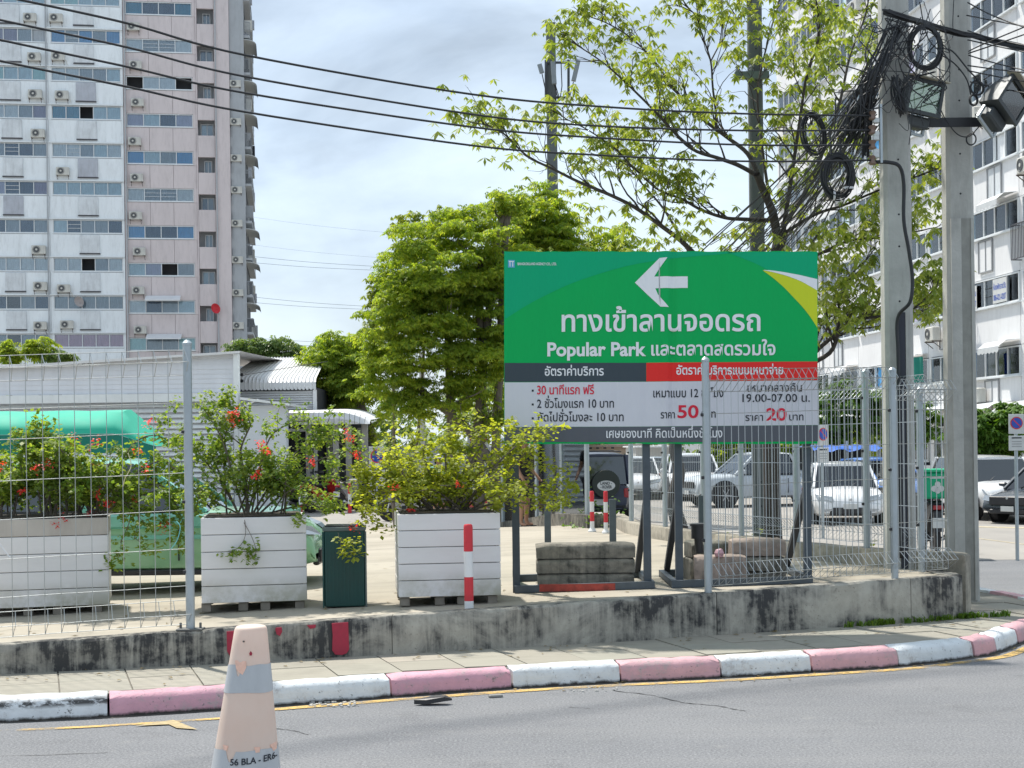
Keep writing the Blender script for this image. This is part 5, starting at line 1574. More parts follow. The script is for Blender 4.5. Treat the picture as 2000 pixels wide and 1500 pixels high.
bollard('left of the two red and white bollards behind the dark blue off-road car', 1157, 1039, 959, 8.5, ((.26, 'w'), (.23, 'r'), (.25, 'w'), (.26, 'r')), 'pair of bollards at the drive', True)
bollard('right of the two red and white bollards behind the dark blue off-road car', 1184, 1042, 959, 8.5, ((.26, 'w'), (.23, 'r'), (.25, 'w'), (.26, 'r')), 'pair of bollards at the drive', True)
for i, (px, yb, yt) in enumerate(((587, 1004, 948), (636, 992, 940), (683, 1002, 944))):
    bollard(['left', 'middle', 'right'][i] + ' of three small worn bollards in front of the motorcycle shelter', px, yb, yt, 7, ((.3, 'r'), (.35, 'w'), (.35, 'r')), 'small bollards by the motorcycle shelter', gfun=lambda x, y: G(x, y, 0.02))
# ================================================================== TRAFFIC CONE
cd = 8.27; top = W(490, 1224, cd)
cn = thing('traffic_cone', 'large faded peach traffic cone with grey bands in the foreground road', 'cone', (W(466, 1570, cd).x, cd, 0))
zc_top = top.z; lean = (W(480, 1500, cd) - top); sl = Vector((lean.x / lean.z, 0, 1))   # axis tilt
H = zc_top
def coneC(z): return Vector((top.x + (z - zc_top) * (lean.x / lean.z) - cn.location.x, 0, z))
r_top = 31 / FOC * cd; r_1500 = 66 / FOC * cd; z1500 = W(480, 1500, cd).z
def coneR(z): return r_top + (r_1500 - r_top) * (zc_top - z) / (zc_top - z1500)
m = NT('faded_cone_plastic')
n1 = m.noise(3, 5, .6); n2 = m.noise(40, 4, .7)
c = m.ramp(n1, [(0.3, (0.86, 0.70, 0.60)), (0.7, (0.90, 0.79, 0.70))]); c = m.mix(m.step(n2, .66, .75, 0, .4), c, (.5, .42, .36)); m.base(c); m.set(rough=.6, spec=.3)
tr_ = m.n('ShaderNodeBsdfTranslucent'); tr_.inputs[0].default_value = (.85, .62, .48, 1); mx_ = m.n('ShaderNodeMixShader'); mx_.inputs[0].default_value = .3
m.l(m.bsdf.outputs[0], mx_.inputs[1]); m.l(tr_.outputs[0], mx_.inputs[2]); m.l(mx_.outputs[0], m.out.inputs['Surface']); M_cone = m.m
def cone_ring(zs, off=0.0, n=64, closed_top=False):
    mb = MB()
    for z in zs:
        c_ = coneC(z); r_ = coneR(z) + off
        for k in range(n):
            q = 6.2832 * k / n; mb.v.append((c_.x + r_ * math.cos(q), c_.y + r_ * math.sin(q), z))
    for i in range(len(zs) - 1):
        for k in range(n): mb.f.append((i * n + k, i * n + (k + 1) % n, (i + 1) * n + (k + 1) % n, (i + 1) * n + k))
    return mb
zs = [0.04] + [0.04 + (H - .012 - .04) * k / 12 for k in range(1, 13)]
mb = cone_ring(zs); n = 64; o_ = len(mb.v); c_ = coneC(H)
for rr_, zz in ((r_top - .003, H - .003), (r_top - .010, H + .004), (r_top - .022, H + .007), (r_top - .05, H + .004), (.002, H + .002)):
    for k in range(n): q = 6.2832 * k / n; mb.v.append((c_.x + rr_ * math.cos(q), rr_ * math.sin(q), zz))
for i in range(5):
    b0 = o_ - n + i * n
    for k in range(n): mb.f.append((b0 + k, b0 + (k + 1) % n, b0 + n + (k + 1) % n, b0 + n + k))
part('body', mb, M_cone, cn, smooth=60)
part('base', MB().rbox((coneC(0).x, 0, .02), (.56, .56, .04), .02), M_cone, cn)
M_band = mat('dull_reflective_grey', (0.50, 0.515, 0.53), .55, var=.12, scale=5, stretch=(1, 1, .3), grime=.1)
def ztop_px(py): return W(485, py, cd).z
def band(ya, yb_, n=120):
    mb = MB(); z0, z1 = ztop_px(yb_), ztop_px(ya)
    for k in range(n):
        q = 6.2832 * k / n
        e1 = .0 if not ((4.2 < q < 4.55) ) else -.06 * math.sin((q - 4.2) / .35 * PI)
        for z in (z0 + .004 * math.sin(q * 3), z1 + e1 + .003 * math.sin(q * 5)):
            c_ = coneC(z); r_ = coneR(z) + .0025; mb.v.append((c_.x + r_ * math.cos(q), r_ * math.sin(q), z))
    for k in range(n): mb.f.append((2 * k, 2 * ((k + 1) % n), 2 * ((k + 1) % n) + 1, 2 * k + 1))
    return part('reflective_band', mb, M_band, cn, smooth=60)
band(1294, 1347); band(1455, 1560)
M_or = mat('exposed_orange', (0.90, 0.55, 0.42), .6, var=.15, scale=20)
def cone_pt(px, py, off=.004):
    p = W(px, py, cd - .1); z = p.z; c_ = coneC(z); x = W(px, py, cd - .15).x - cn.location.x; r_ = coneR(z) + off
    u = max(-.985, min(.985, (x - c_.x) / r_)); return (x if abs((x - c_.x) / r_) < .985 else c_.x + u * r_, -math.sqrt(max(0, 1 - u * u)) * r_, z)
def cpatch(poly, mt, name='paint_chip', off=.004):
    cx_, cy_ = sum(p[0] for p in poly) / len(poly), sum(p[1] for p in poly) / len(poly)
    mb = MB(); mb.v = [cone_pt(cx_, cy_, off)] + [cone_pt(x, y, off) for x, y in poly]; n_ = len(poly)
    mb.f = [(0, 1 + i, 1 + (i + 1) % n_) for i in range(n_)]
    part(name, mb, mt, cn)
cpatch([(455, 1290), (478, 1291), (479, 1303), (472, 1317), (464, 1312), (458, 1305)], M_or)
cpatch([(434, 1452), (446, 1453), (443, 1462), (437, 1462)], M_or); cpatch([(497, 1455), (508, 1456), (507, 1466), (500, 1466)], M_or); cpatch([(524, 1455), (537, 1453), (538, 1466), (530, 1469)], M_or)
cpatch([(484, 1276), (487, 1271), (490, 1276), (489, 1280), (485, 1280)], M_redpaint, 'paint_spot')
cpatch([(470, 1252), (474, 1251), (475, 1254), (471, 1255)], M_bark, 'mud_spot')
v, f = text_mesh('56 BLA - ER6-2/5', .02)
a_, b_ = min(p.x for p in v), max(p.x for p in v); mb = MB()
for p in v:
    u = (p.x - a_) / (b_ - a_); px = 451 + 94 * math.sin(u * 1.25) / math.sin(1.25); py = 1489 - p.y * 17 - 8 * u; mb.v.append(cone_pt(px, py, .005 + p.z * 2))
mb.f = f; part('lettering', mb, M_ink if False else S_ink, cn)
# ================================================================== CONCRETE POLES, LIGHTS, CABLES
def pole(label, base, hgt, w0, w1, mt, lean=0.0, holes=True, hollow=None, rz=0.0, d_ratio=.8):
    t = thing('utility_pole', label, 'pole', base, rz)
    mb = MB(); n = 12; c = .13
    def sect(w, z, dep):
        x, y = w / 2, w * d_ratio / 2; q = w * c
        return [(-x + q, -y, z), (x - q, -y, z), (x, -y + q, z), (x, y - q, z), (x - q, y, z), (-x + q, y, z), (-x, y - q, z), (-x, -y + q, z)]
    for k in range(n + 1):
        z = hgt * k / n; w = w0 + (w1 - w0) * k / n
        mb.v += [(x + lean * z, y, z_) for x, y, z_ in sect(w, z, 0)]
    for k in range(n):
        for q in range(8): mb.f.append((k * 8 + q, k * 8 + (q + 1) % 8, (k + 1) * 8 + (q + 1) % 8, (k + 1) * 8 + q))
    mb.f += [tuple(range(7, -1, -1)), tuple(n * 8 + q for q in range(8))]
    part('shaft', mb, mt, t)
    if holes:
        k = 0; z = 1.0
        while z < hgt - .2:
            w = w0 + (w1 - w0) * z / hgt
            part('bolt_hole', MB().lathe([(.011, 0), (.011, .003)], (lean * z + random.uniform(-.004, .004), -w * d_ratio / 2 - .0028, z), 8, 'Y'), M_dark, t)
            z += random.choice([.35, .45, .6])
    return t
# pole A
dA = 16.35
bA = W(1758, 1122, dA); gA = .50
def wpx(n, d): return n / FOC * d
topA = W(1744, -40, dA)
leanA = 0.0
pA = pole('thick concrete utility pole covered in cables, left of the pair at the corner', (bA.x, dA, gA), topA.z - gA + .5, wpx(57, dA), wpx(52, dA), M_pole)
# slot with a dark cable inside, lower part of pole A
zs_ = W(1755, 612, dA).z
part('cable_slot', MB().bbox(-.02 + .0, .055, -wpx(57, dA) * .4 - .006, -wpx(55, dA) * .4 - .001, .02, zs_ - gA), mat('slot_shadow', (.05, .055, .07), .9), pA)
part('edge_strip', MB().bbox(.058, .085, -wpx(57, dA) * .4 - .012, -wpx(55, dA) * .4 + .01, .02, zs_ - gA), M_pole, pA)
# pole B
bB = G(1879, 1176, .15); dB = bB.y + wpx(58, bB.y) * .4
pB = pole('bare concrete utility pole standing on the sidewalk beside the wall end', (W(1880, 1176, dB).x, dB, .15), W(1864, -40, dB).z + .4, wpx(58, dB), wpx(50, dB), M_pole)
wB = wpx(58, dB)
zc_ = W(1870, 430, dB).z - .15
part('recess', MB().bbox(-wB * .02, wB * .30, -wB * .4 - .004, -wB * .4 + .05, .02, zc_), mat('pole_recess', (.30, .30, .275), .95, var=.2, grime=.4), pB)
part('edge_rib', MB().bbox(wB * .30, wB * .40, -wB * .4 - .016, -wB * .4 + .05, .02, zc_), M_pole, pB)
part('edge_rib', MB().bbox(-wB * .36, -wB * .02, -wB * .4 - .012, -wB * .4 + .05, .02, zc_), M_pole, pB)
# pole C behind the sign, pole D with antennas
dC = 21.5
bC = W(1486, 1056, dC)
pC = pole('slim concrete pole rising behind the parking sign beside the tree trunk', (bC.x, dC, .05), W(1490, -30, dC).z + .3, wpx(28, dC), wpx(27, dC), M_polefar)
ca = W(1465, 152, dC)
part('cross_arm', MB().box((ca.x - bC.x - .0, -.14, ca.z - .05), (wpx(66, dC), .10, .10)), mat('arm_green_grey', (.14, .18, .17), .8), pC)
for q in (-.2, .0, .2): part('insulator', MB().lathe([(.02, 0), (.035, .03), (.02, .05), (.035, .07), (.02, .1)], (ca.x - bC.x + q, -.14, ca.z), 8), mat('grey_ceramic', (.25, .27, .27), .5), pC)
dD = 40.0
bD = W(1086, 900, dD)
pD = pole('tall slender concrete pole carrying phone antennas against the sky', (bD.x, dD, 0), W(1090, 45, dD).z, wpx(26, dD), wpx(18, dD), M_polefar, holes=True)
def dl(px, py): q = W(px, py, dD); return Vector((q.x - bD.x, -.15, q.z))
brk = MB()
for y in (125, 193): brk.tube([dl(1064, y), dl(1111, y)], .035, 8)
for x in (1066, 1110): brk.tube([dl(x, 120), dl(x, 197)], .035, 8)
part('antenna_frame', brk, mat('dark_steel', (.07, .08, .09), .5, .3), pD)
for (x0_, y0_, x1_, y1_, w_) in ((1128, 126, 1119, 165, .16), (1079, 128, 1082, 171, .14), (1053, 133, 1058, 150, .08)):
    a, b = dl(x0_, y0_), dl(x1_, y1_)
    part('antenna_panel', MB().bar(a + Vector((0, -.25, 0)), b + Vector((0, -.25, 0)), w_, .12), mat('antenna_grey', (.22, .25, .27), .5), pD)
cb = MB()
for (x0_, y0_, x1_, y1_) in ((1119, 166, 1097, 215), (1082, 172, 1090, 205), (1084, 172, 1092, 200), (1058, 150, 1070, 215), (1095, 130, 1093, 200), (1072, 215, 1078, 232), (1098, 215, 1098, 260)):
    a, b = dl(x0_, y0_), dl(x1_, y1_); m_ = (a + b) / 2 + Vector((.04, -.1, -.1)); cb.tube([a + Vector((0, -.2, 0)), m_, b], .014, 5)
part('antenna_cable', cb, M_cable, pD, kind='stuff')
# far small pole in the left tree
bE = W(826, 880, 42.0)
pole('pale concrete pole partly hidden by the dense tree trunks', (bE.x, 42, 0), 4.6, .15, .15, mat('pale_pole', (.50, .49, .46), .9))

# ---- main line wires
def spline(pts, k=8): return smooth_path([Vector(p) for p in pts], k)
def wire(name, label, pts, r, mt=None, k=8, cat='cable', group=None, n=5):
    mb = MB(); sp_ = spline(pts, k); b0 = sp_[0].copy()
    mb.tube([p - b0 for p in sp_], r, n)
    o = part(name, mb, mt or M_cable, smooth=True); o.location = b0
    return tag(o, label, cat, group)
dW = 15.9
ends = ((1705, 226), (1705, 254), (1705, 283), (1705, 313))
names = ('uppermost', 'second', 'third', 'lowest')
ctrl = [[(-400, -88), (0, 0 - 8), (50, 2), (250, 46), (480, 108), (920, 184), (1200, 210), (1450, 222), (1705, 226)],
        [(-400, -50), (0, 39), (250, 93), (480, 150), (920, 223), (1150, 245), (1450, 255), (1705, 254)],
        [(-400, -10), (0, 78), (250, 131), (480, 182), (920, 248), (1150, 268), (1450, 283), (1705, 283)],
        [(-400, 30), (0, 119), (250, 170), (480, 219), (920, 284), (1150, 302), (1450, 315), (1705, 313)]]
for nm, c_ in zip(names, ctrl):
    pts = [W(x, y, 15.9 - (1705 - x) / 1705 * 4.2) for x, y in c_]
    wire('power_line', nm + ' of the four black power lines spanning from the left to the cable-laden pole', pts, .0105, group='four parallel power lines')
# insulator rack on pole A
rk = MB(); q = W(1711, 212, dW + .2); q2 = W(1712, 325, dW + .2)
rk.bbox(q.x - .012, q.x + .012, dW - .02, dW + .05, q2.z, q.z); ro = tag(part('insulator_rack', rk.xf(Matrix.Translation(-Vector((q.x, dW, q2.z)))), M_galv), 'vertical steel rack with white spool insulators on the left edge of the cable-laden pole', 'insulator rack')
ro.location = (q.x, dW, q2.z)
for x, y in ends:
    p = W(x - 1, y, dW); part('insulator', MB().lathe([(.03, -.05), (.045, -.035), (.03, -.01), (.03, .01), (.045, .035), (.03, .05)], p - ro.location, 10), mat('brown_glaze', (.20, .13, .10), .35), ro, smooth=40)
for y in (236, 262, 270, 296, 304): p = W(1711, y, dW); part('spool', MB().lathe([(.02, -.03), (.04, -.02), (.04, .02), (.02, .03)], p - ro.location, 8), mat('white_glaze', (.6, .62, .62), .35), ro)

# far transmission lines
for i, (ya, yb_) in enumerate(((499, 522), (512, 529), (578, 601), (590, 606), (660, 672), (668, 680), (420, 455), (475, 505))):
    thin = i >= 6
    pts = [W(440, ya - 4, 150), W(600, (ya + yb_) / 2 + 1, 150), W(780, yb_ + 1, 150), W(1000, yb_ + 14, 150)]
    wire('transmission_line', 'faint distant transmission line between tower and dense tree, ' + ['upper of the highest pair', 'lower of the highest pair', 'upper of the middle pair', 'lower of the middle pair', 'upper of the lowest pair', 'lower of the lowest pair', 'thinnest and highest of all', 'thin one just above the highest pair'][i], pts, .022 if not thin else .010, mat('hazy_line', (.30, .34, .37), .8), group='distant transmission lines', n=4, cat='cable')
wire('shed_wire', 'thin wire crossing the curved metal roof beside the shed', [W(473, 733, 44), W(540, 722, 44.5), W(640, 706, 45)], .010)

# ---- the tangle around pole A
tangle = thing('cable_tangle', 'dense tangle of thin black wires fanning down-left from the top of the cable-laden pole', 'cables', (bA.x, dA - .2, 5.0))
rnd = random.Random(5)
fan = MB()
for k in range(44):
    t = rnd.random()
    y0_ = 60 + 220 * t; x0_ = 1718 - rnd.uniform(0, 18) + (20 if y0_ < 120 else 0)
    x1_ = rnd.uniform(1330, 1560); y1_ = 500 + rnd.uniform(-30, 80) - (x1_ - 1400) * .22
    d0, d1 = dA - .35, rnd.uniform(19.5, 23)
    sag = rnd.uniform(10, 45)
    xm, ym = x0_ * .5 + x1_ * .5, y0_ * .5 + y1_ * .5 + sag
    fan.tube(spline([W(x0_, y0_, d0), W(x0_ * .75 + x1_ * .25, y0_ * .75 + y1_ * .25 + sag * .8, d0 * .75 + d1 * .25), W(xm, ym, (d0 + d1) / 2), W(x1_, y1_, d1)], 4), rnd.choice([.005, .006, .008]), 4, cap=False)
part('wire_fan', fan, M_cable, tangle, world=True, kind='stuff')
loose = MB()
for k in range(46):
    x0_, y0_ = rnd.uniform(1690, 1850), rnd.uniform(0, 150)
    pts = [(x0_, y0_)]
    for _ in range(4):
        x0_ += rnd.uniform(-55, 45); y0_ += rnd.uniform(-15, 75); pts.append((max(1600, min(1855, x0_)), min(330, y0_)))
    dd = dA - rnd.uniform(.25, .55)
    loose.tube(spline([W(x, y, dd) for x, y in pts], 5), rnd.choice([.004, .005, .007]), 4, cap=False)
for k in range(12):
    x0_, y0_ = rnd.uniform(1700, 1730), rnd.uniform(60, 120)
    x1_, y1_ = rnd.uniform(1640, 1700), rnd.uniform(200, 300)
    loose.tube(spline([W(x0_ + 30, y0_ - 30, dA - .4), W(x0_ - 2, y0_ + 40, dA - .5), W((x0_ + x1_) / 2 - 4, (y0_ + y1_) / 2 + 10, dA - .4), W(x1_, y1_, dA - .2)], 5), rnd.choice([.006, .008]), 4, cap=False)
part('loose_wires', loose, M_cable, tangle, world=True, kind='stuff')
def bundle(par, pts, rad, n, r, mt=M_cable, name='cable_bundle'):
    mb = MB(); base = spline(pts, 6)
    for k in range(n):
        a = rnd.uniform(0, 6.28); q = rad * math.sqrt(rnd.random()); w = rnd.uniform(.5, 2.5)
        mb.tube([p + Vector((q * math.cos(a + i * .12 * w), q * math.sin(a + i * .12 * w) * .8, q * .5 * math.sin(a * 2 + i * .3))) for i, p in enumerate(base)], r, 4, cap=False)
    return part(name, mb, mt, par, world=True, kind='stuff')
bundle(tangle, [W(1765, 45, dA - .45), W(1740, 95, dA - .5), W(1712, 150, dA - .5), W(1690, 205, dA - .4), W(1672, 250, dA - .3), W(1655, 285, dA - .2)], .07, 13, .008)
bundle(tangle, [W(1690, 185, dA - .4), W(1668, 235, dA - .35), W(1650, 262, dA - .3)], .15, 30, .008)
bundle(tangle, [W(1700, 235, dA - .4), W(1692, 270, dA - .35), W(1690, 305, dA - .3)], .05, 12, .008)
bundle(tangle, [W(1745, 150, dA - .35), W(1752, 190, dA - .42), W(1762, 222, dA - .35)], .07, 18, .007)
bundle(tangle, [W(1730, 22, dA - .5), W(1770, 35, dA - .45), W(1810, 48, dB - .5), W(1850, 60, dB - .35), W(1900, 70, dB - .3), W(1960, 84, dB - .5), W(2040, 103, dB - .8)], .045, 12, .012)
for (x0_, y0_, x1_, y1_, r_) in ((1620, 250, 1625, 350, .012), (1641, 270, 1640, 330, .014), (1632, 190, 1628, 280, .008)):
    fan2 = MB().tube([W(x0_, y0_, dA - .25), W((x0_ + x1_) / 2 + 1, (y0_ + y1_) / 2, dA - .25), W(x1_, y1_, dA - .25)], r_, 5)
    part('hanging_cable', fan2, M_cable, tangle, world=True)
def coil(label, px, py, rx, ry, d, n, thick, r, tilt=0.0, mt=M_cable, ties=2):
    c = W(px, py, d); sx_, sy_ = rx / FOC * d, ry / FOC * d
    t = thing('cable_coil', label, 'cable coil', (c.x, d, c.z - sy_), 0, 'coiled cables hanging by the pole')
    mb = MB()
    for k in range(n):
        a = rnd.uniform(0, 6.28); q = thick * math.sqrt(rnd.random()); ox, oy = q * math.cos(a), q * math.sin(a); ph = rnd.uniform(0, 6.28)
        pts = []
        for j in range(25):
            u = 6.2832 * j / 24
            w = 1 + .05 * math.sin(2 * u + ph)
            X, Z = (sx_ + ox) * w * math.cos(u), (sy_ + ox * 1.0) * w * math.sin(u)
            pts.append((X * math.cos(tilt) - Z * math.sin(tilt), oy * 1.2 + .02 * math.sin(u + ph), X * math.sin(tilt) + Z * math.cos(tilt) + sy_))
        mb.tube(pts, r, 4, cap=False)
    part('loops', mb, mt, t, kind='stuff')
    for k in range(ties):
        u = -1.9 + k * 1.25 if ties > 1 else .6
        p = Vector((sx_ * math.cos(u), 0, sy_ * math.sin(u) + sy_))
        part('cable_tie', MB().lathe([(thick * 1.35, -.012), (thick * 1.35, .012)], p, 10, 'X' if abs(math.cos(u)) < .7 else 'Z', cap=False), mat('pale_tie', (.6, .6, .62), .5), t)
    return t
coil('large dark coil of cable hanging lowest, left of the cable-laden pole', 1636, 345, 26, 38, dA - .3, 26, .045, .0065)
coil('slack cable coil hanging in the leaves left of the lowest coil', 1588, 262, 19, 38, dA + .3, 14, .04, .006, .15, ties=0)
coil('round loop of thick black cable between the two concrete poles', 1806, 94, 30, 40, dA - .3, 9, .03, .012, 0, ties=0)
coil('small knotted black cable coil on the right side of the bare pole', 1908, 172, 13, 15, dB - .4, 6, .012, .007, .3, ties=0)
coil('tiny black cable loop under the knotted coil beside the bare pole', 1901, 196, 8, 11, dB - .4, 4, .01, .007, 0, ties=0)
coil('single thin cable loop dangling below the light bracket', 1897, 272, 9, 11, dB - .4, 2, .005, .007, 0, ties=0)
# cable running down pole A into its slot
wire('down_cable', 'thick black cable curving down the face of the cable-laden pole into its slot',
     [W(1698, 317, dA - .4), W(1735, 317, dA - .45), W(1757, 326, dA - .42), W(1765, 360, dA - .38), W(1765, 430, dA - .36), W(1775, 490, dA - .34), W(1782, 545, dA - .33), W(1777, 590, dA - .34), W(1753, 622, dA - .2), W(1754, 700, dA - .19), W(1757, 900, dA - .19), W(1760, 1090, dA - .19)], .021, k=6)
wire('loose_cable', 'black cable arching across the bare pole to the small coils', [W(1838, 95, dB - .3), W(1860, 100, dB - .35), W(1890, 135, dB - .4), W(1912, 162, dB - .4), W(1905, 190, dB - .4)], .009)
wire('loose_cable', 'lower black cable sweeping down across the bare pole', [W(1836, 106, dB - .3), W(1865, 125, dB - .35), W(1888, 155, dB - .4), W(1896, 185, dB - .4)], .008)
wire('lamp_cable', 'thin cable drooping from the left floodlight under the bracket', [W(1838, 215, dB - .3), W(1848, 235, dB - .35), W(1870, 262, dB - .38), W(1893, 266, dB - .4), W(1915, 245, dB - .4), W(1945, 225, dB - .45)], .007)
wire('loose_cable', 'thin black wire rising to a bolt hole near the top of the bare pole', [W(1842, 95, dB - .2), W(1850, 82, dB - .17), W(1861, 71, dB - .16), W(1861, 40, dB - .16), W(1864, -20, dB - .16)], .005)
ORD = ['uppermost', 'second', 'third', 'fourth', 'fifth', 'sixth', 'seventh', 'eighth', 'ninth', 'last listed']
WHERE = ['steep one starting highest on the pole', 'thin one just under the highest', 'long one rising below the thick bundle', 'one rising steeply to the upper right corner', 'one rising to the right beside the steepest', 'one sloping down from the small leaf tuft', 'faint nearly level one below the leaf tuft', 'one sloping down just above the floodlight', 'lowest one running behind the floodlight', 'one running right under the thick cable bundle']
for i, (a, b, c_) in enumerate((((1890, 5), (1950, 35), (2080, 80)), ((1888, 30), (1950, 42), (2080, 66)), ((1890, 78), (1945, 90), (2080, 118)), ((1892, 100), (1930, 82), (2080, 20)), ((1892, 104), (1940, 88), (2080, 40)),
                          ((1892, 108), (1950, 125), (2080, 155)), ((1890, 128), (1950, 136), (2080, 150)), ((1890, 138), (1960, 152), (2080, 172)), ((1895, 160), (1950, 172), (2080, 196)), ((1890, 60), (1950, 78), (2080, 104)))):
    wire('service_wire', 'black service wire right of the bare pole, ' + WHERE[i], [W(*a, dB - .2), W(*b, dB - .6), W(*c_, dB - 1.6)], .008, group='service wires right of the bare pole')
# ---- bracket and floodlights
bk = W(1863, 247, dB); bz = bk.z
br = thing('light_bracket', 'black steel angle bracket bolted across the bare pole', 'bracket', (bk.x, dB - wB * .4 - .08, bz))
wBk = wpx(147, dB)
part('rail', MB().bbox(-wBk / 2, wBk / 2, -.04, .04, -.045, .035), M_black, br)
part('flange', MB().bbox(-wBk / 2, wBk / 2, -.048, -.042, -.062, .045), M_black, br)
for x in (-wBk / 2 + .06, wBk / 2 - .05): part('foot_plate', MB().bbox(x - .02, x + .02, -.03, .03, -.075, -.063), M_black, br)
M_lamp = mat('lamp_housing', (.075, .085, .09), .5, .3, var=.15, scale=4)
def flood(label, px, py, d, w, h, rot, louv=True):
    c = W(px, py, d)
    t = bpy.data.objects.new('floodlight', None); link(t); t.location = c; t.rotation_euler = rot
    tag(t, label, 'floodlight', 'floodlights on the bracket')
    hw, hh, dp = w / 2, h / 2, .16
    mb = MB(); A = [(-hw, -dp, -hh), (hw, -dp, -hh), (hw, -dp, hh), (-hw, -dp, hh)]; B = [(-hw * .6, dp, -hh * .75), (hw * .6, dp, -hh * .75), (hw * .6, dp, hh * .55), (-hw * .6, dp, hh * .55)]
    mb.add(A + [(x * .96, y, z) for x, y, z in [(p[0], -dp + .1, p[2]) for p in A]] + B, [(8, 9, 10, 11), (0, 1, 5, 4), (1, 2, 6, 5), (2, 3, 7, 6), (3, 0, 4, 7), (4, 5, 9, 8), (5, 6, 10, 9), (6, 7, 11, 10), (7, 4, 8, 11)])
    part('housing', mb, M_lamp, t)
    fr = MB()
    for (x0_, x1_, z0_, z1_) in ((-hw - .01, hw + .01, hh - .03, hh + .01), (-hw - .01, hw + .01, -hh - .01, -hh + .03), (-hw - .01, -hw + .03, -hh + .03, hh - .03), (hw - .03, hw + .01, -hh + .03, hh - .03)):
        fr.bbox(x0_, x1_, -dp - .025, -dp + .01, z0_, z1_)
    part('front_frame', fr, M_lamp, t)
    part('reflector', MB().bbox(-hw + .03, hw - .03, -dp + .004, -dp + .02, -hh + .03, hh - .03), mat('aged_reflector', (.42, .47, .36), .35, .3, var=.25, scale=5), t)
    part('glass', MB().bbox(-hw + .03, hw - .03, -dp - .012, -dp - .006, -hh + .03, hh - .03), glassmat('lamp_glass', (.75, .85, .72), .12), t)
    part('visor', MB().bbox(-hw - .03, hw + .02, -dp - .10, -dp + .06, hh + .012, hh + .025), mat('faded_visor', (.45, .42, .33), .7), t)
    for k in range(6):
        part('cooling_fin', MB().bbox(hw * .97 - .0 - .0, hw * .97 + .02, -dp + .12, dp - .02, -hh + .04 + k * (h - .1) / 6, -hh + .052 + k * (h - .1) / 6), M_lamp, t)
    part('ballast_box', MB().rbox((.03, .02, -hh - .075), (w * .72, .22, .13), .02), M_lamp, t)
    yk = MB(); yk.bar((-hw * .8, .0, -hh - .05), (-hw * .8, .0, -hh - .20), .03); yk.bar((hw * .8, .0, -hh - .05), (hw * .8, .0, -hh - .20), .03); yk.bar((-hw * .8, 0, -hh - .20), (hw * .8, 0, -hh - .20), .03)
    part('yoke', yk, M_galv, t)
    return t
flood('floodlight with yellowed glass between the two concrete poles', 1786, 192, dB - .50, .47, .36, (R(8), R(6), R(26)))
flood('tilted floodlight at the right end of the black bracket', 1956, 196, dB - .55, .42, .34, (R(12), R(34), R(40)))
# ================================================================== FOLIAGE
def leaf_template(kind, rng):
    """list of leaflets; each leaflet is a folded 4-vertex blade. returns (V (n,4,3))"""
    L = []
    if kind == 'palmate':
        n = rng.integers(5, 8)
        for k in range(n):
            a = 2 * PI * k / n + rng.uniform(-.3, .3); droop = rng.uniform(.25, 1.0); ln = rng.uniform(.75, 1.1); wd = .17
            L.append((a, droop, ln, wd, np.zeros(3)))
    elif kind == 'pinnate':
        n = rng.integers(7, 11); ax = rng.uniform(0, 2 * PI)
        for k in range(n):
            t = k / n; o = np.array([math.cos(ax) * t * 1.4, math.sin(ax) * t * 1.4, -.55 * t * t])
            a = ax + (1.15 if k % 2 else -1.15) + rng.uniform(-.25, .25); L.append((a, rng.uniform(.3, 1.1), rng.uniform(.55, .8), .15, o))
    else:
        n = rng.integers(4, 7)
        for k in range(n):
            a = rng.uniform(0, 2 * PI); o = rng.normal(0, .35, 3); L.append((a, rng.uniform(-.5, 1.0), rng.uniform(.55, .9), .30, o))
    out = []
    for a, dr, ln, wd, o in L:
        d = np.array([math.cos(a) * math.cos(dr), math.sin(a) * math.cos(dr), -math.sin(dr)])
        s = np.array([-math.sin(a), math.cos(a), 0]); u = np.cross(s, d)
        p0 = o; p1 = o + d * ln * .5 + s * wd + u * .05; p3 = o + d * ln * .5 - s * wd + u * .05; p2 = o + d * ln - np.array([0, 0, .12 * ln])
        out.append([p0, p1, p2, p3])
    return np.array(out)
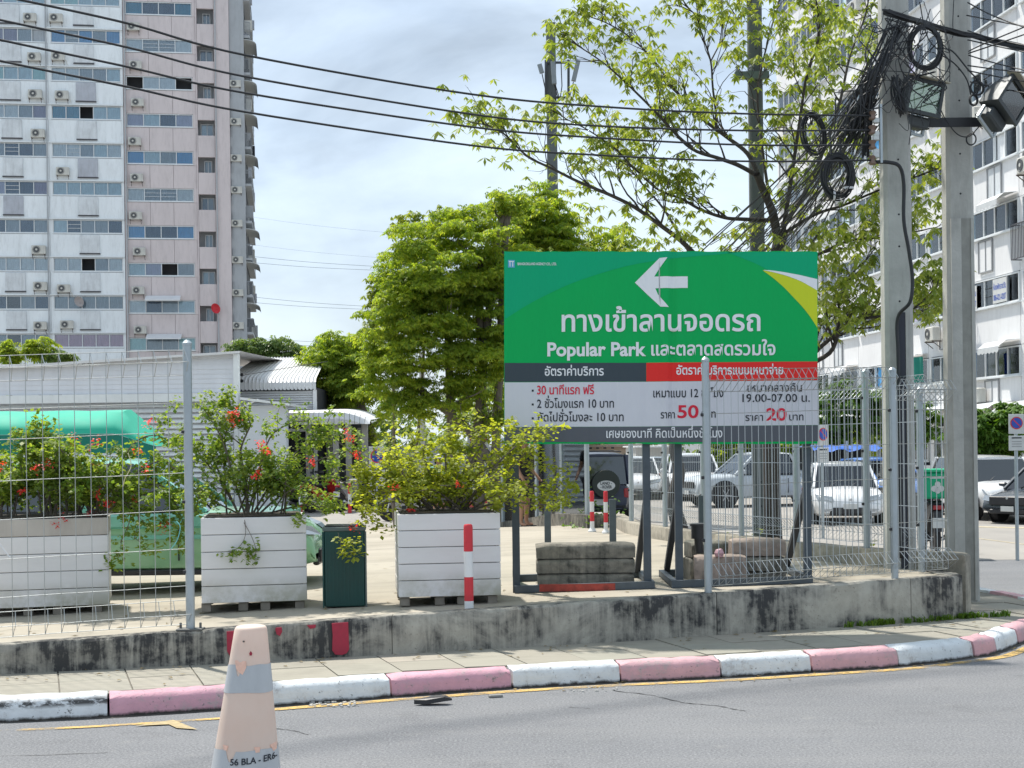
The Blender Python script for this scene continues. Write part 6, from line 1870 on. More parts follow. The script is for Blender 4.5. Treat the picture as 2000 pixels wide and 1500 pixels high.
def foliage(name, pts, size, mt, parent, kind='palmate', seed=1, jitter=.35, flat=None):
    rng = np.random.default_rng(seed); pts = np.asarray(pts, float)
    temps = [leaf_template(kind, rng) for _ in range(8)]
    pick = rng.integers(0, 8, len(pts)); V = []
    for t in range(8):
        P_ = pts[pick == t]
        if len(P_) == 0: continue
        T = temps[t].reshape(-1, 3); n = len(P_)
        rz = rng.uniform(0, 2 * PI, n); rx = rng.normal(0, .35, n); s = size * rng.uniform(1 - jitter, 1 + jitter, n)
        c, s_ = np.cos(rz), np.sin(rz); X = T[None, :, 0] * c[:, None] - T[None, :, 1] * s_[:, None]; Y = T[None, :, 0] * s_[:, None] + T[None, :, 1] * c[:, None]; Z = np.repeat(T[None, :, 2], n, 0)
        c2_, s2 = np.cos(rx), np.sin(rx); Y2 = Y * c2_[:, None] - Z * s2[:, None]; Z2 = Y * s2[:, None] + Z * c2_[:, None]
        A = np.stack([X, Y2, Z2], -1) * s[:, None, None] + P_[:, None, :]
        V.append(A.reshape(-1, 3))
    V = np.concatenate(V); nq = len(V) // 4
    m4 = None
    if parent is not None:
        loc = np.array(parent.location); V = V - loc
    me = bpy.data.meshes.new(name)
    me.vertices.add(len(V)); me.vertices.foreach_set('co', V.astype(np.float32).ravel())
    # two triangles folded along the midrib, sharing it
    idx = np.arange(nq * 4).reshape(-1, 4); F = np.stack([idx[:, [0, 1, 2]], idx[:, [0, 2, 3]]], 1).reshape(-1)
    me.loops.add(len(F)); me.loops.foreach_set('vertex_index', F.astype(np.int32)); me.polygons.add(nq * 2)
    me.polygons.foreach_set('loop_start', np.arange(0, nq * 6, 3, dtype=np.int32)); me.polygons.foreach_set('loop_total', np.full(nq * 2, 3, np.int32))
    me.update(calc_edges=True); me.materials.append(mt)
    o = bpy.data.objects.new(name, me); link(o, parent); o['kind'] = 'stuff'
    return o
def grow(mb, p, d, L, r, depth, rnd, tips, up=.15, spread=.6, kids=(2, 3), seg=4, nodes=None, sides=5):
    pts = [p.copy()]; q = p.copy(); dd = d.normalized()
    for k in range(seg):
        dd = (dd + Vector((rnd.gauss(0, .14), rnd.gauss(0, .14), rnd.gauss(0, .10) + up * .25))).normalized(); q = q + dd * (L / seg); pts.append(q.copy())
    mb.tube(pts, [r * (1 - .45 * k / seg) for k in range(seg + 1)], sides if r > .012 else 4, cap=False)
    if nodes is not None: nodes += pts[2:]
    if depth == 0: tips.append(q); return
    for k in range(rnd.randint(*kids)):
        t = rnd.uniform(.45, 1.0) if k else 1.0
        b = pts[min(seg, max(1, int(t * seg)))]
        ax = Vector((rnd.gauss(0, 1), rnd.gauss(0, 1), rnd.gauss(0, .6))).normalized()
        nd = (dd + ax * spread * rnd.uniform(.7, 1.3)).normalized()
        grow(mb, b, nd, L * rnd.uniform(.55, .8), r * .55, depth - 1, rnd, tips, up, spread, kids, seg, nodes, sides)

# ---- leggy tree whose boughs reach over the sign
rt = random.Random(21)
base = G(1510, 1062, .2); dT = 20.2
tb = W(1512, 1062, dT)
tree = thing('tree', 'large sparse tree with dark boughs spreading over the sign and drooping light leaves', 'tree', (tb.x, dT, .1))
mb = MB(); tips = []
def limb(pts, r0, r1, dd=0.0, every=1, sub=True, sub_len=1.0, sub_r=.02, d0=dT, tip=True, dens=1.0):
    n = len(pts); P_ = [W(x, y, d0 + dd * (i / (n - 1))) for i, (x, y) in enumerate(pts)]; S_ = smooth_path(P_, 5)
    m_ = len(S_); mb.tube(S_, [.82 * (r0 + (r1 - r0) * (i / (m_ - 1)) ** .7) for i in range(m_)], 7, cap=False)
    if sub:
        cum = 0
        for i in range(2, m_):
            f = i / (m_ - 1)
            if f < .18: continue
            if rt.random() < (.40 + .40 * f) * dens:
                t = (S_[i] - S_[i - 1]).normalized(); side = Vector((rt.uniform(-1, 1), rt.uniform(-1.2, 1.2), rt.uniform(-.1, 1.0)))
                grow(mb, S_[i], (t * .7 + side * .8), sub_len * rt.uniform(.3, .62) * (1.15 - .75 * f), max(.009, (r0 + (r1 - r0) * f) * .4), 2, rt, tips, .12, .65, (1, 3), 4)
    if tip: grow(mb, S_[-1], (S_[-1] - S_[-3]), .22, r1, 1, rt, tips, .1, .5)
mb.tube(smooth_path([W(x, y, dT) for x, y in ((1512, 1075), (1508, 960), (1506, 860), (1500, 740), (1504, 600), (1512, 520), (1528, 450))], 5), [.125 - .0012 * i for i in range(31)], 10, cap=False)
limb([(1520, 480), (1510, 420), (1492, 375), (1478, 340)], .085, .06, -.5, sub=False, tip=False)
limb([(1478, 342), (1440, 322), (1400, 308), (1350, 290), (1300, 240), (1262, 200), (1210, 150), (1172, 118), (1120, 84)], .045, .008, -2.2)
limb([(1482, 345), (1460, 300), (1420, 268), (1372, 232), (1330, 190), (1300, 150), (1270, 110), (1230, 72), (1185, 45), (1150, 32)], .045, .008, .8)
limb([(1400, 262), (1398, 220), (1392, 170), (1388, 120), (1372, 70), (1358, 30), (1330, 5)], .026, .008, -.6)
limb([(1388, 120), (1410, 80), (1440, 40), (1470, 0)], .014, .006, .6)
limb([(1500, 430), (1450, 428), (1415, 425), (1370, 410), (1330, 388), (1285, 370), (1240, 330), (1200, 290), (1150, 255), (1105, 232)], .04, .008, -1.2)
limb([(1360, 500), (1330, 470), (1290, 440), (1240, 405), (1190, 380), (1130, 355), (1080, 330), (1030, 305), (985, 262), (950, 245), (925, 240)], .05, .007, -2.6)
limb([(1345, 490), (1310, 430), (1290, 400), (1255, 360), (1220, 320), (1185, 310)], .03, .008, .9)
limb([(1275, 375), (1277, 330), (1275, 295), (1290, 270)], .018, .007, .0)
limb([(1530, 440), (1570, 380), (1610, 290), (1640, 200), (1660, 110), (1690, 30), (1700, -30)], .05, .012, 1.2, sub_len=1.2)
limb([(1530, 450), (1545, 350), (1560, 250), (1575, 150), (1600, 60), (1590, -20)], .045, .012, -.8, sub_len=1.2)
limb([(1525, 460), (1590, 420), (1650, 400), (1720, 370), (1790, 345), (1830, 330)], .035, .01, -1.5)
limb([(1520, 520), (1590, 500), (1660, 470), (1740, 462), (1800, 450)], .04, .01, -1.0)
limb([(1560, 720), (1620, 690), (1645, 640), (1700, 620), (1770, 612), (1830, 560)], .05, .012, -1.0)
limb([(1508, 760), (1560, 720), (1600, 680), (1635, 645), (1640, 590), (1660, 540), (1690, 510)], .06, .012, -.6, sub_len=1.0)
limb([(1520, 500), (1490, 300), (1480, 180), (1500, 80), (1520, 10)], .035, .01, 1.6, sub_len=1.2)
limb([(1640, 640), (1700, 640), (1780, 620), (1830, 600)], .02, .008, .2)
part('trunk', MB(), None, tree) if False else None
part('branches', mb, M_barkd, tree, smooth=True, world=True)
pts = []
for t in tips:
    for _ in range(rt.choice([2, 3, 3])): pts.append((t.x + rt.gauss(0, .13), t.y + rt.gauss(0, .13), t.z + rt.gauss(0, .08)))
foliage('crown', pts, .10, M_leaf_tree, tree, 'palmate', 3)
# heavier foliage right of the sign and over the poles
dense = []
for (px, py, rx, ry, n_) in ((1650, 560, 60, 90, 170), (1610, 480, 50, 50, 110), (1560, 160, 80, 90, 150), (1650, 90, 60, 80, 120), (1560, 330, 70, 90, 120), (1700, 430, 60, 60, 90), (1800, 400, 40, 70, 90), (1800, 560, 45, 70, 110), (1440, 450, 120, 50, 90), (1250, 440, 130, 60, 120), (1640, 250, 60, 60, 60)):
    for _ in range(int(n_ * .6)):
        a = rt.uniform(0, 6.28); q = math.sqrt(rt.random()); dense.append(W(px + rx * q * math.cos(a), py + ry * q * math.sin(a), dT + rt.uniform(-1.6, 1.6) - (1.0 if px > 1590 else 0)))
foliage('crown', [tuple(p) for p in dense], .115, M_leaf_tree, tree, 'palmate', 4)
# second trunk by the roadside
t2 = W(1330, 1000, 24.5)
tr2 = thing('tree', 'thin dark gnarled tree trunk just behind the fence left of the right sign frame', 'tree', (t2.x, 24.5, 0))
mb = MB(); mb.tube(smooth_path([Vector((t2.x + x, 24.5, z)) for x, z in ((0.1, 0), (.0, .5), (-.12, 1.0), (-.02, 1.5), (-.1, 2.0), (.06, 3.2), (.0, 4.5))], 4), [.15 - .004 * i for i in range(25)], 8)
part('trunk', mb, M_barkd, tr2, smooth=True, world=True)
foliage('crown', [(t2.x + rt.gauss(0, .7), 24.5 + rt.gauss(0, .7), 4.6 + rt.gauss(0, .4)) for _ in range(120)], .16, M_leaf_tree, tr2, 'palmate', 5)

# ---- dense trees
def dense_tree(label, cx, cbase, d, lobes, n_cl, size, mt, trunk_px, seed, kind='pinnate', tw=.14, name='tree', group=None, airy=0):
    rl_ = random.Random(seed); rng = np.random.default_rng(seed)
    b = W(cx, 900, d)
    t = thing(name, label, 'tree', (b.x, d, 0), 0, group)
    P_ = []
    tot_a = sum(l[2] * l[3] for l in lobes)
    clumps = []
    for (px, py, rx, ry) in lobes:
        c = W(px, py, d); RX, RZ = rx / FOC * d, ry / FOC * d; RY = (RX + RZ) / 2 * .9
        k = max(7, int(70 * rx * ry / tot_a * len(lobes) ** .5))
        for _ in range(k):
            v = rng.normal(0, 1, 3); v /= np.linalg.norm(v); 
            if v[1] > .5: v[1] = -v[1]
            q = rng.uniform(.5, 1.2)
            clumps.append((c.x + v[0] * RX * q, c.y + v[1] * RY * q, c.z + v[2] * RZ * q, (RX + RZ) / 2 * rng.uniform(.14, .34), RX * RZ))
    wsum = sum(c[3] ** 2 for c in clumps)
    for (x, y, z, r_, _) in clumps:
        k = int(n_cl * r_ ** 2 / wsum)
        v = rng.normal(0, 1, (k, 3)); v /= np.linalg.norm(v, axis=1)[:, None]; v[:, 2] = np.abs(v[:, 2]) * .9 - .25
        q = rng.uniform(.55, 1.05, k)[:, None]
        P_.append(np.array([x, y, z]) + v * q * np.array([r_ * 1.25, r_ * 1.25, r_ * .8]))
    P_ = np.concatenate(P_)
    # inner fill so that only small gaps show through
    fill = []
    for (px, py, rx, ry) in lobes:
        c = W(px, py, d); RX, RZ = rx / FOC * d, ry / FOC * d
        v = rng.normal(0, .42, (int(n_cl * .12 / len(lobes)), 3)); fill.append(np.array([c.x, c.y, c.z]) + v * np.array([RX, RX * .8, RZ]))
    mb = MB(); alltips = []
    for px in trunk_px:
        a = W(px, 880, d); x0_ = a.x
        tgt = rl_.choice(lobes); c = W(tgt[0], tgt[1], d)
        pts_ = [Vector((x0_, d + rl_.uniform(-.3, .3), -.05)), Vector((x0_ + rl_.uniform(-.08, .08), d, 1.0)), Vector((x0_ * .75 + c.x * .25, d, 2.2)), Vector((x0_ * .3 + c.x * .7, d, c.z - .8)), Vector((c.x, d, c.z - .1))]
        S_ = smooth_path(pts_, 4); mb.tube(S_, [tw * (1 - .6 * i / len(S_)) for i in range(len(S_))], 8, cap=False)
        tp = []
        for _ in range(5): grow(mb, S_[rl_.randint(7, len(S_) - 2)], Vector((rl_.uniform(-1, 1), rl_.uniform(-1, .6), rl_.uniform(.2, 1))), max(.3, min(1.0, tgt[2] / FOC * d * .45)), tw * .3, 2, rl_, tp, .2, .5)
        alltips += tp
    tipp = np.array([(p.x + rl_.gauss(0, size * .6), p.y + rl_.gauss(0, size * .6), p.z + rl_.gauss(0, size * .5)) for p in alltips for _ in range(5)])
    part('trunk', mb, M_bark, t, smooth=True, world=True)
    foliage('crown', np.concatenate([P_, tipp] + fill), size, mt, t, kind, seed)
    return t
dense_tree('big dense bright green tree between the metal shed and the green sign', 880, 0, 34, ((870, 560, 125, 115), (940, 490, 95, 85), (825, 680, 115, 105), (930, 700, 90, 110), (780, 735, 85, 70), (880, 785, 110, 50), (970, 600, 60, 120), (800, 590, 65, 85), (745, 690, 45, 60), (1000, 400, 30, 30), (900, 430, 40, 30)), 16500, .105, M_leaf_dense, (885, 905, 935, 958, 982), 31)
dense_tree('dark leafy tree rising just behind the top left of the green sign', 1040, 0, 37, ((1010, 440, 75, 65), (1070, 430, 60, 70), (1060, 520, 90, 80), (1140, 470, 70, 40), (1120, 560, 80, 60), (1050, 690, 70, 120), (1210, 480, 60, 30), (1000, 400, 40, 30), (1050, 390, 40, 25)), 5600, .15, M_leaf_dense, (1035, 1075), 32)
dense_tree('small light green sapling tops poking out left of the big dense tree', 790, 0, 35.5, ((805, 455, 40, 38), (835, 480, 40, 45), (765, 565, 42, 45), (755, 625, 50, 50), (860, 440, 20, 25)), 1000, .14, M_leaf_tree, (800, 770), 33, 'palmate', .05)
dense_tree('mid green tree standing behind the motorcycle shelter', 670, 0, 52, ((660, 720, 55, 60), (700, 770, 50, 60), (640, 780, 40, 40), (720, 700, 40, 30), (650, 690, 50, 40)), 3600, .17, M_leaf_dense, (700, 720, 740, 756), 34, tw=.2)
dense_tree('pale feathery tree top above the motorcycle shelter', 640, 0, 56, ((640, 680, 34, 26), (690, 690, 35, 20)), 420, .2, M_leaf_far, (640,), 35, 'palmate', .08)
dense_tree('round distant tree above the curved metal roof', 530, 0, 62, ((500, 680, 34, 20), (545, 682, 38, 20), (470, 684, 22, 18), (575, 695, 18, 14)), 1300, .21, M_leaf_far, (520,), 36, tw=.15)
for i, (px, py, w_, h_, lab) in enumerate(((18, 686, 14, 22, 'small dark tree in front of the tower at the far left above the shed roof'), (75, 680, 24, 20, 'second small tree peeking above the shed roof'), (118, 692, 28, 8, 'low light green shrub top peeking above the shed roof'))):
    dense_tree(lab, px, 0, 64, ((px, py, w_, h_), (px + 6, py + 6, w_ * .8, h_ * .6)), 420, .2, M_leaf_far if i == 2 else M_leaf_dense, (px,), 40 + i, tw=.1)
# hedges and background greens behind the parked cars
dense_tree('clipped bright green shrub mass at the right edge behind the parked white car', 1950, 0, 42, ((1940, 840, 60, 45), (1985, 830, 50, 45), (1900, 850, 40, 40), (1930, 890, 60, 25)), 3000, .19, M_leaf_hedge, (1935, 1975), 51, 'palmate', .08, name='shrub')
dense_tree('green roadside bush seen between the sign and the cable-laden pole', 1650, 0, 50, ((1640, 790, 60, 45), (1690, 800, 45, 50), (1620, 840, 40, 35), (1740, 820, 60, 50), (1790, 830, 50, 45)), 3000, .2, M_leaf_hedge, (1640, 1690, 1750), 52, 'palmate', .08, name='shrub')
dense_tree('dark green tree under the sign between parked cars', 1425, 0, 58, ((1430, 880, 45, 40), (1400, 905, 30, 35), (1465, 890, 40, 50), (1440, 930, 30, 30)), 1700, .2, M_leaf_dense, (1420, 1460), 53, 'palmate', .1)
dense_tree('bush behind the blue tarpaulin stall', 1580, 0, 60, ((1560, 880, 60, 30), (1620, 870, 60, 30), (1700, 860, 60, 30)), 1500, .22, M_leaf_dense, (1560, 1640), 54, 'palmate', .1, name='shrub')
# far tree line closing the horizon
fl_ = []
rngf = np.random.default_rng(9)
for px in range(-200, 2300, 9):
    d = 150 + 30 * math.sin(px * .01)
    h = 7.5 + 3.5 * math.sin(px * .021) + 2.5 * math.sin(px * .057 + 1)
    for _ in range(9):
        X = W(px, 860, d).x + rngf.normal(0, .8); fl_.append((X, d + rngf.normal(0, 2), h * math.sqrt(rngf.random()) * .98))
o = foliage('treeline', fl_, 1.25, M_leaf_far, None, 'palmate', 77); tag(o, 'distant line of trees closing the view behind the car park', 'trees', kind='stuff')
# low planting at the drive corner and in the bed
pts = [(W(1170, 1000, 25.5).x + rngf.normal(0, .28), 25.9 + rngf.normal(0, .3), .35 + abs(rngf.normal(0, .28))) for _ in range(130)]
sh = thing('shrub', 'low dark green shrub at the base behind the two distant bollards', 'shrub', (W(1170, 1000, 25.5).x, 25.9, .3)); foliage('leaves', pts, .09, M_leaf_hedge, sh, 'clump', 78)
for i, (px, d, n_, lab) in enumerate(((1655, 17.8, 80, 'weedy bush behind the fence below the white hatchback'), (1700, 17.4, 60, 'small weed clump at the foot of the fence post near the corner'), (1560, 19.2, 40, 'low weed clump behind the right sign leg'), (1462, 21.4, 30, 'tall thin weed beside the slim concrete pole'))):
    c = W(px, 1000, d); zz = .35
    sh = thing('weed_clump', lab, 'weeds', (c.x, d, zz)); foliage('leaves', [(c.x + rngf.normal(0, .17), d + rngf.normal(0, .15), zz + abs(rngf.normal(0, .16))) for _ in range(n_)], .06, M_leaf_shruby, sh, 'clump', 79 + i)

# ---- bougainvillea-like shrubs in the planters
def shrub(label, pl, stems, n_extra, mt, seed, flowers, hang=(), size=.058):
    (t0, a, wdt, ht) = pl; rs = random.Random(seed)
    d = t0.location.y; zb = t0.location.z + ht
    t = thing('flowering_shrub', label, 'shrub', (t0.location.x, d, zb)); mb = MB(); tips, nodes = [], []
    for (bx, path, r0, dd) in stems:
        P_ = [W(bx, 1012, d)]; P_[0].z = zb - .02
        n_ = len(path)
        for i, (x, y) in enumerate(path): P_.append(W(x, y, d + dd * (i + 1) / n_))
        S_ = smooth_path(P_, 5); mb.tube(S_, [r0 * (1 - .7 * i / len(S_)) for i in range(len(S_))], 6, cap=False)
        for i in range(3, len(S_)):
            nodes.append(S_[i])
            if rs.random() < .42:
                tt = (S_[i] - S_[i - 1]).normalized(); side = Vector((rs.uniform(-1, 1), rs.uniform(-1, 1), rs.uniform(-.3, 1)))
                grow(mb, S_[i], tt * .5 + side, rs.uniform(.10, .22), r0 * .35, 1, rs, tips, .05, .8, (1, 2), 3, nodes, 4)
    for path in hang:
        P_ = [W(x, y, d - (.50 if k else .45)) for k, (x, y) in enumerate(path)]; S_ = smooth_path(P_, 4); mb.tube(S_, .0035, 4, cap=False); nodes += S_[int(len(S_) * .55):]; tips += [S_[-1], S_[-2]]
    part('stems', mb, M_bark, t, smooth=True, world=True)
    pts = []
    for p in nodes:
        for _ in range(n_extra): pts.append((p.x + rs.gauss(0, .035), p.y + rs.gauss(0, .045), p.z + rs.gauss(0, .03)))
    for p in tips:
        for _ in range(n_extra + 1): pts.append((p.x + rs.gauss(0, .04), p.y + rs.gauss(0, .05), p.z + rs.gauss(0, .035)))
    foliage('leaves', pts, size, mt, t, 'clump', seed)
    for (x, y, s_) in flowers:
        c = W(x, y, d - rs.uniform(.2, .5))
        o = foliage('flower', [(c.x + rs.gauss(0, s_), c.y + rs.gauss(0, s_), c.z + rs.gauss(0, s_)) for _ in range(7)], .032, M_flower, t, 'clump', seed + int(x)); del o['kind']
    return t
rs = random.Random(3)
def fanstems(x0, x1, ytop, n, spreadx, seed, d_=.5, ybot=1000, r=.012):
    q = random.Random(seed); out = []
    for k in range(n):
        bx = q.uniform(x0, x1); tx_ = bx + q.uniform(-spreadx, spreadx); ty = q.uniform(ytop, ybot - 40)
        mx_ = bx * .5 + tx_ * .5 + q.uniform(-15, 15); my = ybot * .45 + ty * .55 - q.uniform(0, 25)
        out.append((bx, [(mx_, my), (tx_, ty)], r * q.uniform(.6, 1.2), q.uniform(-d_, d_)))
    return out
s1 = fanstems(-10, 200, 862, 26, 60, 1) + fanstems(100, 215, 870, 10, 100, 11) + [(190, [(260, 930), (320, 900), (352, 940)], .012, -.3), (195, [(240, 980), (270, 1010), (262, 1050)], .010, -.5), (180, [(250, 880), (300, 850), (340, 870)], .011, 0), (170, [(210, 960), (255, 1000), (235, 1060)], .010, -.4), (200, [(300, 960), (345, 990), (350, 1050)], .010, -.4), (205, [(290, 900), (345, 920), (378, 990)], .010, .2), (60, [(40, 900), (60, 870), (75, 845)], .01, 0), (190, [(280, 950), (330, 960), (365, 1040)], .01, -.3)]
shrub('leafy red-flowered shrub behind the wire fence spilling over the far left planter', pl1, s1, 2, M_leaf_shrub, 61,
      [(183, 862, .03), (190, 905, .03), (91, 905, .03), (72, 913, .025), (4, 915, .03), (285, 915, .03), (262, 965, .03), (108, 1012, .035), (176, 1010, .03), (315, 1032, .035), (45, 956, .02), (208, 980, .025), (143, 858, .02), (292, 828, .02), (120, 1020, .03), (270, 880, .02), (190, 965, .03)], size=.062)
s2 = fanstems(440, 560, 850, 9, 60, 2, .45) + [(485, [(478, 930), (470, 880), (490, 830)], .02, 0), (480, [(452, 920), (430, 850), (395, 795)], .013, -.2), (490, [(540, 930), (590, 880), (640, 850), (700, 900)], .013, .3), (500, [(560, 960), (640, 930), (690, 955)], .012, .3), (470, [(430, 940), (400, 900), (385, 880)], .012, .1), (495, [(545, 950), (620, 900), (680, 880)], .011, -.1), (490, [(520, 870), (560, 830), (610, 820)], .011, .1), (480, [(440, 870), (450, 830), (455, 810)], .010, 0), (500, [(600, 985), (640, 1000), (630, 960)], .01, .2), (480, [(420, 980), (395, 960), (380, 1000)], .01, -.2)]
shrub('thin twiggy red-flowered shrub in the planter beside the fence post', pl2, s2, 2, M_leaf_shrub, 62,
      [(447, 807, .02), (461, 803, .025), (457, 826, .025), (510, 862, .03), (520, 880, .025), (678, 852, .03), (683, 852, .03), (694, 886, .03), (610, 900, .02), (505, 925, .02), (690, 1040, .03)],
      hang=([(476, 1005), (480, 1040), (470, 1065), (448, 1080)], [(470, 1010), (490, 1045), (500, 1075), (493, 1090)], [(585, 1005), (590, 1018)]), size=.052)
s3 = fanstems(790, 960, 915, 18, 100, 5, .45) + [(900, [(960, 920), (1010, 870), (1060, 850)], .014, -.2), (880, [(930, 930), (985, 905), (1050, 900)], .013, .2), (910, [(980, 960), (1040, 950), (1080, 960)], .012, 0), (900, [(980, 980), (1040, 985), (1085, 985)], .012, -.3), (850, [(790, 950), (740, 930), (700, 960)], .013, .1), (840, [(780, 980), (730, 990), (705, 1010)], .012, -.3), (860, [(800, 920), (770, 890), (750, 900)], .012, .1), (880, [(870, 900), (880, 870), (900, 850)], .012, .2), (870, [(830, 900), (830, 870), (850, 870)], .011, -.2), (860, [(920, 900), (950, 860), (970, 850)], .011, 0), (900, [(1000, 910), (1040, 880), (1075, 920)], .011, .2)]
shrub('broad spreading yellow-green shrub in the planter behind the tall bollard', pl3, s3, 2, M_leaf_shruby, 63,
      [(801, 995, .025), (773, 950, .02), (895, 945, .02), (696, 1035, .03)], hang=([(660, 1040), (668, 1060), (690, 1060)], [(670, 1050), (665, 1075), (695, 1080)]), size=.056)
# blue and white strings tied to the fence
wire('string', 'pale yellow string tied to the left wire fence', [W(250, 885, 12.7), W(256, 910, 12.68), W(244, 935, 12.66), W(240, 952, 12.7)], .004, mat('pale_string', (.7, .62, .38), .8), cat='string')
wire('string', 'turquoise string hanging from the wire fence near the post', [W(345, 1018, 12.72), W(352, 1030, 12.7), W(346, 1055, 12.7), W(334, 1072, 12.7)], .004, mat('turquoise_string', (.2, .6, .6), .8), cat='string')
wire('string', 'white plastic strip caught in the fence at the left edge', [W(-4, 1058, 12.5), W(6, 1072, 12.5), W(20, 1090, 12.5)], .006, M_white, cat='string')
# ================================================================== VEHICLES
M_tail = mat('red_lamp_lens', (.35, .015, .02), .25, var=.1, coat=.5)
M_headl = mat('headlamp_lens', (.30, .33, .35), .12, .5, var=.15, scale=14, coat=.6)
M_rim = mat('alloy_rim', (.45, .46, .47), .35, .7, var=.1)
M_plate = mat('number_plate', (.62, .63, .62), .5)
def paint(name, col, rough=.28): return mat(name, col, rough, .0, var=.03, scale=2, coat=.7, grime=.04)
def car(label, cat, loc, rz, L, Wd, H, style, mt, group='vehicles parked or passing on the side street', scale=1.0, name='parked_car', wheel_r=None, bumper=None, lower=None, grille='slim', two_tone=None):
    t = thing(name, label, cat, loc, rz, group, scale)
    hw = Wd / 2; g0 = .19 if style in ('hatch', 'sedan') else .26; wr = wheel_r or (.30 if style in ('hatch', 'sedan') else .37)
    hb = H * {'hatch': .60, 'sedan': .60, 'suv': .60, 'pickup': .60, 'boxy': .56}[style]
    f, r = L / 2, -L / 2
    top = {'hatch': [(r, hb * .72), (r + .05, hb * .98), (r + .25, hb), (f - 1.05, hb), (f - .55, hb * .93), (f - .22, hb * .83), (f - .05, hb * .66), (f, hb * .52)],
           'sedan': [(r, hb * .75), (r + .06, hb * .98), (r + .7, hb * 1.02), (f - 1.25, hb), (f - .6, hb * .92), (f - .22, hb * .80), (f - .05, hb * .66), (f, hb * .50)],
           'suv': [(r, hb * .7), (r + .04, hb * .98), (r + .2, hb), (f - 1.15, hb), (f - .5, hb * .96), (f - .16, hb * .88), (f - .04, hb * .74), (f, hb * .50)],
           'pickup': [(r, hb * .6), (r + .02, hb * .92), (r + .2, hb * .95), (f - 1.25, hb * 1.0), (f - .5, hb * .96), (f - .16, hb * .88), (f - .04, hb * .74), (f, hb * .50)],
           'boxy': [(r, hb * .7), (r + .02, hb * .98), (r + .1, hb), (f - 1.3, hb), (f - .3, hb * .95), (f - .1, hb * .9), (f - .03, hb * .7), (f, hb * .55)]}[style]
    xs = sorted(set([p[0] for p in top] + list(np.linspace(r, f, 15))))
    mb = MB(); NS = 13
    for x in xs:
        zt_ = float(np.interp(x, [p[0] for p in top], [p[1] for p in top]))
        e = 1 - .20 * max(0, (abs(x) - L * .36) / (L * .14)) ** 2
        w = hw * e; zb = g0 + (.10 * max(0, (abs(x) - L * .40) / (L * .10)))
        zm = g0 + (zt_ - g0) * .55
        half = [(0, zb), (w * .82, zb), (w * .96, zb + .07), (w, zm), (w * .975, zt_ - (zt_ - zm) * .30), (w * .90, zt_ - .015), (w * .55, zt_ + .02)]
        ring = half + [(0, zt_ + .035)] + [(-a, b) for a, b in reversed(half[1:])]
        mb.v += [(x, a, b) for a, b in ring]; NR = len(ring)
    for i in range(len(xs) - 1):
        for q in range(NR): mb.f.append((i * NR + q, i * NR + (q + 1) % NR, (i + 1) * NR + (q + 1) % NR, (i + 1) * NR + q))
    mb.f += [tuple(range(NR)), tuple((len(xs) - 1) * NR + q for q in range(NR - 1, -1, -1))]
    part('body', mb, mt, t, smooth=48)
    # cabin
    cab = {'hatch': (f - 1.0, f - 1.62, r + .30, r + .05), 'sedan': (f - 1.2, f - 1.95, r + 1.15, r + .6), 'suv': (f - 1.1, f - 1.75, r + .35, r + .08), 'pickup': (f - 1.2, f - 1.9, r + 1.95, r + 1.7), 'boxy': (f - 1.35, f - 1.7, r + .12, r + .03)}[style]
    xfb, xft, xrt, xrb = cab; wb_, wt_ = hw * .90, hw * (.74 if style != 'boxy' else .82); zr = H - .04
    def C(x, y, z): return Vector((x, y, z))
    fb, ft, rt_, rb = C(xfb, wb_, hb), C(xft, wt_, zr), C(xrt, wt_, zr), C(xrb, wb_, hb)
    def my(p): return Vector((p.x, -p.y, p.z))
    part('interior', MB().bbox(xrb + .25, xfb - .5, -wb_ * .85, wb_ * .85, hb - .3, hb + .10), M_dark, t)
    for x_ in ((xfb + xrb) / 2 + .25, (xfb + xrb) / 2 - .55):
        if x_ > xrt + .1:
            for s in (-1, 1): part('seat', MB().rbox((x_, s * wb_ * .45, hb + .15), (.16, .46, .5), .05, (0, R(-12), 0)), M_dark, t)
    def pane(name, a, b, c_, d_, off=.0):
        n = (b - a).cross(c_ - a).normalized() * .008
        q = MB().add([a + n, b + n, c_ + n, d_ + n, a - n, b - n, c_ - n, d_ - n], [(0, 1, 2, 3), (7, 6, 5, 4), (0, 4, 5, 1), (1, 5, 6, 2), (2, 6, 7, 3), (3, 7, 4, 0)])
        return part(name, q, GL_car, t)
    pane('windscreen', fb, my(fb), my(ft), ft); pane('rear_window', rb, rt_, my(rt_), my(rb))
    for s in (1, -1):
        g_ = (lambda p: p) if s > 0 else my
        mid_b, mid_t = fb.lerp(rb, .48), ft.lerp(rt_, .42)
        pane('side_window', g_(fb.lerp(rb, .06)), g_(mid_b.lerp(fb, .03)), g_(mid_t.lerp(ft, .03)), g_(ft.lerp(rt_, .05)))
        pane('side_window', g_(mid_b.lerp(rb, .05)), g_(rb.lerp(fb, .06)), g_(rt_.lerp(ft, .07)), g_(mid_t.lerp(rt_, .05)))
        pil = MB(); pil.bar(g_(fb), g_(ft), .06, .07); pil.bar(g_(mid_b), g_(mid_t), .07, .05); pil.bar(g_(rb), g_(rt_), .12 if style != 'pickup' else .08, .07)
        part('pillar', pil, mt, t, kind='stuff')
        part('belt_moulding', MB().bar(g_(fb) + Vector((0, 0, .01)), g_(rb) + Vector((0, 0, .01)), .03, .03), M_black, t)
        # door seams, handle, mirror
        sm = MB()
        for u in (.10, .47, .80):
            x = xfb + (xrb - xfb) * u; sm.bbox(x - .006, x + .006, s * hw * .94 if s > 0 else -hw * 1.004, s * hw * 1.004 if s > 0 else -hw * .94, g0 + .15, hb - .12)
        part('door_seam', sm, M_black, t, kind='stuff')
